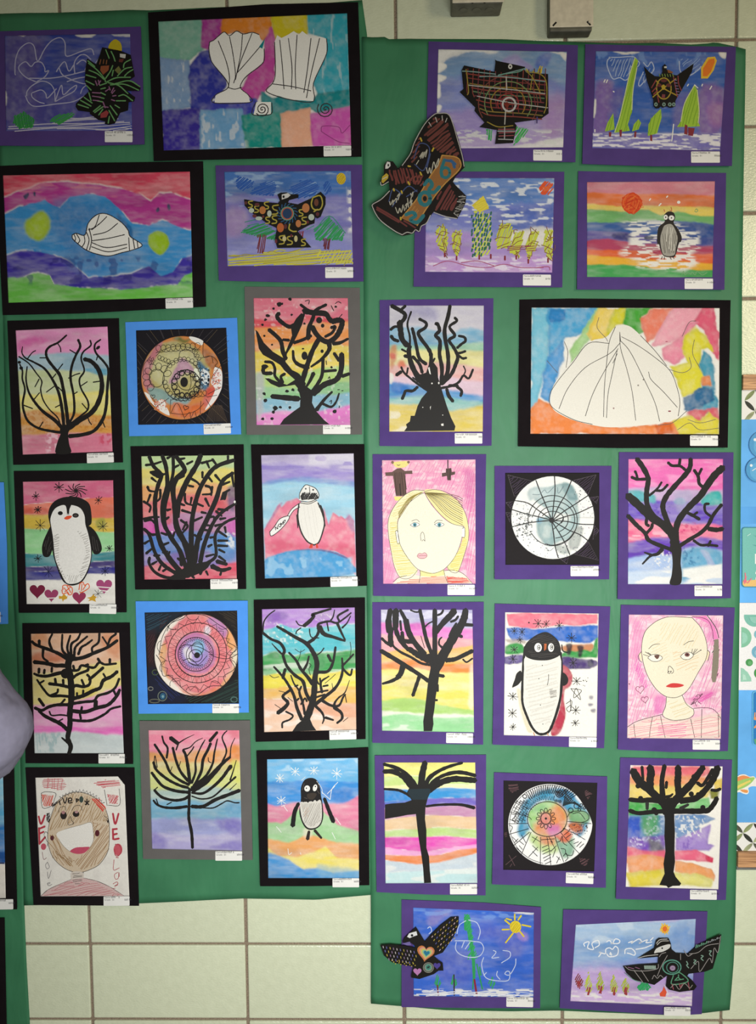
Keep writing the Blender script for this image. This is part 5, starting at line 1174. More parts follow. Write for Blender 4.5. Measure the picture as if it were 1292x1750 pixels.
T(28, '560 890 430 890 340 910 270 945 200 920', taper=.9); T(24, '290 900 240 830'); T(18, '460 880 500 835'); T(36, '530 1140 460 1080 380 1040 300 1000 240 950', taper=.7); T(14, '540 1000 460 990 370 995 345 955'); T(12, '440 1050 480 1030')
T(24, '555 550 630 545 660 500 720 510 790 520 840 470 900 490 1010 480', taper=.8); a.ss(22, '850 470 825 430|945 490 945 435|590 540 580 500|700 500 730 490'); T(24, '560 640 620 590 720 550 730 530'); T(28, '560 760 600 700 680 710 740 690 750 630 720 590', taper=.8)
T(26, '740 640 800 590 880 520'); a.ss(20, '690 700 665 640'); T(32, '575 830 680 800 780 750 850 720 880 650 960 610 1020 560', taper=.9); a.ss(18, '620 810 620 770|680 790 682 745|910 630 880 580')
T(26, '560 880 700 860 790 850 830 800 930 770 1000 720 1040 630', taper=.8); T(34, '570 950 700 960 820 920 930 890 1010 810 1045 740', taper=.8); a.ss(34, '805 910 808 850'); a.ss(20, '1010 800 985 750|660 960 670 910|650 980 660 1030'); T(26, '565 1040 680 1050 780 1040 900 980 960 930 1055 905', taper=.7); T(24, '540 1270 500 1240 470 1215', taper=.5)
a.card(838, 1376, 1098, 1470); a.done()

# 21 ---- red ring disc
a = Art('pattern_disc', 'blue-mounted round drawing of red and violet rings with an eye-like black centre', (225, 1010, 440),
        '55 98 1200 92 1215 1228 92 1240', 'blue', '148 212 1093 192 1115 1135 188 1142', '#1a1618', group=G_DISC, sheet_name='black_square')
a.blob('150 215 560 205 300 420 180 430', '#243444', 40, 30, .6).blob('170 440 260 420 260 760 190 740', '#3a2228', 40, 30, .7).blob('200 800 300 860 560 1050 520 1130 200 1130', '#1e2440', 50, 30, .7).blob('900 200 1095 200 1095 420', '#2e2a26', 30, 30, .7).blob('800 1060 1110 900 1112 1130 800 1130', '#22302e', 40, 30, .7)
a.layer('crayon_hatching', 'crayon', '#2f4a5a').hatch('160 230 460 215 330 340 170 420', '#2f5464', 25, 22, 5).hatch('170 440 260 430 240 720 190 720', '#4e2a30', 60, 20, 5).hatch('560 1060 850 1060 1110 880 1110 1120 600 1130', '#2c4a40', 25, 24, 5).hatch('900 205 1090 205 1095 420 1000 300', '#3e3426', -30, 22, 5).hatch('200 780 290 860 520 1050 430 1130 300 960', '#27306a', -45, 24, 5).hatch('300 290 420 240 300 420', '#4a2a30', 40, 22, 5)
a.o(335, 1060, 45, 48, 9, '#6a7468').d(338, 1062, 28, 34, '#285a78').d(340, 1064, 12, 14, '#7aa0a8').o(215, 985, 24, 18, 9, '#7a7a70').o(255, 1110, 50, 18, 8, '#6a6a58').o(1065, 1095, 32, 26, 10, '#4a6a64').o(260, 820, 30, 26, 8, '#4a5a3a')
a.disc(676, 640, 427, 422, '#f4e9dc', 'round paper painted in red and orange rings', (
    ('330 560 400 400 560 260 700 225 880 250 1010 360 1080 520 1090 660 1000 880 860 1010 700 1040 520 980 370 830', '#e97f84'),
    ('560 225 700 215 860 240 960 300 880 330 700 260 600 270', '#ec8a86'),
    ('960 280 1060 400 1100 560 1070 620 1000 560 980 420', '#f0a868'),
    ('830 260 960 320 1000 400 960 470 880 380 790 300', '#c884ba'),
    ('500 980 700 1040 900 960 960 980 760 1060 600 1050', '#ee8a6c'),
    ('300 640 350 520 380 600 360 760 420 900 340 820', '#efb27c'),
    ('920 960 1050 760 1090 700 1080 800 980 950', '#f2b07c'),
    ('1040 640 1100 560 1100 720 1060 760', '#f3e2c4'),
    ('480 640 520 490 640 420 780 440 860 540 880 680 800 800 680 830 560 800', '#cf82b2'),
    ('520 640 560 540 640 480 740 490 800 580 800 700 720 770 600 760', '#ab94d4'),
    ('540 620 580 560 640 640 610 720', '#efe6ee'),
    ('640 560 680 490 750 500 760 600 700 640', '#92bee0'),
    ('780 350 820 370 800 440 760 420', '#f4e4ee')))
a.layer('ink_rings', 'ink', '#1c1618')
a.o(676, 640, 425, 420, 5).o(690, 620, 300, 305, 6).o(690, 635, 225, 228, 8).o(675, 635, 180, 172, 6).o(690, 640, 112, 112, 5, a0=60, a1=300).o(672, 650, 68, 62, 6).o(690, 580, 60, 70, 5).d(687, 645, 30, 30)
a.zig([690+262*math.cos(t) if k == 0 else 628+262*math.sin(t) for t in np.linspace(0.3, 6.4, 26) for k in (0, 1)], 38, 38, 6)
a.zig([676+155*math.cos(t) if k == 0 else 630+150*math.sin(t) for t in np.linspace(0, 6.2, 22) for k in (0, 1)], 44, 16, 8)
a.zig([680+345*math.cos(t) if k == 0 else 640+340*math.sin(t) for t in np.linspace(-2.9, 3.1, 26) for k in (0, 1)], 22, 26, 5)
a.ss(5, '270 640 320 720 340 850 420 860 560 1000 680 1050 820 960 980 950 960 860 1070 780 1020 670 1085 570 990 500 1000 400 900 330 760 240 600 230 540 270 410 330 330 470 300 640|380 400 420 320 540 245|500 590 560 540 700 560 800 610 870 660 1000 680 1105 630|600 720 700 740 790 650|540 700 620 680 700 750')
for i, (x, y) in enumerate(((330, 560), (360, 760), (470, 930), (640, 1010), (880, 960), (1040, 760), (1050, 560), (960, 330), (640, 240), (430, 330))):
    a.o(x, y, 62, 48, 4, rot=i*36+80, a0=0, a1=180)
a.on = 'paper'
a.card(845, 1138, 1116, 1232, rot=0); a.done()

# 22 ---- windswept tree
a = Art('tree_painting', 'black-mounted painting of a windswept black tree over violet, turquoise, green and sand', (420, 1010, 640),
        '88 82 1198 60 1205 1465 110 1492', 'black', '170 175 1095 157 1112 1370 195 1395', group=G_TREE)
a.bands([('#b484d4', None), ('#5fc0cc', '170 390 350 330 500 370 700 350 1095 320'), ('#4aa45c', '180 640 300 600 500 640 640 610 900 610 1095 570'), ('#8cc890', '185 780 500 740 700 800 1100 760'), ('#ecdc58', '188 830 400 810 700 820 1100 780'), ('#eebc68', '190 970 400 940 700 960 1100 940'), ('#eeb494', '192 1070 400 1060 700 1100 1105 1110'), ('#f0c8ac', '194 1200 600 1230 1110 1250')], 14, 12, gap=8, mott=.35)
a.blob('250 210 380 200 430 250 340 300 230 300', '#8a5cbc', 24, 16, .7).speck('200 300 600 330 560 520 200 500', WH, .66, 3.5, .7).speck('680 200 860 200 860 290 680 290', WH, .64, 4, .6).blob('240 600 330 590 340 660 240 660', '#2f8a4a', 16, 12, .7).blob('600 630 780 610 780 760 600 760', '#2f8f4c', 20, 14, .6).speck('190 690 640 690 640 760 190 760', WH, .55, 16, .6, .3, 2).speck('200 1180 700 1200 1100 1280 1100 1380 200 1390', WH, .56, 20, .5, .5, 1.6)
a.layer('ink_tree')
a.f('475 1388 520 1320 580 1270 620 1240 650 1260 680 1330 715 1378', None)
T = a.s
T(60, '600 1300 650 1180 690 1020 700 860 720 720 690 620 620 520 500 450 400 390 320 345', taper=.35, w0=1.0); T(26, '630 510 700 460 735 400 730 330 780 305 850 295 920 310 1000 260 1060 210', taper=.5); T(46, '740 350 790 420 880 450 1000 490', taper=.4); T(26, '920 310 960 400 1000 480', taper=.6); T(16, '850 295 880 250 895 180', taper=.5); T(18, '940 290 930 240 1030 180'); T(16, '970 360 1020 310 1055 240', taper=.5); T(12, '820 310 835 390'); T(10, '645 370 650 420 670 455 740 460')
T(28, '690 470 660 490 630 510'); T(34, '590 340 650 290 690 240 670 230 760 200 860 170', taper=.5); T(10, '590 340 540 330 510 290'); T(10, '560 360 520 390 510 420')
T(22, '180 410 260 470 350 510 395 580 380 630', taper=1.2); T(14, '180 400 190 300 240 230 300 185', taper=.7); T(34, '380 630 420 740 500 830 580 890 610 1000 650 1080', taper=.9, w0=.7); T(18, '370 620 320 570 270 515', taper=.4)
T(34, '680 920 620 840 560 770 510 680 440 605', taper=.5, w0=1.0); T(24, '580 790 620 720 640 640', taper=.6); T(40, '570 1270 520 1150 490 1030 420 900 350 810 290 745', taper=.4, w0=.8); T(26, '380 860 395 800 405 770'); T(34, '450 980 380 1040 430 1100 400 1150 330 1205', taper=1.1, w0=.6); T(16, '410 1190 480 1230 450 1270 380 1300 375 1350')
T(34, '690 1130 790 1050 890 970 950 880 975 780 970 660', taper=.5); T(20, '970 740 1030 680 1085 620', taper=.7); T(22, '980 770 1050 830 1070 770', taper=.7); T(40, '730 800 830 790 880 700 905 550', taper=.5, w0=.7); T(24, '860 690 830 630'); T(10, '720 630 760 600 790 560')
T(26, '770 1080 860 1130 940 1130 980 1050 1005 1020', taper=.5); T(24, '890 1150 900 1100 940 1050 1000 1000 1045 880', taper=.2); T(30, '890 1150 960 1200 970 1260 920 1305', taper=.6); T(8, '1000 1020 1015 1100'); T(26, '700 1130 770 1200 790 1260 775 1310', taper=.4); T(26, '805 1250 885 1275', taper=.6)
T(22, '600 1220 585 1130 560 1050 540 980 490 910 460 830', taper=.5); T(24, '580 1100 545 1000 565 940', taper=.7); T(26, '770 1000 760 900 840 840', taper=.4); a.ss(16, '740 920 720 890|780 940 830 930|720 1000 830 980|710 1050 800 1020|760 950 750 860|530 930 500 940|560 1120 600 1060 620 1090|540 1060 520 1080')
a.ss(5, '250 830 290 855 340 845|870 910 880 970|800 910 850 870 905 820|1050 500 1060 580 1040 680|500 570 550 600 600 575|560 580 550 640 530 690|640 710 660 730 640 770 655 830|430 1050 480 1090|340 985 400 1000|300 1120 360 1160|980 1290 1030 1250')
a.card(845, 1376, 1112, 1468); a.done()

# 23 ---- big trunk, purple mat
a = Art('tree_painting', 'purple-mounted painting of a straight black trunk with radiating limbs over lilac, orange and green', (630, 1015, 835),
        '42 82 1235 78 1225 1600 600 1590 42 1580', 'purple', '132 160 1112 162 1128 1468 145 1450', group=G_TREE)
a.bands([('#b4b0d4', None), ('#ea84cc', '132 290 450 310 800 340 1115 370'), ('#f4aeb4', '132 420 600 450 1115 480'), ('#f0c070', '135 620 400 580 800 600 1115 540'), ('#ee8c48', '138 730 400 680 800 740 1118 740'), ('#f0e088', '140 800 500 790 800 830 1120 830'), ('#e8dc6a', '140 960 600 1000 1120 1020'), ('#b0d478', '143 1120 500 1100 760 1170 1122 1230'), ('#eef0dc', '145 1240 600 1260 1125 1290'), ('#9cd89c', '145 1290 400 1265 800 1310 1125 1300')], 16, 14, mott=.4)
a.blob('440 310 640 310 640 360 470 370', '#d85cc0', 20, 14, .8).speck('132 160 1112 160 1112 300 132 280', '#e8e4f0', .55, 14, .6, .4, 1.8).blob('1080 780 1120 780 1126 1200 1060 1180 1090 1000', '#f4f0dc', 20, 14, .7).speck('145 1340 600 1340 600 1450 145 1450', WH, .56, 14, .6, .5, 1.5)
a.layer('ink_tree')
a.f('590 1455 585 1350 600 1250 620 1080 640 900 665 780 640 700 600 640 690 620 740 640 830 690 800 760 760 820 745 950 720 1080 705 1220 690 1310 695 1380 680 1455', None)
T = a.s
T(50, '710 660 710 420 710 165', taper=.8); T(34, '680 640 620 480 580 300 550 165'); T(84, '780 680 870 520 960 380 1020 260 1040 165', taper=.7); T(50, '720 400 800 300 880 220 920 170', taper=1.2); T(22, '880 290 930 270 960 230'); T(46, '880 450 900 380 940 305', taper=.4); T(30, '1030 320 1112 325'); T(30, '960 430 1000 450'); T(22, '795 570 755 530 760 480 785 455', taper=.6)
T(60, '830 700 920 690 1010 650 1112 600', taper=.6, w0=.7); T(16, '1010 690 1050 720 1112 680'); T(64, '660 700 560 660 480 610 430 575', taper=.7); T(40, '430 590 350 500 300 400 280 280', taper=1.0); T(24, '655 750 560 730 460 670 340 610 260 540 250 470', taper=.9)
T(50, '600 640 500 520 430 400 400 270', taper=1.1); T(40, '410 300 370 220 340 165', taper=.7); T(44, '490 500 420 500 370 480 360 400', taper=.7, w0=1.0); T(20, '350 380 340 280'); T(60, '225 400 215 280 235 165', taper=.8); T(56, '290 350 290 240 295 165'); T(50, '240 540 235 450 240 360'); T(28, '245 540 200 520 140 465', taper=.9)
T(46, '640 920 540 850 400 760 270 680 135 600', taper=.9, w0=.8); T(54, '370 760 345 840 310 880', taper=.8); T(36, '340 870 250 920 150 950', taper=.6); T(32, '545 870 510 970 475 1075', taper=1.0); T(30, '750 860 805 870'); T(20, '740 960 740 1030'); T(18, '715 1125 735 1125'); T(14, '600 350 640 310 690 285'); T(14, '450 165 500 185 540 185'); T(20, '740 220 780 200 800 165'); T(6, '560 440 600 570')
a.card(830, 1475, 1116, 1582); a.done()

# 24 ---- penguin with stars, snow
a = Art('penguin_painting', 'purple-mounted painting of a tall penguin in snow with red shadow and inked stars', (830, 1020, 1045),
        '88 62 1268 92 1198 1532 62 1495', 'purple', '193 150 1147 163 1122 1418 177 1398', '#f3efe4', group=G_PENG)
a.blob('205 165 500 155 1140 170 1130 270 900 285 760 270 620 300 430 320 330 300 230 285', '#e8788c', 8, 12, 1, .3, False).blob('200 310 300 300 450 320 620 310 780 285 1140 285 1135 420 1060 460 900 450 740 440 560 440 400 430 270 440 220 380', '#2f6ac4', 8, 14, 1, .3, False).blob('200 420 400 430 390 470 260 460', '#a89890', 14, 14, .8).blob('215 480 280 460 380 490 370 570 200 570 195 520', '#3c9a4c', 10, 16).blob('190 600 370 585 365 660 190 675', '#6a5c94', 8, 12).blob('760 490 900 470 1080 470 1080 540 960 560 780 540', '#c4763a', 12, 14, .9).blob('760 590 830 540 920 550 1010 530 1080 540 1110 430 1140 430 1135 600 1050 610 820 610', '#3c9a4c', 10, 14).blob('770 605 1060 630 1130 650 1120 690 1000 730 800 715', '#4e3a74', 8, 12)
a.blob('760 700 850 730 880 820 850 910 800 940 790 1040 810 1180 770 1330 720 1400 660 1400 660 1330 740 1150 760 1000', '#b83a50', 6, 8, 1, .3).blob('310 940 360 960 380 1150 460 1340 470 1370 410 1350 350 1160', '#e4d8b4', 10, 8, .8).blob('1030 640 1080 630 1090 690 1040 700', '#2a2050', 8, 6)
for x, y in ((845, 500), (960, 520)):
    a.blob([x-30, y-30, x+30, y-30, x+25, y+40, x+10, y+80, x-20, y+80, x-20, y+20], '#2a2430', 10, 6, .9)
a.blob('1050 1000 1090 1000 1080 1030 1050 1030', '#8a8494', 10, 8, .8).blob('1040 1075 1085 1075 1080 1100 1045 1100', '#8a8494', 10, 8, .9).blob('1065 1140 1115 1130 1110 1170 1075 1165', '#908a96', 10, 8, .9)
a.layer('ink_stars', 'ink', '#1c1818')
for x, y, r_ in ((530, 265, 48), (612, 270, 40), (745, 285, 46), (285, 340, 34), (365, 350, 36), (345, 430, 32), (285, 530, 42), (272, 625, 42), (870, 410, 50), (885, 665, 50), (270, 1005, 48), (265, 1175, 48), (270, 1315, 32), (920, 850, 44), (910, 1145, 44), (905, 1275, 38)):
    a.star(x, y, r_, 7)
a.ss(6, '860 925 970 945 890 1020 915 920 960 1040 860 925|810 1080 870 1050 850 1160 815 1130 860 1090|855 1030 860 1150', '#2a2626')
for i in range(9):
    a.d(980+a.rng.random()*60, 790+a.rng.random()*110, 3, 6, n=8)
a.layer('ink_penguin', 'ink', '#171311')
a.s(26, '395 500 375 700 365 950 370 1080 410 1200 460 1310 510 1370 560 1388 630 1365 680 1270 740 1080 765 900 765 700 755 560', w0=.9, taper=1.1)
a.f('400 600 560 640 750 590 750 900 735 1050 670 1250 620 1350 520 1350 470 1290 410 1150 380 1000 385 760', '#e6e2d8', True)
a.f('395 590 390 500 440 430 530 370 610 350 680 385 740 450 760 540 745 590 660 630 570 640 470 630', None, True)
a.hatch('400 690 740 650 740 1000 650 1280 480 1280 400 1080', '#d9d5cb', 15, 36, 16).hatch('640 930 720 930 720 1020 650 1030', '#aaa69e', 10, 14, 10).hatch('420 450 560 370 700 400 740 500 480 470', '#4a4440', 15, 18, 4).hatch('420 540 740 560 700 610 460 610', '#4a4440', 5, 18, 4)
a.d(528, 508, 38, 46, WH).d(660, 508, 30, 44, WH).o(535, 508, 14, 24, 6).d(537, 510, 6, 12).o(666, 505, 13, 24, 6).d(668, 505, 6, 12).f('590 470 615 470 610 525 590 540', '#cf6a34').s(6, '600 480 602 530', '#8a3a1a')
a.f('355 745 310 770 290 830 262 910 290 905 330 880 360 830', None, True).f('775 770 810 780 835 830 820 880 775 890', None, True).s(5, '635 780 632 840 620 890').s(12, '770 480 780 540 830 560').ss(10, '480 1370 490 1400|620 1380 630 1400', '#c88a5a')
a.d(570, 690, 5).d(535, 825, 5).d(550, 1092, 5).d(575, 1285, 5).d(435, 255, 8, 9)
a.card(840, 1418, 1120, 1518); a.done()
# 25 ---- bald portrait
a = Art('portrait_drawing', 'purple-mounted portrait drawing of a bald figure with red lips and dark ponytail', (1040, 1020, 1260),
        '112 72 1248 100 1170 1525 600 1535 75 1510', 'purple', '190 170 1130 178 1098 1405 168 1395', '#f7f0e6', group=G_FACE, sheet_name='drawing_paper')
a.bands([('#f2b8ce', None)], mott=.5).speck(None, '#f9e6ea', .58, 8, .6, .8, 1.6).blob('220 220 330 300 300 640 360 820 330 900 230 700', '#ee8cc4', 40, 30, .6).blob('440 1000 560 980 540 1120 450 1150', '#ea6ec0', 20, 20, .7).blob('780 1000 1010 930 1040 960 900 1040', '#ee5cb8', 26, 16, .6).blob('960 250 1060 220 1080 420 1000 470', '#f08cc8', 26, 20, .6).blob('170 1290 420 1190 800 1200 1090 1150 1095 1400 170 1392', '#f8ddd0', 20, 10, .9)
a.layer('crayon_hatching', 'crayon', '#ec8cc0').hatch('200 180 420 190 330 330 300 560 340 740 470 960 550 1000 520 1150 190 1260', '#ec86be', 75, 24, 4, wav=.3).hatch('830 190 1120 190 1100 1150 830 1100 730 970 880 800 970 560 940 360', '#ec8ec2', 70, 26, 4, wav=.3).hatch('270 600 340 760 380 900 330 900 240 700', '#ea68bc', 70, 18, 6).hatch('860 1030 1010 930 1040 950 900 1060', '#ea4cb0', 30, 16, 6).hatch('180 1290 420 1200 800 1230 1090 1160 1095 1390 175 1390', '#ec9aa8', 8, 24, 5, wav=.2).hatch('460 1250 760 1250 760 1380 460 1380', '#ef7ab0', 5, 22, 6)
a.layer('drawn_face', 'crayon', '#efe0b8').f('610 190 740 195 820 200 900 290 950 400 970 520 950 620 880 740 800 880 740 950 680 985 620 995 540 975 450 900 370 770 325 620 315 480 350 340 440 250 530 205', '#f0e5cc', True).f('560 985 620 995 715 968 750 1040 830 1110 830 1160 780 1200 640 1220 550 1195 520 1160 550 1080', '#f1e7cf').f('285 560 310 540 320 640 300 620', '#f0e0ba').f('970 520 992 550 970 620 950 625', '#f0e0ba')
a.hatch('500 240 850 260 900 420 780 520 500 420', '#e6d6b0', 60, 30, 7).hatch('400 400 560 420 600 640 400 640', '#e6d6b2', 30, 30, 6).hatch('620 520 900 560 860 720 640 720', '#e6c8a0', 20, 30, 6).hatch('560 1030 740 1020 820 1130 640 1210', '#e4d2a8', 20, 28, 6)
a.f('820 195 960 180 1040 290 1075 410 1030 415 1000 270 900 215', '#ee86c0')
a.f('380 600 410 570 480 568 522 600 480 632 420 632', '#f6f0e0', True).f('700 585 740 550 800 545 830 575 790 612 730 612', '#f6f0e0', True).f('440 575 490 572 480 605 460 608', '#6a4a40', True).d(768, 568, 26, 20, '#7a4a48').d(768, 566, 10, 9, '#2a1c1c')
a.f('555 882 600 855 640 850 690 855 735 870 700 888 640 895 590 892', '#d03a38', True)
a.f('1040 418 1082 412 1085 560 1078 700 1050 840 1020 842 1008 800 1020 640', '#8a8070')
a.layer('ponytail_strokes', 'ink', '#2c2826').hatch('1040 420 1082 414 1084 600 1068 760 1040 840 1015 830 1025 600', '#35302c', 75, 12, 7, wav=.5).hatch('1042 420 1080 420 1076 700 1020 700', '#45403a', 20, 16, 6, wav=.6)
a.layer('pencil_lines', 'ink', '#3c3838')
a.ss(5, '820 200 740 195 610 190 530 205 440 250 350 340 315 480 325 620 370 770 450 900 540 975 620 995 680 985 740 950 800 880 880 740 950 620 970 520 950 400 900 290 820 200|310 540 282 580 290 620 320 645|970 520 992 550 975 630|560 985 550 1080 520 1160 550 1195 640 1220 780 1200 830 1160 830 1110|715 968 760 1060 830 1110|170 1285 250 1235 340 1205 420 1185 520 1160|830 1100 900 1095 1000 1100 1060 1140 1098 1200|235 1260 240 1330 250 1390|420 1185 400 1290 388 1390|500 1175 520 1280 545 1390|800 1205 820 1300 838 1390|912 1105 908 1250 905 1390|1075 1170 1078 1390|575 750 580 700 592 680 625 710 630 740 610 755|572 745 590 755 610 735|820 190 900 195 980 230 1020 320 1030 415|375 600 410 570 480 568 522 600 480 632 420 632 375 600|700 585 740 550 800 545 830 575 790 612 730 612 700 585|385 510 430 470 495 460|735 470 780 440 835 430|410 575 350 540|390 585 330 565|405 565 375 545|825 560 850 510|828 565 870 512|830 570 905 522|815 550 820 510')
a.s(11, '970 178 1010 230 1060 310 1085 400', taper=.6, w0=.7).d(585, 735, 6).d(605, 733, 6).d(905, 522, 6).d(190, 858, 6)
a.heart(297, 912, 42, '#8a3a5a', 5, -8).heart(345, 1012, 36, '#8a3a5a', 5, -8).ss(5, '850 985 875 965 895 975 885 1000 855 1010 830 1040 800 1065 850 1040 870 1010|890 972 920 955 895 985|845 1045 858 1080|870 1030 900 1055', '#5a3040').hatch('835 1000 870 1005 820 1060 800 1065', '#7a4060', 40, 10, 5).d(868, 985, 4)
a.card(818, 1412, 1088, 1510); a.done()

# 26 ---- laughing face
a = Art('portrait_drawing', 'black-mounted crayon drawing of a laughing brown face with red lettering down both sides', (45, 1300, 255),
        '10 57 600 54 1150 58 1205 1490 105 1482', 'black', '117 160 1047 146 1105 1385 180 1390', '#ece7de', group=G_FACE, sheet_name='drawing_paper', corner='980 147 1052 236')
a.speck(None, '#e2dcd4', .62, 20, .5)
a.layer('drawn_face', 'crayon', '#b09070')
HEAD = '420 345 520 310 640 320 760 380 850 480 890 620 895 760 880 920 800 1050 700 1110 600 1140 500 1130 400 1080 310 990 265 880 250 760 265 640 290 540 340 420'
a.f(HEAD, '#d6c2a8', True)
a.hatch('420 345 520 320 640 330 760 390 850 490 890 620 720 610 500 650 330 700 260 720 270 620 340 430', '#a88860', 65, 18, 6, wav=.3).hatch('720 620 890 640 890 900 800 1040 600 1130 520 1020 640 950 720 830', '#a07850', 55, 20, 6, wav=.3).hatch('260 740 340 740 400 880 500 1000 540 1100 420 1080 310 980', '#a88258', -60, 20, 6, wav=.3).hatch('320 910 520 1020 500 1090 330 980', '#94744e', -40, 18, 6)
a.f('345 735 450 690 600 650 700 625 722 700 728 800 690 880 620 940 520 940 430 880 370 800', '#efeae2', True).f('485 920 540 885 620 878 690 880 640 935 580 950 520 942', '#c8506a', True)
a.f('500 1140 620 1140 622 1230 590 1285 540 1285 505 1240', '#d8ccc0', True).f('185 1385 260 1320 400 1255 500 1215 625 1200 760 1230 900 1290 1050 1385', '#d8b8b4').hatch('210 1380 400 1265 520 1230 540 1290 620 1240 800 1260 1030 1375', '#c06a72', 12, 18, 5, wav=.2)
a.layer('crayon_patches', 'crayon', '#c8525a')
a.hatch('190 175 400 160 460 240 400 290 190 260', '#cc6a70', 3, 16, 7).hatch('220 160 400 165 390 290 220 270', '#cc6a70', 88, 32, 6).hatch('715 215 850 180 990 190 1020 240 820 265', '#cf6068', 5, 11, 7).hatch('185 330 310 340 290 450 200 460', '#d85a48', 70, 13, 9).hatch('870 330 990 340 975 430 890 430', '#cc5058', 60, 12, 8).hatch('700 370 790 380 860 480 830 515 760 440', '#d84a3e', -45, 12, 11)
a.layer('crayon_letters', 'crayon', '#b83a48')
a.ss(20, '155 560 180 640 220 550|160 680 165 850|160 690 220 665|165 740 210 720|170 840 225 775|930 530 955 640 990 530|930 690 935 800|935 695 975 690|940 750 975 740|945 800 995 790').d(208, 875, 28, 34, '#c85a6a').d(985, 905, 46, 62, '#cc5a66').ss(8, '955 850 1000 860 1020 920 990 970 955 960 950 900|965 985 990 990', '#b03a48')
a.ss(5, '195 930 210 1005 240 990', '#8a5058').ss(4.5, '250 1035 230 1065 245 1105 270 1085 250 1035|250 1135 262 1205 290 1120|280 1245 250 1255 265 1280 300 1265|255 1262 280 1255', '#6a6468').ss(6, '945 1010 940 1115 1000 1095|985 1140 950 1165 960 1210 990 1200 995 1140 1000 1185|935 1260 975 1240 985 1260 950 1285 985 1270|930 1310 935 1350 965 1345|930 1330 955 1325|930 1310 960 1305', '#b85058')
a.layer('pencil_lines', 'ink', '#3c3634')
a.s(5, pts(HEAD).ravel().tolist()+pts(HEAD)[0].tolist()).ss(5, '345 735 450 690 600 650 700 625 722 700 728 800 690 880 620 940 520 940 430 880 370 800 345 735|505 1140 500 1230 540 1288 590 1285 622 1230 625 1140|185 1385 260 1320 400 1255 500 1215|625 1200 760 1230 900 1290 1050 1385|485 560 460 610 470 650 510 640 520 620|490 560 500 600 520 625 510 645|180 320 230 305 330 320 320 380 290 450 195 470 180 320|840 285 870 450|995 275 1000 440 880 445|360 520 380 470 430 460 440 500|500 500 530 455 590 450 610 500|210 750 230 720 255 740|215 760 250 830|840 555 880 590 890 640|250 840 250 870')
a.hatch('510 1150 618 1150 615 1230 560 1280 515 1240', '#46403c', 5, 20, 5)
a.d(415, 550, 34, 42, '#2a2422').d(412, 520, 18, 18, '#b08080').d(545, 535, 34, 32, '#2a2422').d(550, 515, 18, 14, '#b89090').d(297, 785, 20, 26, '#5a2a30').d(768, 735, 24, 34, '#5a2028').hatch('240 530 275 520 270 630 235 610', '#1c1816', 60, 10, 9).hatch('290 430 400 380 350 440 290 480', '#2a2220', 40, 14, 9).hatch('860 590 890 600 880 640', '#2a2220', 60, 8, 7)
a.zig('380 370 460 330 560 300 660 310 740 350 830 430', 14, 16, 7, '#3a3230')
a.layer('headband_letters', 'ink', '#1c1816').ss(12, '405 370 430 425 450 365|465 400 500 395 490 370 465 380 470 420 505 415|545 375 550 415|545 380 570 385 560 400 545 400|660 380 655 440|635 400 680 440|640 440 680 400|370 400 380 440').d(600, 385, 22, 34, '#3a4a44')
a.card(838, 1388, 1108, 1486, rot=-.5); a.done()

# 27 ---- fan tree, grey mat
a = Art('tree_painting', 'grey-mounted painting of a thin-stemmed black fan tree over pink, orange, yellow and blue-violet', (235, 1220, 440),
        '35 60 600 62 1220 55 1252 1540 600 1535 82 1530', 'grey', '133 160 1105 160 1138 1440 178 1420', group=G_TREE)
a.bands([('#ee8ca4', None), ('#e8a468', '135 400 500 400 900 360 1108 320'), ('#dccc84', '140 500 600 500 1112 500'), ('#d8dc8c', '145 620 600 620 1115 600'), ('#a8c0b8', '150 790 500 780 800 760 1118 800'), ('#7fb4d0', '155 900 500 900 800 920 1120 900'), ('#a4a8d8', '165 1100 500 1090 800 1100 1125 1090'), ('#b4acd8', '170 1250 600 1280 1130 1260')], 20, 26, mott=.42)
a.blob('980 340 1108 320 1112 480 1010 500 980 420', '#f08c3c', 26, 20, .8).blob('880 1110 1120 1100 1125 1280 960 1240', '#7a68c4', 40, 30, .7).blob('175 1250 300 1300 330 1400 178 1420', '#7c6cc8', 40, 20, .7).blob('820 1390 1130 1320 1135 1430 840 1420', '#8474cc', 30, 20, .7).blob('1000 160 1105 160 1105 240 1020 230', '#e85a74', 30, 16, .6).blob('950 960 1118 930 1120 1060 1000 1060', '#5aa0cc', 26, 18, .7).blob('1020 500 1112 500 1115 700 1040 680', '#e8e860', 26, 14, .7)
a.layer('ink_tree')
T = a.s
T(28, '610 1410 600 1250 570 1100 572 950 575 780', w0=1.0, taper=.9)
T(36, '570 740 470 690 370 610 320 500 260 400 200 310', taper=.6, w0=.7); T(28, '560 700 480 600 430 480 395 345', taper=.8); T(34, '580 720 560 560 535 430 505 370', taper=.7); T(24, '600 720 640 600 640 480 690 350 740 260', taper=.4); T(32, '630 740 700 600 720 470 770 370 800 300', taper=.8, w0=.8); T(30, '620 750 740 660 820 520 840 400 870 260', taper=.4); T(64, '610 790 740 710 850 600 930 510 1010 445', taper=.35)
T(18, '920 510 970 380 925 250 940 200 975 165', taper=.5); T(12, '1010 440 1020 330 1060 240', taper=.5); T(34, '600 825 720 830 840 750 930 660 980 590 1020 540', taper=1.0, w0=.6); T(24, '600 860 700 890 820 870 930 780 1020 700 1070 655', taper=.8, w0=.5); T(80, '600 970 720 970 850 900 980 850 1110 800', taper=.4, w0=.4); T(12, '720 985 830 985 920 940 980 910 1060 930 1108 930')
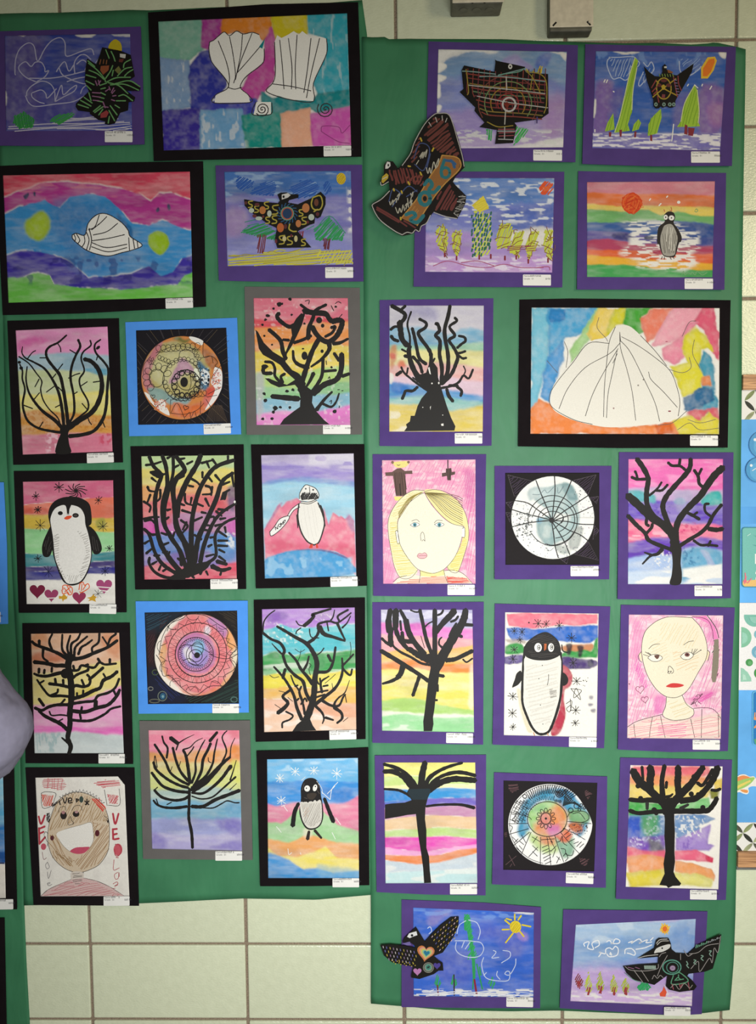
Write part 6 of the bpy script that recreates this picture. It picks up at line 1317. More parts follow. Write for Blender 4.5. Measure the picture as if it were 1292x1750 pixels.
T(26, '560 770 480 750 390 710 310 660 220 580 190 500', taper=1.0); T(8, '195 520 205 430 230 555'); T(28, '560 820 430 805 300 760 230 690 170 610', taper=.9, w0=1.0); T(26, '580 850 520 890 420 905 300 880 240 840 200 795', taper=.9); T(10, '200 795 235 765'); T(28, '550 970 430 985 310 980 230 950 190 905', taper=.6); T(10, '240 945 220 890'); T(10, '335 950 385 925')
T(16, '280 220 300 290 340 350 330 455', taper=1.2); T(36, '370 240 450 300', taper=.9); T(14, '460 295 530 250 625 205', taper=.3); T(14, '455 300 430 370'); T(14, '505 365 580 340 640 280 715 242', taper=.4); T(12, '540 445 600 370 620 335'); T(28, '790 275 870 180', taper=.9); T(10, '850 340 875 250'); T(16, '1010 690 1040 600 1075 480', taper=.4); T(10, '1005 795 1080 725', taper=.5); T(8, '775 450 780 490 805 505'); T(6, '370 600 390 545|'.strip('|')); T(6, '465 540 480 490')
a.card(855, 1445, 1140, 1545, rot=0); a.done()

# 28 ---- penguin in clouds
a = Art('penguin_painting', 'black-mounted painting of a small dark penguin over blue, pink, green and orange cloud bands', (430, 1265, 640),
        '58 95 700 85 1228 60 1240 1490 600 1500 100 1500', 'black', '170 183 1120 168 1132 1415 185 1415', group=G_PENG)
a.bands([('#74bcea', None), ('#4496e0', '172 420 600 400 1120 420'), ('#e888a8', '175 640 280 660 480 630 700 640 900 650 1020 620 1122 560'), ('#a8d49c', '178 840 320 850 500 700 700 660 900 860 1124 930'), ('#f0ac6c', '180 1010 400 1050 560 980 700 980 860 1030 1126 1060'), ('#f2e070', '182 1100 300 1180 500 1200 660 1150 780 1080 900 1200 1128 1220'), ('#4496d8', '184 1150 260 1170 400 1230 560 1320 700 1300 860 1360 1130 1330')], 16, 16, mott=.38)
a.blob('740 470 880 490 1060 500 1040 600 940 640 780 560', '#3a7fd4', 34, 20, .6).blob('700 1290 800 1290 1120 1330 1130 1400 740 1400', '#84c0e4', 30, 20, .6).speck('172 180 1120 170 1120 320 172 320', '#dceef6', .62, 18, .5, .6, 1.4).blob('560 900 640 900 640 980 560 990', '#f6ead0', 20, 12, .7)
a.layer('white_stars', 'crayon', '#f2f2ee')
for x, y, r_ in ((305, 380, 46), (465, 310, 52), (660, 300, 48), (900, 330, 52), (320, 610, 52)):
    a.star(x, y, r_, 7)
a.ss(6, '340 660 385 720|320 670 360 660|910 420 850 490 830 600|880 460 800 540|270 880 320 940|850 940 885 1010|890 790 940 860|390 1110 400 1170 430 1150|520 1150 525 1170|740 520 830 600')
a.layer('ink_penguin', 'ink', '#151112')
a.f('525 600 525 480 560 400 620 375 680 390 720 450 735 560 750 640 760 760 740 850 690 900 620 915 570 890 530 820 508 720', None, True)
a.f('515 640 560 625 620 620 700 600 735 620 745 740 735 830 690 885 620 898 575 870 535 790', '#dbd6cc', True).hatch('525 640 735 630 735 820 640 890 560 850', '#8a847c', 65, 13, 4).hatch('560 680 620 680 600 780 550 780', '#c89a80', 50, 26, 4).f('520 600 735 570 720 600 690 620 670 600 650 625 620 610 600 635 570 610 550 630')
a.s(44, '500 640 460 730 440 870', w0=.8, taper=1.1).s(44, '770 590 820 720 865 830', w0=.8, taper=1.1).s(34, '610 930 595 1010', taper=1.1, w0=.9, col='#2c221e').s(28, '670 920 740 1000', taper=.8, col='#2c221e')
a.d(590, 485, 30, 32, WH).d(672, 478, 22, 36, WH, 15).d(582, 482, 7, 8).d(676, 464, 7, 8).f('590 545 650 530 690 545 650 600 600 590', '#3a3028', True).ss(5, '560 430 540 500|700 420 715 480|560 580 590 590|690 500 720 540', '#5a524e')
a.layer('white_outline', 'crayon', '#eceae4').ss(5, '530 400 570 365|690 410 740 480 750 540')
a.card(856, 1415, 1133, 1508); a.done()

# 29 ---- palm
a = Art('tree_painting', 'purple-mounted painting of a black palm-like tree over yellow, blue, green and magenta bands', (630, 1275, 840),
        '65 82 1230 75 1222 1535 600 1525 85 1500', 'purple', '160 155 1115 155 1135 1405 178 1408', group=G_TREE)
a.bands([('#f0e884', None), ('#cce08c', '160 300 450 290 700 320 1118 360'), ('#f0ecb0', '160 400 600 390 1118 380'), ('#3f98d8', '162 440 500 430 800 420 1120 430'), ('#7a6cc4', '165 570 600 530 800 520 1120 520'), ('#c890b4', '170 640 600 610 1122 600'), ('#ecc89c', '172 750 600 700 1124 720'), ('#c0dc88', '175 860 500 850 750 830 1126 850'), ('#ea58bc', '176 930 500 930 800 920 1128 940'), ('#f4a8dc', '177 1040 600 1080 1128 1000'), ('#ee8848', '178 1110 500 1125 750 1110 950 1060 1130 1045'), ('#ccd8e2', '178 1170 500 1210 750 1190 1000 1130 1130 1100'), ('#c8e6e8', '178 1300 600 1280 1133 1260')], 9, 8, gap=6, mott=.35)
a.blob('170 450 440 450 430 560 170 580', '#3f8cd8', 20, 14, .7).blob('190 940 420 940 400 1010 190 1010', '#d83cac', 26, 16, .6).speck('178 1220 1133 1150 1133 1405 178 1405', WH, .56, 22, .6, .5, 1.8)
a.layer('ink_tree')
a.f('580 1405 570 1250 550 1100 525 950 510 830 495 690 400 700 300 720 172 740 172 590 240 580 380 570 450 545 400 470 430 410 600 405 640 460 615 540 595 620 590 740 605 860 605 1040 632 1130 640 1270 655 1402', None)
T = a.s
T(56, '500 440 440 390 360 300 260 250 162 248', taper=.7); T(36, '510 420 450 330 380 260 290 210 162 172', taper=.8); T(64, '550 430 560 290 590 155', taper=.8); T(44, '590 400 640 310 740 240 860 190 980 158', taper=.5); T(36, '610 430 680 350 780 290 900 258 1000 262 1115 290', taper=1.0, w0=.8); T(60, '620 450 720 380 800 345 900 325 1000 330 1115 340', taper=.8, w0=1.0); T(26, '460 520 380 470 300 440 165 430', taper=.8); T(28, '600 610 720 595 860 590 980 595 1105 625', taper=1.0, w0=.7)
a.layer('diluted_wash', 'ink', '#1c2a30').f('430 430 640 425 650 460 610 540 460 540 410 470', '#1a2a31')
a.card(850, 1414, 1132, 1520); a.done()

# 30 ---- sectioned disc
a = Art('pattern_disc', 'purple-mounted round drawing of sectioned patterns around a green and orange flower centre', (835, 1305, 1045),
        '52 75 1235 118 1215 1270 600 1255 28 1235', 'purple', '150 158 1130 182 1093 1100 145 1083', '#1d181a', group=G_DISC, sheet_name='black_square')
a.layer('crayon_patches', 'crayon', '#5a3a3e').hatch('200 200 300 195 315 250 240 285 200 250', '#5e4044', 5, 13, 8).hatch('1000 250 1080 290 1030 350 1000 320', '#5e4044', 20, 13, 8).hatch('940 960 1040 970 1010 1050 950 1020', '#5e4044', 30, 13, 8).ss(6, '170 1030 280 940|205 930 265 1040|215 1050 235 1020', '#5e4448').hatch('155 700 185 690 185 750 160 740', '#4e3638', 20, 12, 8)
a.disc(630, 610, 437, 424, '#f5f3f0', 'round white paper with inked sections and blue-green wash', (
    ('330 420 420 320 560 250 700 230 860 290 960 400 1040 500 1020 640 940 740 860 660 820 500 700 400 560 370 440 430 400 560 420 680 330 760 300 640', '#4a9cc0', 26),
    ('700 260 800 240 900 320 820 400 720 360', '#3a86b4', 20), ('820 470 960 460 1050 520 1020 600 860 590', '#7fae7c', 22), ('820 600 960 600 960 700 860 680', '#c8744a', 22), ('400 700 540 740 700 740 740 860 640 920 480 860', '#c4dc90', 36),
    ('690 740 780 690 880 760 880 900 780 960 720 860', '#8fb89c', 30), ('680 720 790 650 860 720 800 800', '#e06a44', 22), ('520 740 680 740 680 820 540 820', '#e0986a', 30),
    ('405 560 440 440 560 375 680 375 790 460 815 570 770 680 640 735 500 720 430 660', '#9cc87c', 10), ('470 620 560 560 700 400 800 470 815 570 770 680 640 735 500 720', '#e8945c', 46), ('560 480 620 500 640 600 580 640 500 600', '#e08a7c', 30), ('600 640 720 620 740 700 640 730', '#d87ab0', 34), ('430 460 540 400 600 420 520 480', '#8cc480', 30)),
    shape=(0, 1.02, 20, 1.0, 100, 1.0, 200, .99, 290, .98, 315, .95, 330, .93, 345, .97, 360, 1.02))
a.layer('ink_pattern', 'ink', '#1a1718')
a.o(605, 555, 207, 180, 6).o(590, 550, 52, 58, 5).d(590, 550, 12)
for i in range(12):
    t = i/12*6.283; a.o(590+78*math.cos(t), 550+84*math.sin(t), 24, 15, 5, rot=math.degrees(t))
a.ss(5, '435 690 330 930|535 740 530 1030|600 735 625 880 640 1030|680 720 720 850 775 1000|740 690 850 820 935 910|770 650 900 710 1000 770|815 580 1060 600|810 540 860 480 1000 480 1040 550 960 590 830 580|870 500 940 490 1000 560|400 600 200 605|410 655 200 715|420 690 240 840|440 560 400 530 210 480')
a.ss(5, '445 740 530 790|500 735 455 800|450 830 505 880|505 845 410 945|450 890 500 940|540 770 680 760|620 740 660 800|640 780 690 870|700 830 640 890|690 870 660 950|700 940 740 980|730 950 700 1010|550 850 610 825|550 890 620 860|555 920 640 880|560 960 640 920|570 990 640 950|580 1020 645 990|690 740 700 790 740 780 760 730 770 800 810 830|745 860 790 870 800 920 860 930 880 880|770 940 800 910 820 960|790 990 820 960|750 690 790 650|780 720 830 680|800 750 855 710|830 790 890 760|880 810 930 790|910 840 960 790|940 850 985 810|335 720 380 800|310 780 360 820|280 850 330 900|310 830 345 870|240 740 290 790|260 800 300 760|215 620 240 640 220 690|230 500 280 520 240 560 300 580|250 470 310 490|220 560 300 600')
for i in range(15):
    a.s(5, [250+(i % 4)*38, 370+(i//4)*58, 300+(i % 4)*38, 400+(i//4)*58]); a.s(5, [290+(i % 4)*36, 360+(i//4)*56, 262+(i % 4)*38, 420+(i//4)*58])
a.zig('330 420 400 340 500 270 620 230', 16, 30, 6).zig('380 440 450 370 540 310 640 270 700 250', 16, 28, 6).zig('420 450 520 350 600 340 680 340', 12, 22, 6)
for i in range(24):
    t = math.radians(232+i*3.4); a.s(6, [620+310*math.cos(t), 590+300*math.sin(t), 630+415*math.cos(t+.03), 600+400*math.sin(t+.03)])
for i in range(12):
    a.s(8, [770+i*11, 420-i*4, 800+i*15, 290+i*14], '#16282e')
a.spiral(735, 290, 44, 2.6, 8).spiral(795, 270, 28, 2, 6).spiral(700, 365, 20, 1.6, 5).spiral(740, 370, 18, 1.6, 5)
for x, y, r_ in ((910, 420, 26), (940, 460, 14), (850, 465, 24), (960, 410, 14), (990, 440, 12), (370, 320, 20)):
    a.o(x, y, r_, None, 6)
for i in range(60):
    a.d(830+a.rng.random()*190, 605+a.rng.random()*110, 3+4*a.rng.random(), None, ['#3a2a2a', '#2a4a5a', '#a04a3a'][i % 3], n=6)
a.o(630, 610, 420, 408, 4, a0=100, a1=290)
a.on = 'paper'
a.card(796, 1112, 1083, 1222, rot=2); a.done()

# 31 ---- sturdy tree
a = Art('tree_painting', 'purple-mounted painting of a sturdy black tree with flared base and flat side boughs', (1040, 1280, 1260),
        '105 70 1222 92 1150 1480 600 1485 55 1470', 'purple', '205 145 1125 158 1075 1375 153 1350', '#f6f1e8', group=G_TREE)
B = a.blob
for poly, c, sf in (('260 165 980 160 1000 220 820 280 230 280 215 200', '#e8707a', 22), ('205 270 820 260 1000 280 960 330 560 380 205 360', '#ee9a66', 24), ('200 350 560 370 900 340 1000 400 960 460 640 500 200 480', '#ecd070', 24), ('190 500 340 520 500 540 540 600 360 640 190 640', '#4aa850', 14), ('640 560 800 520 980 480 990 560 800 580 640 580', '#84c880', 14),
                    ('190 660 540 650 545 860 180 880', '#5a86b8', 20), ('185 680 290 680 290 900 180 930', '#3a5cc4', 20), ('330 660 470 650 480 800 380 860 330 760', '#5aa070', 30), ('650 640 900 630 1035 670 980 710 870 740 940 800 900 840 650 870', '#6a90c0', 8), ('900 780 1000 740 970 930 1035 940 980 990 660 980 650 880', '#a88cd0', 10), ('180 880 540 860 540 1000 330 1000 180 960', '#7a50b8', 18), ('380 880 480 900 545 1000 520 1100 420 1040', '#6a6478', 26),
                    ('170 970 400 1010 540 1000 540 1060 330 1050 170 1100', '#e86a84', 14), ('650 990 860 990 960 1040 1025 1070 1015 1110 900 1090 650 1080', '#ec6a88', 7), ('960 1050 1025 1072 1012 1110 965 1095', '#d83a5c', 6), ('170 1060 330 1040 540 1070 540 1190 200 1210', '#f0a068', 16), ('650 1095 860 1130 1010 1180 1040 1250 1030 1285 880 1230 650 1200', '#f0a468', 7), ('165 1220 540 1190 560 1320 200 1345', '#e4d24a', 16), ('640 1220 850 1230 1010 1290 1000 1340 640 1310', '#e8e080', 14), ('1040 300 1110 290 1105 380 1060 380', '#e8c858', 14), ('1010 400 1080 400 1070 470 1020 470', '#8a8a3a', 14)):
    B(poly, c, sf, 14, 1, .32, False, grow=14 if sf > 12 else 6)
a.speck('650 640 950 640 900 860 650 860', WH, .6, 3.6, .8).speck('180 860 340 860 340 960 180 950', '#e8e0f4', .6, 3.6, .7).speck('640 870 820 870 820 980 640 980', '#7a54b4', .58, 3.5, .6).speck('340 650 540 650 540 900 340 900', '#c8d4e0', .64, 4, .5)
a.layer('ink_tree')
a.f('488 1330 520 1260 540 1220 530 1120 550 1000 540 850 545 680 535 610 500 540 620 500 640 560 640 680 645 800 640 1000 645 1100 630 1200 650 1250 705 1315 690 1338 620 1340 575 1360 560 1340', None)
T = a.s
T(90, '580 620 570 560 600 500', taper=.9); T(60, '570 560 480 470 380 380 290 300 230 200', taper=1.1, w0=1.1); T(64, '400 400 400 290 410 220 400 165', taper=1.0); T(26, '330 290 320 160'); T(50, '530 500 520 380 520 280 545 150', taper=.7); T(24, '560 370 565 310'); T(60, '690 430 675 330 680 250 680 160', taper=.9); T(70, '600 560 700 440 800 340 860 260 930 165', taper=.7); T(30, '870 320 920 345 970 280 1025 185', taper=.9); T(72, '700 500 860 470 960 380 1030 280 1075 170', taper=.8, w0=.7); T(26, '1010 390 1060 395 1100 380')
T(46, '540 510 420 490 300 495 195 485', taper=.8); T(38, '550 600 400 610 280 620 195 595', taper=.9); T(46, '600 600 760 600 900 600 980 590 1040 520 1065 470', taper=.9); T(28, '560 460 600 450 625 430', taper=.6); T(30, '370 520 370 580', taper=.8, col='#2a2a28'); T(32, '700 575 780 535', taper=.7, col='#2a2a28')
for x, y, r_ in ((305, 475, 26), (440, 590, 28), (460, 620, 22), (925, 565, 26), (880, 435, 24), (810, 430, 26), (840, 260, 28), (280, 350, 26), (740, 410, 20)):
    a.d(x, y, r_)
a.card(792, 1380, 1058, 1474, rot=1); a.done()

# 32 ---- eagle with heart
a = Art('eagle_collage', 'purple-mounted eagle collage with heart-chested black bird, blue sky and spiky yellow sun', (635, 1530, 935),
        '220 15 830 38 1242 70 1232 800 700 798 220 792', 'purple', '305 72 1188 108 1183 720 308 712', group=G_EAGLE)
a.wash('#3a6ad4', .2).blob('430 120 570 85 580 110 470 200 420 190', '#8a84d0', 24, 16, .9).blob('760 210 900 190 1110 260 1115 400 1000 420 900 300 780 300', '#6a70d0', 40, 24, .6).blob('480 400 760 420 700 620 480 600', '#5a66cc', 50, 30, .6).blob('1060 250 1140 260 1140 310 1080 300', '#a88cd8', 14, 10, .8)
a.speck('310 660 1180 660 1183 718 308 712', WH, .5, 5, .9, .35, 2.2, 6).speck('305 80 1188 110 1188 160 305 150', '#8ab0ec', .62, 12, .5, .5, 1.8).blob('1050 102 1188 108 1186 120 1080 115', WH, 4, 6, .9)
a.layer('crayon_tree', 'crayon', '#2f9e5a')
a.s(34, '700 130 715 240 730 340 745 450 750 580', taper=.6).s(26, '690 140 690 230').hatch('680 120 720 115 740 260 780 440 700 450 715 320', '#37a862', 60, 15, 9).ss(10, '750 500 740 660|770 480 810 660|790 500 800 560', '#2f9a58')
for x in (485, 603, 880):
    a.piece(); a.hatch([x-25, 620, x, 545, x+25, 620, x, 660], '#34a25e', 75, 10, 8)
a.layer('crayon_trunk', 'crayon', '#7a2a3a').s(10, '482 630 488 705').piece().s(9, '603 555 605 705', '#3a2030').piece().s(14, '752 590 770 710', '#8a2438')
a.layer('crayon_clouds', 'crayon', '#c8d4f0')
a.ss(6, '710 160 770 180 795 240 780 300|625 260 640 200 690 165|620 320 615 370 650 410 720 430 790 420 820 370 800 325 750 315 700 310 610 310|660 360 680 310|685 370 720 320|820 430 805 480 820 550 850 585 930 600 1000 595 1010 540 990 530 975 550 1010 555 1050 490 1055 440|890 380 910 390 900 410 880 435 930 430|960 380 1010 390 1010 430 950 470|920 530 915 560 940 590|410 220 430 210 440 240 420 260|840 540 820 560|990 690 1060 680 1180 695 1100 705 990 695')
a.hatch('320 705 330 690 420 665 700 675 860 670 1000 690 1180 700 1180 712', '#eef0f6', 4, 9, 6, wav=.3)
a.layer('crayon_sun', 'crayon', '#e2cc2e').d(1053, 210, 42, 45).hatch('1012 190 1050 165 1095 200 1070 255 1020 245', '#c8a820', 50, 13, 5).ss(11, '1048 160 1048 118|1072 160 1095 128|1100 195 1165 208|1010 190 975 160|1008 228 955 230|1082 240 1115 280|1035 255 980 325|1025 160 985 150')
a.cutout('cutout_eagle', '325 200 350 240 390 305 430 260 500 190 580 130 638 125 635 190 600 270 520 385 455 410 490 440 520 460 525 515 490 515 455 540 350 575 290 565 290 550 305 485 240 475 150 455 90 405 65 330 140 325 240 335 320 350 310 330 280 310 225 310 240 280', label='black cut-out eagle with rainbow heart and dashed wings', gap=.006)
a.layer('crayon_marks', 'crayon', '#d8c9a0')
for r_, n_ in ((0, 10), (1, 10), (2, 9), (3, 8)):
    for i in range(n_):
        x = 85+r_*14+i*25; y = 338+r_*26+i*4+r_*3; a.s(5, [x, y, x+3, y+14], ['#e8dcdc', '#7a78c8', '#d8c04a', '#b090b8'][(i+r_) % 4])
for r_ in range(5):
    for i in range(9):
        x = 440+i*21+r_*14; y = 275-i*17+r_*24
        if x < 625 and y < 380:
            a.s(5, [x, y, x+7, y-11], ['#e8c8d8', '#d8c04a', '#6a70c0', '#c8a040'][(i+r_) % 4])
for i in range(14):
    a.d(150+i*13, 440+(i % 3)*10+i*2, 4, None, '#e2cc4a', n=8)
a.heart(395, 385, 64, '#e08a4a', 0, 8).heart(397, 385, 52, '#f0a898', 0, 8).heart(399, 387, 42, '#e8d86a', 0, 8).heart(401, 388, 32, '#9ad0a8', 0, 8).heart(402, 388, 22, '#2a86a8', 0, 8)
a.d(415, 492, 40, 38, '#a0988c').o(415, 492, 32, 30, 6, '#4a6a60').d(415, 490, 22, 22, '#5ab09a').star(415, 490, 16, 5, '#2a3a3a').heart(335, 520, 30, '#d890d0').heart(478, 478, 26, '#5a4aa8').f('260 270 275 245 328 230 335 258 300 270 280 280', '#ffffff').d(296, 260, 9, None, '#111111').f('225 318 250 312 280 305 290 330 260 332', '#8474b8')
a.card(985, 718, 1180, 788, rot=1); a.done()

# 33 ---- long-beaked eagle
a = Art('eagle_collage', 'purple-mounted eagle collage with long-beaked black bird and curling lilac paper', (940, 1530, 1260),
        '85 82 600 88 1075 95 1050 500 1030 790 880 798 700 790 58 750', 'purple', '170 185 993 145 962 735 130 702', group=G_EAGLE)
a.bands([('#a8c4e4', None), ('#7fa8dc', '150 300 600 260 990 200'), ('#8a9cd8', '140 440 600 420 980 380'), ('#c4a4e0', '138 480 500 470 975 560'), ('#d8b8e8', '132 620 970 640')], 26, 24, mott=.35)
a.blob('640 148 890 140 850 165 680 165', '#b8a4e0', 8, 8, .9).speck('135 640 965 650 962 735 130 702', WH, .5, 7, .9, .35, 2.2).speck('170 185 993 145 985 300 160 320', '#d8e4ee', .6, 20, .5, .5, 1.6).blob('820 220 985 150 985 380 860 350', '#7aa0dc', 30, 16, .6)
a.layer('crayon_clouds', 'crayon', '#f0f2f6')
a.ss(7, '230 330 225 310 260 300 250 340 290 350 280 310 320 290 330 320 300 340|380 300 400 290 420 310 440 280 470 290 460 310 410 310|325 400 340 380 330 370 370 380 375 350 400 340 420 350 440 330 460 350 450 390 400 400 380 380|400 380 415 390 405 370|530 305 560 295 550 310 600 280 620 300 600 310 660 285 650 305 690 300|505 380 510 350 550 345 575 370 570 390 540 380 520 375|580 350 640 340 690 320|700 270 680 290')
a.layer('crayon_trees', 'crayon', '#b8c84a')
for x, y0_, y1, c in ((190, 510, 600, '#8a3a38'), (255, 500, 640, '#c0cc4c'), (335, 485, 630, '#b0bc44'), (428, 515, 640, '#b8c448'), (508, 535, 640, '#b4c048')):
    a.hatch([x, y0_, x+28, y1-40, x+20, y1, x-20, y1, x-28, y1-40], c, 60, 9, 8).hatch([x-14, y1-35, x+14, y1-35, x+8, y1+20, x-8, y1+20], '#a03a40', 75, 8, 8)
a.hatch('590 600 630 570 680 600 670 625 600 630', '#3aa868', 60, 10, 10).ss(10, '630 575 590 610|640 580 610 628|650 580 660 628|655 580 680 610', '#2fa060').f('770 600 790 640 780 670 745 668 740 650 760 630', '#ea5a3a').s(5, '775 590 795 640 785 672 740 672', '#f4e4e4')
a.layer('crayon_sun', 'crayon', '#ec9a2a').d(780, 212, 28, 30, '#ee9428').star(780, 212, 38, 9, '#f0c848', 6).d(780, 212, 16, 18, '#e8702a')
a.cutout('cutout_eagle', '735 265 800 265 815 300 820 340 850 365 930 370 1000 310 1160 238 1155 290 1100 470 1050 490 935 505 925 520 960 550 990 590 970 615 870 628 800 612 780 590 790 515 700 580 640 565 560 545 510 500 488 455 600 442 725 435 728 390 590 402 640 370 700 335 715 280', label='black cut-out eagle with long beak and scratched feathers', gap=.006)
a.layer('scratched_marks', 'crayon', '#d8d4cc')
a.f('700 365 715 335 760 315 808 305 805 330 760 355 720 362', '#f8f6f0', True).d(755, 332, 6, None, '#111111').ss(5, '715 300 740 275 790 270|720 310 750 285 800 282|590 400 640 385 725 375')
a.o(820, 460, 62, 48, 8, '#6ab09a').o(825, 462, 40, 36, 6, '#5a9a88').d(825, 466, 20, 18, '#a888b0').o(825, 466, 12, 10, 4, '#d0c0d0')
a.ss(7, '830 515 820 575 930 555 880 500 850 500|840 550 860 530 880 545|865 510 865 530|850 548 900 540', '#6ab088').ss(6, '820 575 830 610|870 570 880 600 890 570|930 560 940 610', '#b85a68').ss(4, '810 600 840 575 870 610 905 570 940 600 960 580', '#b8b0a8')
for i in range(11):
    a.s(6, [650+i*8-80*(i > 7), 450, 652+i*8-80*(i > 7), 472], '#b8d0c0')
for i in range(14):
    x = 985+i*12; a.s(6, [x, 330-i*5, x+4, 308-i*4+(i % 3)*5], '#7fc0a0' if i < 7 else '#b8bcc0')
a.ss(4, '500 455 540 480 640 485 720 470 728 440|560 480 620 560|610 480 660 555|685 540 700 515 720 535 740 515 760 530|940 370 1000 360 1060 315 1140 300|905 350 930 385 960 370|1155 250 1135 360 1110 330 1095 430 1075 400 1010 490 1000 420 950 470|880 370 880 410|735 390 750 370 780 360|720 520 750 450 790 380', '#b8b0ac').ss(6, '920 420 930 440 920 445 935 465|970 410 985 415 970 430 985 440|1020 380 1035 385 1020 400 1035 415|1075 350 1090 350 1078 370 1090 385', '#9ac0ac').ss(4, '500 500 560 545 640 570', '#6ab08a').ss(5, '520 460 560 470|570 460 600 470', '#a06a90')
a.on = 'paper'
a.card(765, 730, 945, 788, rot=1); a.done()

# ---- pictures at the far left, cut by the edge of the view
FULL = (0, 0, 1292)
a = Art('pattern_disc', 'blue-mounted round drawing next to the penguin with hearts', FULL, '-190 826 10 824 16 930 19 1064 -185 1070', 'blue', '-168 852 -4 850 2 1040 -162 1044', '#1a1618', group=G_DISC, sheet_name='black_square')
a.disc(-84, 946, 74, 74, '#e8e4dc', 'round painted paper', (('-140 900 -60 880 -30 940 -80 1000 -140 980', '#6aa0c0', 8), ('-110 920 -70 910 -60 960 -100 970', '#d8a060', 6)))
a.layer('ink_rings').o(-84, 946, 50, None, 1.5).o(-84, 946, 28, None, 1.5).d(-84, 946, 8)
a.on = 'paper'; a.card(-40, 1044, 7, 1062); a.done()
a = Art('tree_painting', 'black-mounted painting above the blue-mounted round drawing at the display edge', FULL, '-190 560 -2 555 3 802 -188 806', 'black', '-168 580 -18 577 -13 776 -164 780', group=G_TREE)
a.bands([('#f0a8b8', None), ('#f0d080', '-170 640 -10 640'), ('#90c0d8', '-170 710 -10 715')], 3, 3).layer('ink_tree').s(9, '-90 778 -92 700 -96 660').s(5, '-92 700 -130 650 -140 610').s(5, '-92 690 -60 640 -50 600').s(4, '-95 660 -90 620')
a.card(-64, 780, -17, 797); a.done()
a = Art('penguin_painting', 'black-mounted blue watercolour with white lower strip beside the lavender sleeve', FULL, '-170 1302 27 1298 34 1548 -160 1552', 'black', '-140 1325 9 1322 15 1529 -130 1533', group=G_PENG)
a.bands([('#8cc4dc', None), ('#5aa8d0', '-140 1370 12 1365'), ('#2f7cc0', '-140 1410 13 1405'), ('#2458a0', '-140 1455 14 1450'), ('#efe6dc', '-140 1474 15 1472')], 3, 3, mott=.35)
a.layer('ink_penguin').f('-90 1380 -60 1370 -40 1400 -36 1460 -60 1500 -88 1490 -100 1440', None, True).f('-84 1412 -60 1410 -48 1440 -56 1484 -82 1482 -92 1445', '#e8e4dc', True).d(-76, 1392, 4, 5, WH).d(-60, 1391, 4, 5, WH).s(2, '-130 1471 -40 1470 12 1470', '#1a2a5a').s(2, '-1 1408 1 1416 -3 1424').d(-1, 1461, 2, 4, '#1a2a50')
a.card(-19, 1531, 28, 1548, rot=-1); a.done()
a = Art('tree_painting', 'black-mounted picture hanging lowest on the narrow green strip', FULL, '-180 1568 11 1565 17 1790 -170 1792', 'black', '-156 1590 -10 1588 -5 1768 -148 1770', group=G_TREE)
a.bands([('#f0c080', None), ('#e090b0', '-160 1650 0 1650'), ('#90a0d0', '-160 1710 0 1712')], 3, 3).layer('ink_tree').s(9, '-80 1768 -82 1690 -84 1650').s(5, '-82 1690 -120 1640').s(5, '-82 1680 -50 1630')
a.done()
# ------------------------------------------------------------------ bulletin board at the right
def wood_material():
    M, nt, b = nodes('oak_rail'); L = nt.links.new
    geo = N(nt, 'ShaderNodeNewGeometry'); mp = N(nt, 'ShaderNodeMapping'); mp.inputs['Scale'].default_value = (1.0, 6.0, 26.0)
    L(geo.outputs['Position'], mp.inputs['Vector'])
    n1 = N(nt, 'ShaderNodeTexNoise', Scale=9.0, Detail=6.0, Distortion=1.2); L(mp.outputs['Vector'], n1.inputs['Vector'])
    rp = N(nt, 'ShaderNodeValToRGB'); rp.color_ramp.elements[0].position = 0.35; rp.color_ramp.elements[1].position = 0.65
    rp.color_ramp.elements[0].color = (*lin('#7d5638'), 1); rp.color_ramp.elements[1].color = (*lin('#c9996c'), 1)
    L(n1.outputs['Fac'], rp.inputs['Fac']); L(rp.outputs['Color'], b.inputs['Base Color'])
    b.inputs['Roughness'].default_value = 0.5
    bp = N(nt, 'ShaderNodeBump', Strength=0.3, Distance=0.002); L(n1.outputs['Fac'], bp.inputs['Height']); L(bp.outputs['Normal'], b.inputs['Normal'])
    return M
MT['wood'] = wood_material()
MT['board_blue'] = mat_simple('blue_board_paper', '#5b9ed6', 0.7, 9, 0.14, 0.3, 14, 0.3, bdist=0.01)
MT['border'] = mat_vcol('printed_border', rough=0.6, grain=0.12, gscale=700)
MT['print'] = mat_vcol('glossy_print', rough=0.4, grain=0.05, gscale=300, spec=0.4)
MT['alu'] = mat_simple('aluminium_strip', '#8c8c88', 0.4, 60, 0.1, 0.1, 200, 0.5, 0.6)

BX0, BX1 = 1246, 1700          # photo columns of the board; its left end lies behind the green sheet
def rect_w(x0, y0, x1, y1):
    ax, az = wall_pt(x0, y0); bx, bz = wall_pt(x1, y1)
    return float(ax), float(az), float(bx), float(bz)
wl = float(wall_pt(1252, 1060)[0]); wr = wl+0.62
zt = float(wall_pt(1290, 641)[1]); zt2 = float(wall_pt(1290, 667)[1]); zb = float(wall_pt(1290, 1478)[1]); zb2 = float(wall_pt(1290, 1452)[1])
bt2 = float(wall_pt(1290, 717)[1]); bb2 = float(wall_pt(1290, 1404)[1])
board = tag(empty('bulletin_board', ((wl+wr)/2, 0, zb)), 'blue bulletin board with oak frame and leaf-circle border strips', 'board')
bc, bz0 = (wl+wr)/2, zb
def bbox(name, x0, x1, z0, z1, y0, y1, material, parent, bev=0.0015):
    me = bevel_box(name, x1-x0, y0-y1, z1-z0, bev, material)
    par_loc = parent.location if parent is board else None
    o = link(name, me, parent, ((x0+x1)/2-bc, (y0+y1)/2, (z0+z1)/2-bz0))
    return o
bbox('top_rail', float(wall_pt(1265.6, 655)[0]), wr, zt2, zt, 0.0, -0.014, MT['wood'], board)
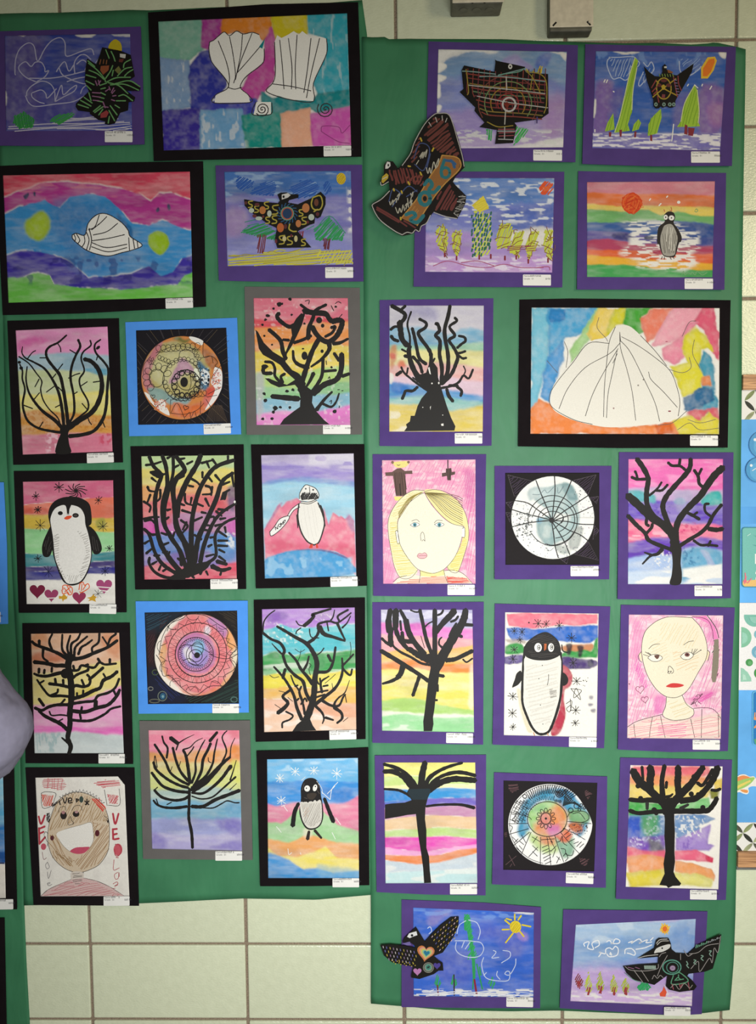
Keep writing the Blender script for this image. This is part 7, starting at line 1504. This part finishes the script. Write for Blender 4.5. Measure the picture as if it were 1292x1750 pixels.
bbox('bottom_rail', float(wall_pt(1257.2, 1465)[0]), wr, zb, zb2, 0.0, -0.014, MT['wood'], board)
bbox('side_rail', wr-0.036, wr, zb2, zt2, 0.0, -0.014, MT['wood'], board)
bbox('lower_strip', float(wall_pt(1257.2, 1480)[0]), wr, zb-0.010, zb, 0.0, -0.006, MT['alu'], board, 0.0005)
bbox('blue_paper', wl, wr-0.036, zb2, zt2, 0.0, -0.004, MT['board_blue'], board, 0)
bbox('paper_seam', wl, wr-0.036, float(wall_pt(1280, 895)[1]), float(wall_pt(1280, 866)[1]), -0.004, -0.0048, mat_simple('blue_overlap_paper', '#4f90ca', .7, 9, .12, .3, 14, .3, bdist=.01), board, 0)
# patterned border strips: overlapping leaf circles printed on white card
def border(z0, z1, phase):
    st = bbox('border_strip', wl, wr-0.036, z0, z1, -0.004, -0.0056, MT['card'], board, 0)
    V, F, C = [], [], []
    h = z1-z0; s_ = 0.0255
    def leaf(cx, cz, ang, col):
        n0 = len(V); P = []
        L_, W_ = s_*.70, s_*.21
        for k in range(7):
            t = -1+2*k/6; P.append((t*L_, W_*(1-t*t)**.8))
        for k in range(5, 0, -1):
            t = -1+2*k/6; P.append((t*L_, -W_*(1-t*t)**.8))
        ca, sa = math.cos(ang), math.sin(ang)
        q = [(cx+x*ca-z*sa, min(max(cz+x*sa+z*ca, z0), z1)) for x, z in P]
        for x, z in q:
            V.append((x-((wl+wr-0.036)/2), -0.00085, z-(z0+z1)/2)); C.append(lin(col)*(.7+.6*RNG.random()))
        F.append(list(range(n0, n0+len(q))))
    nx_ = int((wr-wl)/s_)+1
    for i in range(nx_):
        for j in range(-1, 4):
            cx, cz = wl+(i+phase)*s_, z0+(j+.3)*s_
            if cx > wr-0.05 or cx < wl+.012:
                continue
            if cz > z1+.006 or cz < z0-.006:
                continue
            leaf(cx, cz, math.radians(45 if (i+j) % 2 else -45), ['#3c3f38', '#8f9a6a', '#55594a', '#a8ae86'][(i*3+j*5) % 4])
    add_mesh('leaf_print', V, F, MT['border'], st, np.array(C))
border(bt2, zt2, .2); border(zb2, bb2, .75)

def flat(name, poly, depth, thick, material, root=None, col=None, curve=False):
    p = pts(poly)
    if curve:
        p = smooth(p, 5, True)
    x, z = wall_pt(p[:, 0], p[:, 1]); c = np.stack([x, z], -1)
    return c
class Sticker:
    """thin printed piece on the board; coordinates in photo measure"""
    def __init__(self, name, label, cat, poly, col, depth, curve=False, group=None, material='print', part='card'):
        p = pts(poly); p = smooth(p, 5, True) if curve else p
        x, z = wall_pt(p[:, 0], p[:, 1]); self.cx, self.z0 = float(x.mean()), float(z.min()); self.depth = depth
        self.root = tag(empty(name, (self.cx, 0, self.z0)), label, cat, group)
        V, F = slab(np.stack([x-self.cx, z-self.z0], -1), -depth, -depth+.0008)
        self.card = add_mesh(part, V, F, MT[material], self.root, np.tile(lin(col), (len(V), 1)))
        self.k = 1
    def part(self, name, poly, col, curve=False, label=None):
        p = pts(poly); p = smooth(p, 5, True) if curve else p
        x, z = wall_pt(p[:, 0], p[:, 1]); q = np.stack([x-self.cx, z-self.z0], -1)
        y = -self.depth-.00012*self.k; self.k += 1
        o = add_mesh(name, [(a_, y, b_) for a_, b_ in q], [list(t) for t in orient(q, tess(q))], MT['print'], self.card, np.tile(lin(col), (len(q), 1)))
        if label:
            o['label'] = label
        return self
def circ(cx, cy, r, n=28, a0=0, a1=360):
    t = np.radians(np.linspace(a0, a1, n, endpoint=(a1-a0) < 360)); return np.stack([cx+r*np.cos(t), cy+r*np.sin(t)], -1).ravel().tolist()
def bubble(cx, cy, r, label, depth):
    s_ = Sticker('bubble_cutout', label, 'decoration', circ(cx, cy, r), '#2f74ac', depth, group='bubble cut-outs on the bulletin board')
    s_.part('bubble_face', circ(cx, cy, r-1.1), '#4a9ed4').part('bubble_shade', circ(cx+r*.1, cy+r*.1, r*.75), '#5eb0e0').part('bubble_glint', circ(cx-r*.55, cy-r*.35, r*.11, 12), '#e8f4fa').part('bubble_glint', [cx-r*.5, cy+r*.05, cx-r*.2, cy-r*.15, cx-r*.17, cy-r*.1, cx-r*.46, cy+r*.1], '#dff0f8')
bubble(1301.4, 760, 24, 'upper blue bubble cut-out with a round white glint, below the top border', .0062)
bubble(1293, 803, 21.5, 'lower blue bubble cut-out partly under the upper one', .0078)
def rrect(x0, y0, x1, y1, r):
    P = []
    for cx, cy, st in ((x1-r, y1-r, 0), (x0+r, y1-r, 90), (x0+r, y0+r, 180), (x1-r, y0+r, 270)):
        for k in range(4):
            t = math.radians(st+30*k); P += [cx+r*math.cos(t), cy+r*math.sin(t)]
    return P
s_ = Sticker('sea_sign', 'turquoise rounded sign with pink coral and sandy bottom edge', 'sign', rrect(1265.5, 900.5, 1362, 1003, 5), '#3f8f9c', .0066)
s_.part('sign_face', rrect(1267, 902, 1360.5, 1001.5, 4), '#79c2b8').part('sand', [1267, 992, 1290, 990, 1360, 994, 1360, 998, 1357, 1001.5, 1270, 1001.5, 1267, 998], '#f0c478')
s_.part('letter', [1288, 946, 1292.6, 946, 1292.6, 963, 1288, 963], '#fbfaf6').part('letter', [1296, 972, 1290, 974, 1288.4, 979, 1291, 983, 1297, 984, 1296, 987, 1289, 986, 1289, 990, 1297, 991, 1301, 987, 1300, 981, 1294, 979, 1295, 976, 1300, 977], '#fbfaf6')
for dx, dy, a_ in ((0, 0, -80), (3, -2, -100), (-2, -3, -60), (5, -1, -50), (2, -8, -95)):
    x, y = 1270+dx, 997+dy; ex, ey = x+11*math.cos(math.radians(a_)), y+11*math.sin(math.radians(a_))
    s_.part('coral', [x-1.2, y, x+1.2, y, ex+.9, ey, ex-.9, ey], '#e8788c')
s_.part('ripple', [1274, 915, 1280, 911, 1280.5, 912, 1274.5, 916], '#c8ece6').part('ripple', [1284, 914, 1292, 916, 1300, 915, 1292, 917.4], '#58a8a8').part('ripple', [1283, 930, 1290, 931.5, 1300, 930, 1290, 933], '#58a8a8')
s_ = Sticker('bubble_sheet', 'white printed sheet of green and blue watercolour circles', 'sheet', [1261, 1029.5, 1370, 1029.5, 1368, 1178, 1260, 1178], '#f3f2f2', .0072, part='sheet')
for p, c in ((circ(1287, 1052, 18, 20, -8, 188), '#7fbfae'), (circ(1264.4, 1088, 17.5, 20, -90, 90), '#86c4a4'), (circ(1294, 1083, 8, 20), '#84bcc8'), (circ(1293, 1113, 11, 22), '#7ab4cc'), (circ(1278, 1131, 6.2, 20), '#4f9c58'), (circ(1296, 1149, 10, 22), '#4a9850'), ([1263.6, 1140, 1268, 1141, 1272, 1145, 1275, 1147, 1278, 1152, 1281, 1157, 1281.6, 1163, 1263.3, 1163.5], '#9cd0b8'), (circ(1330, 1060, 18), '#8fc8c0'), (circ(1335, 1120, 20), '#6fb080')):
    s_.part('bubble_print', p, c)
for p, c in ((circ(1289, 1053, 11, 16, 0, 180), '#94ccbc'), (circ(1265, 1089, 10, 16, -90, 90), '#9cd2bc'), (circ(1278.5, 1131.5, 3.6, 14), '#68b070'), (circ(1292, 1114, 6, 14), '#94c4d8'), ([1266, 1150, 1271, 1152, 1273, 1160, 1266, 1161], '#b8e0cc')):
    s_.part('bubble_wash', p, c)
s_ = Sticker('reef_sign', 'deep blue rounded sign with light blue rim and orange coral', 'sign', rrect(1283.5, 1180, 1375, 1272.5, 5), '#6cc0ea', .0064)
s_.part('sign_face', rrect(1285.2, 1181.6, 1373, 1270.8, 4), '#2f80c4').part('seabed', [1286, 1262, 1292, 1260, 1300, 1263, 1373, 1262, 1372, 1270, 1288, 1270], '#58a888')
for p in ([1286, 1228, 1287.4, 1216, 1289, 1216, 1288.6, 1225, 1292, 1221, 1294, 1223, 1289, 1229.5], [1286, 1241, 1290, 1237, 1290.5, 1231, 1292, 1231, 1292.6, 1236, 1298, 1234, 1299, 1237, 1292, 1240, 1287, 1243.5]):
    s_.part('coral', p, '#f0a060')
s_ = Sticker('fish_cutout', 'orange and lime paper fish with white outline on blue board', 'decoration', [1250, 1330, 1257, 1326, 1264, 1322, 1272, 1322, 1279, 1325.5, 1286, 1325, 1290, 1329, 1296, 1336, 1292, 1342, 1284, 1342, 1277, 1345, 1278, 1351, 1275, 1355.5, 1268, 1354.5, 1262, 1352, 1252, 1353, 1246, 1342], '#f6f3ea', .0060, curve=True)
s_.part('body', [1250, 1333, 1264, 1330, 1276, 1327.5, 1287.5, 1327, 1284, 1334, 1276, 1341, 1266, 1346, 1252, 1351, 1248, 1342], '#a8d070', True).part('back_fin', [1254, 1329, 1265, 1324, 1272, 1324, 1280, 1327.5, 1270, 1329.5, 1256, 1334], '#f0965a', True).part('stripe', [1252, 1345, 1264, 1338, 1280, 1331, 1281, 1334, 1266, 1342, 1253, 1349], '#ecd870').part('fin', [1263, 1348, 1270, 1347.5, 1276, 1349, 1275, 1353, 1268, 1352], '#f0a058', True)

# ------------------------------------------------------------------ electrical boxes above the display
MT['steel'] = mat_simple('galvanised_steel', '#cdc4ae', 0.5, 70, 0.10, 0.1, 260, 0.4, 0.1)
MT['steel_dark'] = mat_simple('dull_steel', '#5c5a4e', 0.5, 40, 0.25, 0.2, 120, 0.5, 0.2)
MT['hole'] = mat_simple('black_void', '#0c0b0a', 0.9, 50, 0.1, 0)
def ebox(x0, x1, ybot, depth, label, cover):
    ax, az = wall_pt(x0, ybot); bx, _ = wall_pt(x1, ybot); ax, az, bx = float(ax), float(az), float(bx); w_ = bx-ax; h_ = w_ if cover else 0.102
    r = tag(empty('junction_box', ((ax+bx)/2, 0, az)), label, 'electrical box', 'metal boxes on the wall')
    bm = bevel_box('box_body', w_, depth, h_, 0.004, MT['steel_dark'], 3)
    link('box_body', bm, r, (0, -depth/2, h_/2))
    ko = bmesh.new(); bmesh.ops.create_cone(ko, cap_ends=True, segments=24, radius1=.0105, radius2=.0105, depth=.0012)
    km = bpy.data.meshes.new('knockout'); ko.to_mesh(km); ko.free(); km.materials.append(MT['steel_dark'])
    for dx in ((-.031, 0, .031) if not cover else (-.024, .024)):
        if not cover:
            link('knockout', km, r, (dx, -depth*.5, -.0004))
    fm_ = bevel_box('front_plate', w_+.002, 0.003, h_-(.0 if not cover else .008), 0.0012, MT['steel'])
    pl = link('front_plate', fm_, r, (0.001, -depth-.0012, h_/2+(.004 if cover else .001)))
    sm_ = bmesh.new(); bmesh.ops.create_cone(sm_, cap_ends=True, segments=16, radius1=.0036, radius2=.003, depth=.003)
    scm = bpy.data.meshes.new('screw'); sm_.to_mesh(scm); sm_.free(); scm.materials.append(MT['steel'])
    hm = bevel_box('slot', .012, .0016, .004, .0005, MT['hole'])
    if cover:
        for sx in (-1, 1):
            o = link('slot', hm, pl, (sx*(w_/2-.010), -.0012, -h_/2+.011)); o.rotation_euler = (0, sx*math.radians(-45)*-1, 0)
        o = link('screw', scm, pl, (w_/2-.008, -.003, -h_/2+.014)); o.rotation_euler = (math.pi/2, 0, 0)
        o = link('screw', scm, pl, (-w_/2+.008, -.003, h_/2-.014)); o.rotation_euler = (math.pi/2, 0, 0)
    else:
        for dx in (-.012, .016):
            link('slot', bevel_box('slot', .004, .0016, .003, .0003, MT['hole']), r, (dx, -depth-.0004, .0012))
    return r
ebox(769.8, 854, 30.5, 0.054, 'deep steel junction box with round knockouts on its underside', False)
ebox(934.5, 1006, 67, 0.032, 'shallow steel junction box with slotted cover plate and corner screws', True)
# ------------------------------------------------------------------ person at the left edge, back to the camera, elbow in view
def skin_mesh(name, joints, edges, radii, material, parent=None, root=0, sub=2, displace=None, loc=(0, 0, 0)):
    me = bpy.data.meshes.new(name); me.from_pydata([tuple(j) for j in joints], edges, []); me.update()
    o = bpy.data.objects.new(name, me); COL.objects.link(o)
    md = o.modifiers.new('skin', 'SKIN'); md.use_smooth_shade = True; md.branch_smoothing = 0.6
    d = me.skin_vertices[0].data
    for i, r in enumerate(radii):
        d[i].radius = r if isinstance(r, tuple) else (r, r); d[i].use_root = (i == root)
    sb = o.modifiers.new('subdivide', 'SUBSURF'); sb.levels = sub; sb.render_levels = sub
    if displace:
        tx = bpy.data.textures.new(name+'_folds', 'CLOUDS'); tx.noise_scale = displace[0]; tx.noise_depth = 2
        dm = o.modifiers.new('folds', 'DISPLACE'); dm.texture = tx; dm.strength = displace[1]; dm.mid_level = 0.5; dm.texture_coords = 'LOCAL'
    me.materials.append(material)
    if parent is not None:
        o.parent = parent
    o.location = loc
    return o
MT['skin'] = mat_simple('skin', '#c99a80', 0.55, 40, 0.06, 0.05, 200, 0.35)
MT['hair'] = mat_simple('brown_hair', '#3c2a20', 0.6, 90, 0.3, 0.5, 120, 0.3)
MT['jeans'] = mat_simple('denim', '#2c3a52', 0.9, 120, 0.2, 0.3, 500, 0.2)
MT['shoe'] = mat_simple('shoe_canvas', '#4a4a4c', 0.8, 60, 0.1, 0.2, 300, 0.2)
MT['iris'] = mat_simple('eye', '#2a1c14', 0.3, 40, 0.1, 0)
MT['fleece'] = mat_simple('lavender_fleece', '#777485', 0.95, 60, 0.08, 0.30, 9, 0.1, bdist=0.04)
PX, PY = -1.073, -0.52
person = tag(empty('person', (PX, PY, 0)), 'person in a lavender grey sweatshirt, bent elbow in front of the pictures', 'person')
# joints relative to the point between the feet; +y faces the wall
bj = [(0, 0, .90), (0, .01, 1.08), (0, .0, 1.26), (0, 0, 1.38), (0, .01, 1.45), (0, .02, 1.53), (0, .025, 1.60),
      (.10, 0, .86), (.11, .02, .48), (.11, -.01, .09), (.11, .12, .035),
      (-.10, 0, .86), (-.11, .02, .48), (-.11, -.01, .09), (-.11, .12, .035),
      (.17, 0, 1.36), (.345, -.04, 1.075), (.14, .20, 1.03), (.07, .24, 1.03),
      (-.17, 0, 1.36), (-.27, -.02, 1.08), (-.25, .12, .86), (-.25, .15, .78)]
be = [(0, 1), (1, 2), (2, 3), (3, 4), (4, 5), (5, 6), (0, 7), (7, 8), (8, 9), (9, 10), (0, 11), (11, 12), (12, 13), (13, 14), (3, 15), (15, 16), (16, 17), (17, 18), (3, 19), (19, 20), (20, 21), (21, 22)]
br = [.13, .125, .135, .10, .055, .080, .085, .085, .058, .042, .035, .085, .058, .042, .035, .062, .042, .030, .034, .062, .042, .030, .034]
body = skin_mesh('body', bj, be, br, MT['skin'], person)
# fingers rooted in each palm
for (hx, hy, hz), (dx, dy, dz), sgn in ((bj[18], (-.9, .35, -.1), 1), (bj[22], (0, .3, -.95), -1)):
    D = Vector((dx, dy, dz)).normalized(); S = D.cross(Vector((0, 0, 1)) if abs(dz) < .5 else Vector((0, 1, 0))).normalized()
    for k, ln_ in enumerate((.068, .078, .074, .058)):
        b0 = Vector((hx, hy, hz))+D*.01+S*(k-1.5)*.019
        b1 = b0+D*ln_*.6+Vector((0, .006, 0)); b2 = b1+D*ln_*.5+Vector((0, .02, -.008))
        skin_mesh('finger', [b0, b1, b2], [(0, 1), (1, 2)], [.0095, .009, .008], MT['skin'], body, sub=1)
    b0 = Vector((hx, hy, hz))-D*.025-S*.03
    skin_mesh('thumb', [b0, b0+D*.03-S*.022, b0+D*.058-S*.026], [(0, 1), (1, 2)], [.011, .0105, .009], MT['skin'], body, sub=1)
# sweatshirt: torso and both sleeves, looser than the body
sj = [(0, 0, .86), (0, 0, 1.0), (0, 0, 1.2), (0, 0, 1.36), (0, .01, 1.44), (.17, 0, 1.36), (.262, -.02, 1.235), (.352, -.04, 1.08), (.25, .08, 1.035), (.165, .18, 1.03), (-.17, 0, 1.36), (-.27, -.02, 1.08), (-.255, .10, .90)]
se = [(0, 1), (1, 2), (2, 3), (3, 4), (3, 5), (5, 6), (6, 7), (7, 8), (8, 9), (3, 10), (10, 11), (11, 12)]
sr_ = [(.19, .15), (.185, .15), (.19, .15), (.15, .12), (.075, .07), 0.095, .072, .094, .080, .048, .095, .075, .05]
skin_mesh('sweatshirt', sj, se, sr_, MT['fleece'], person, sub=3, displace=(.11, .03))
tj = [(0, 0, .95), (.10, 0, .84), (.115, .02, .48), (.115, 0, .10), (-.10, 0, .84), (-.115, .02, .48), (-.115, 0, .10)]
skin_mesh('trousers', tj, [(0, 1), (1, 2), (2, 3), (0, 4), (4, 5), (5, 6)], [.15, .105, .078, .07, .105, .078, .07], MT['jeans'], person, displace=(.15, .012))
for sx in (-1, 1):
    skin_mesh('shoe', [(sx*.11, -.05, .048), (sx*.11, .06, .045), (sx*.11, .16, .035)], [(0, 1), (1, 2)], [(.045, .045), (.046, .042), (.042, .032)], MT['shoe'], person, sub=2)
hair = skin_mesh('hair', [(0, -.005, 1.42), (0, -.02, 1.52), (0, .0, 1.60), (0, .02, 1.655)], [(0, 1), (1, 2), (2, 3)], [.07, .092, .098, .062], MT['hair'], person, displace=(.05, .012))
skin_mesh('nose', [(0, .105, 1.575), (0, .128, 1.545)], [(0, 1)], [.009, .015], MT['skin'], body, sub=1)
skin_mesh('mouth', [(-.022, .100, 1.513), (0, .106, 1.512), (.022, .100, 1.513)], [(0, 1), (1, 2)], [.004, .006, .004], mat_simple('lips', '#a8605a', .5, 40, .05, 0), body, sub=1)
for sx in (-1, 1):
    skin_mesh('eye', [(sx*.033, .098, 1.58), (sx*.033, .104, 1.58)], [(0, 1)], [.011, .009], MT['iris'], body, sub=1)
    skin_mesh('ear', [(sx*.085, .02, 1.585), (sx*.092, .015, 1.56), (sx*.085, .02, 1.54)], [(0, 1), (1, 2)], [.011, .014, .010], MT['skin'], body, sub=1)
person.scale = (.96, .96, .96)
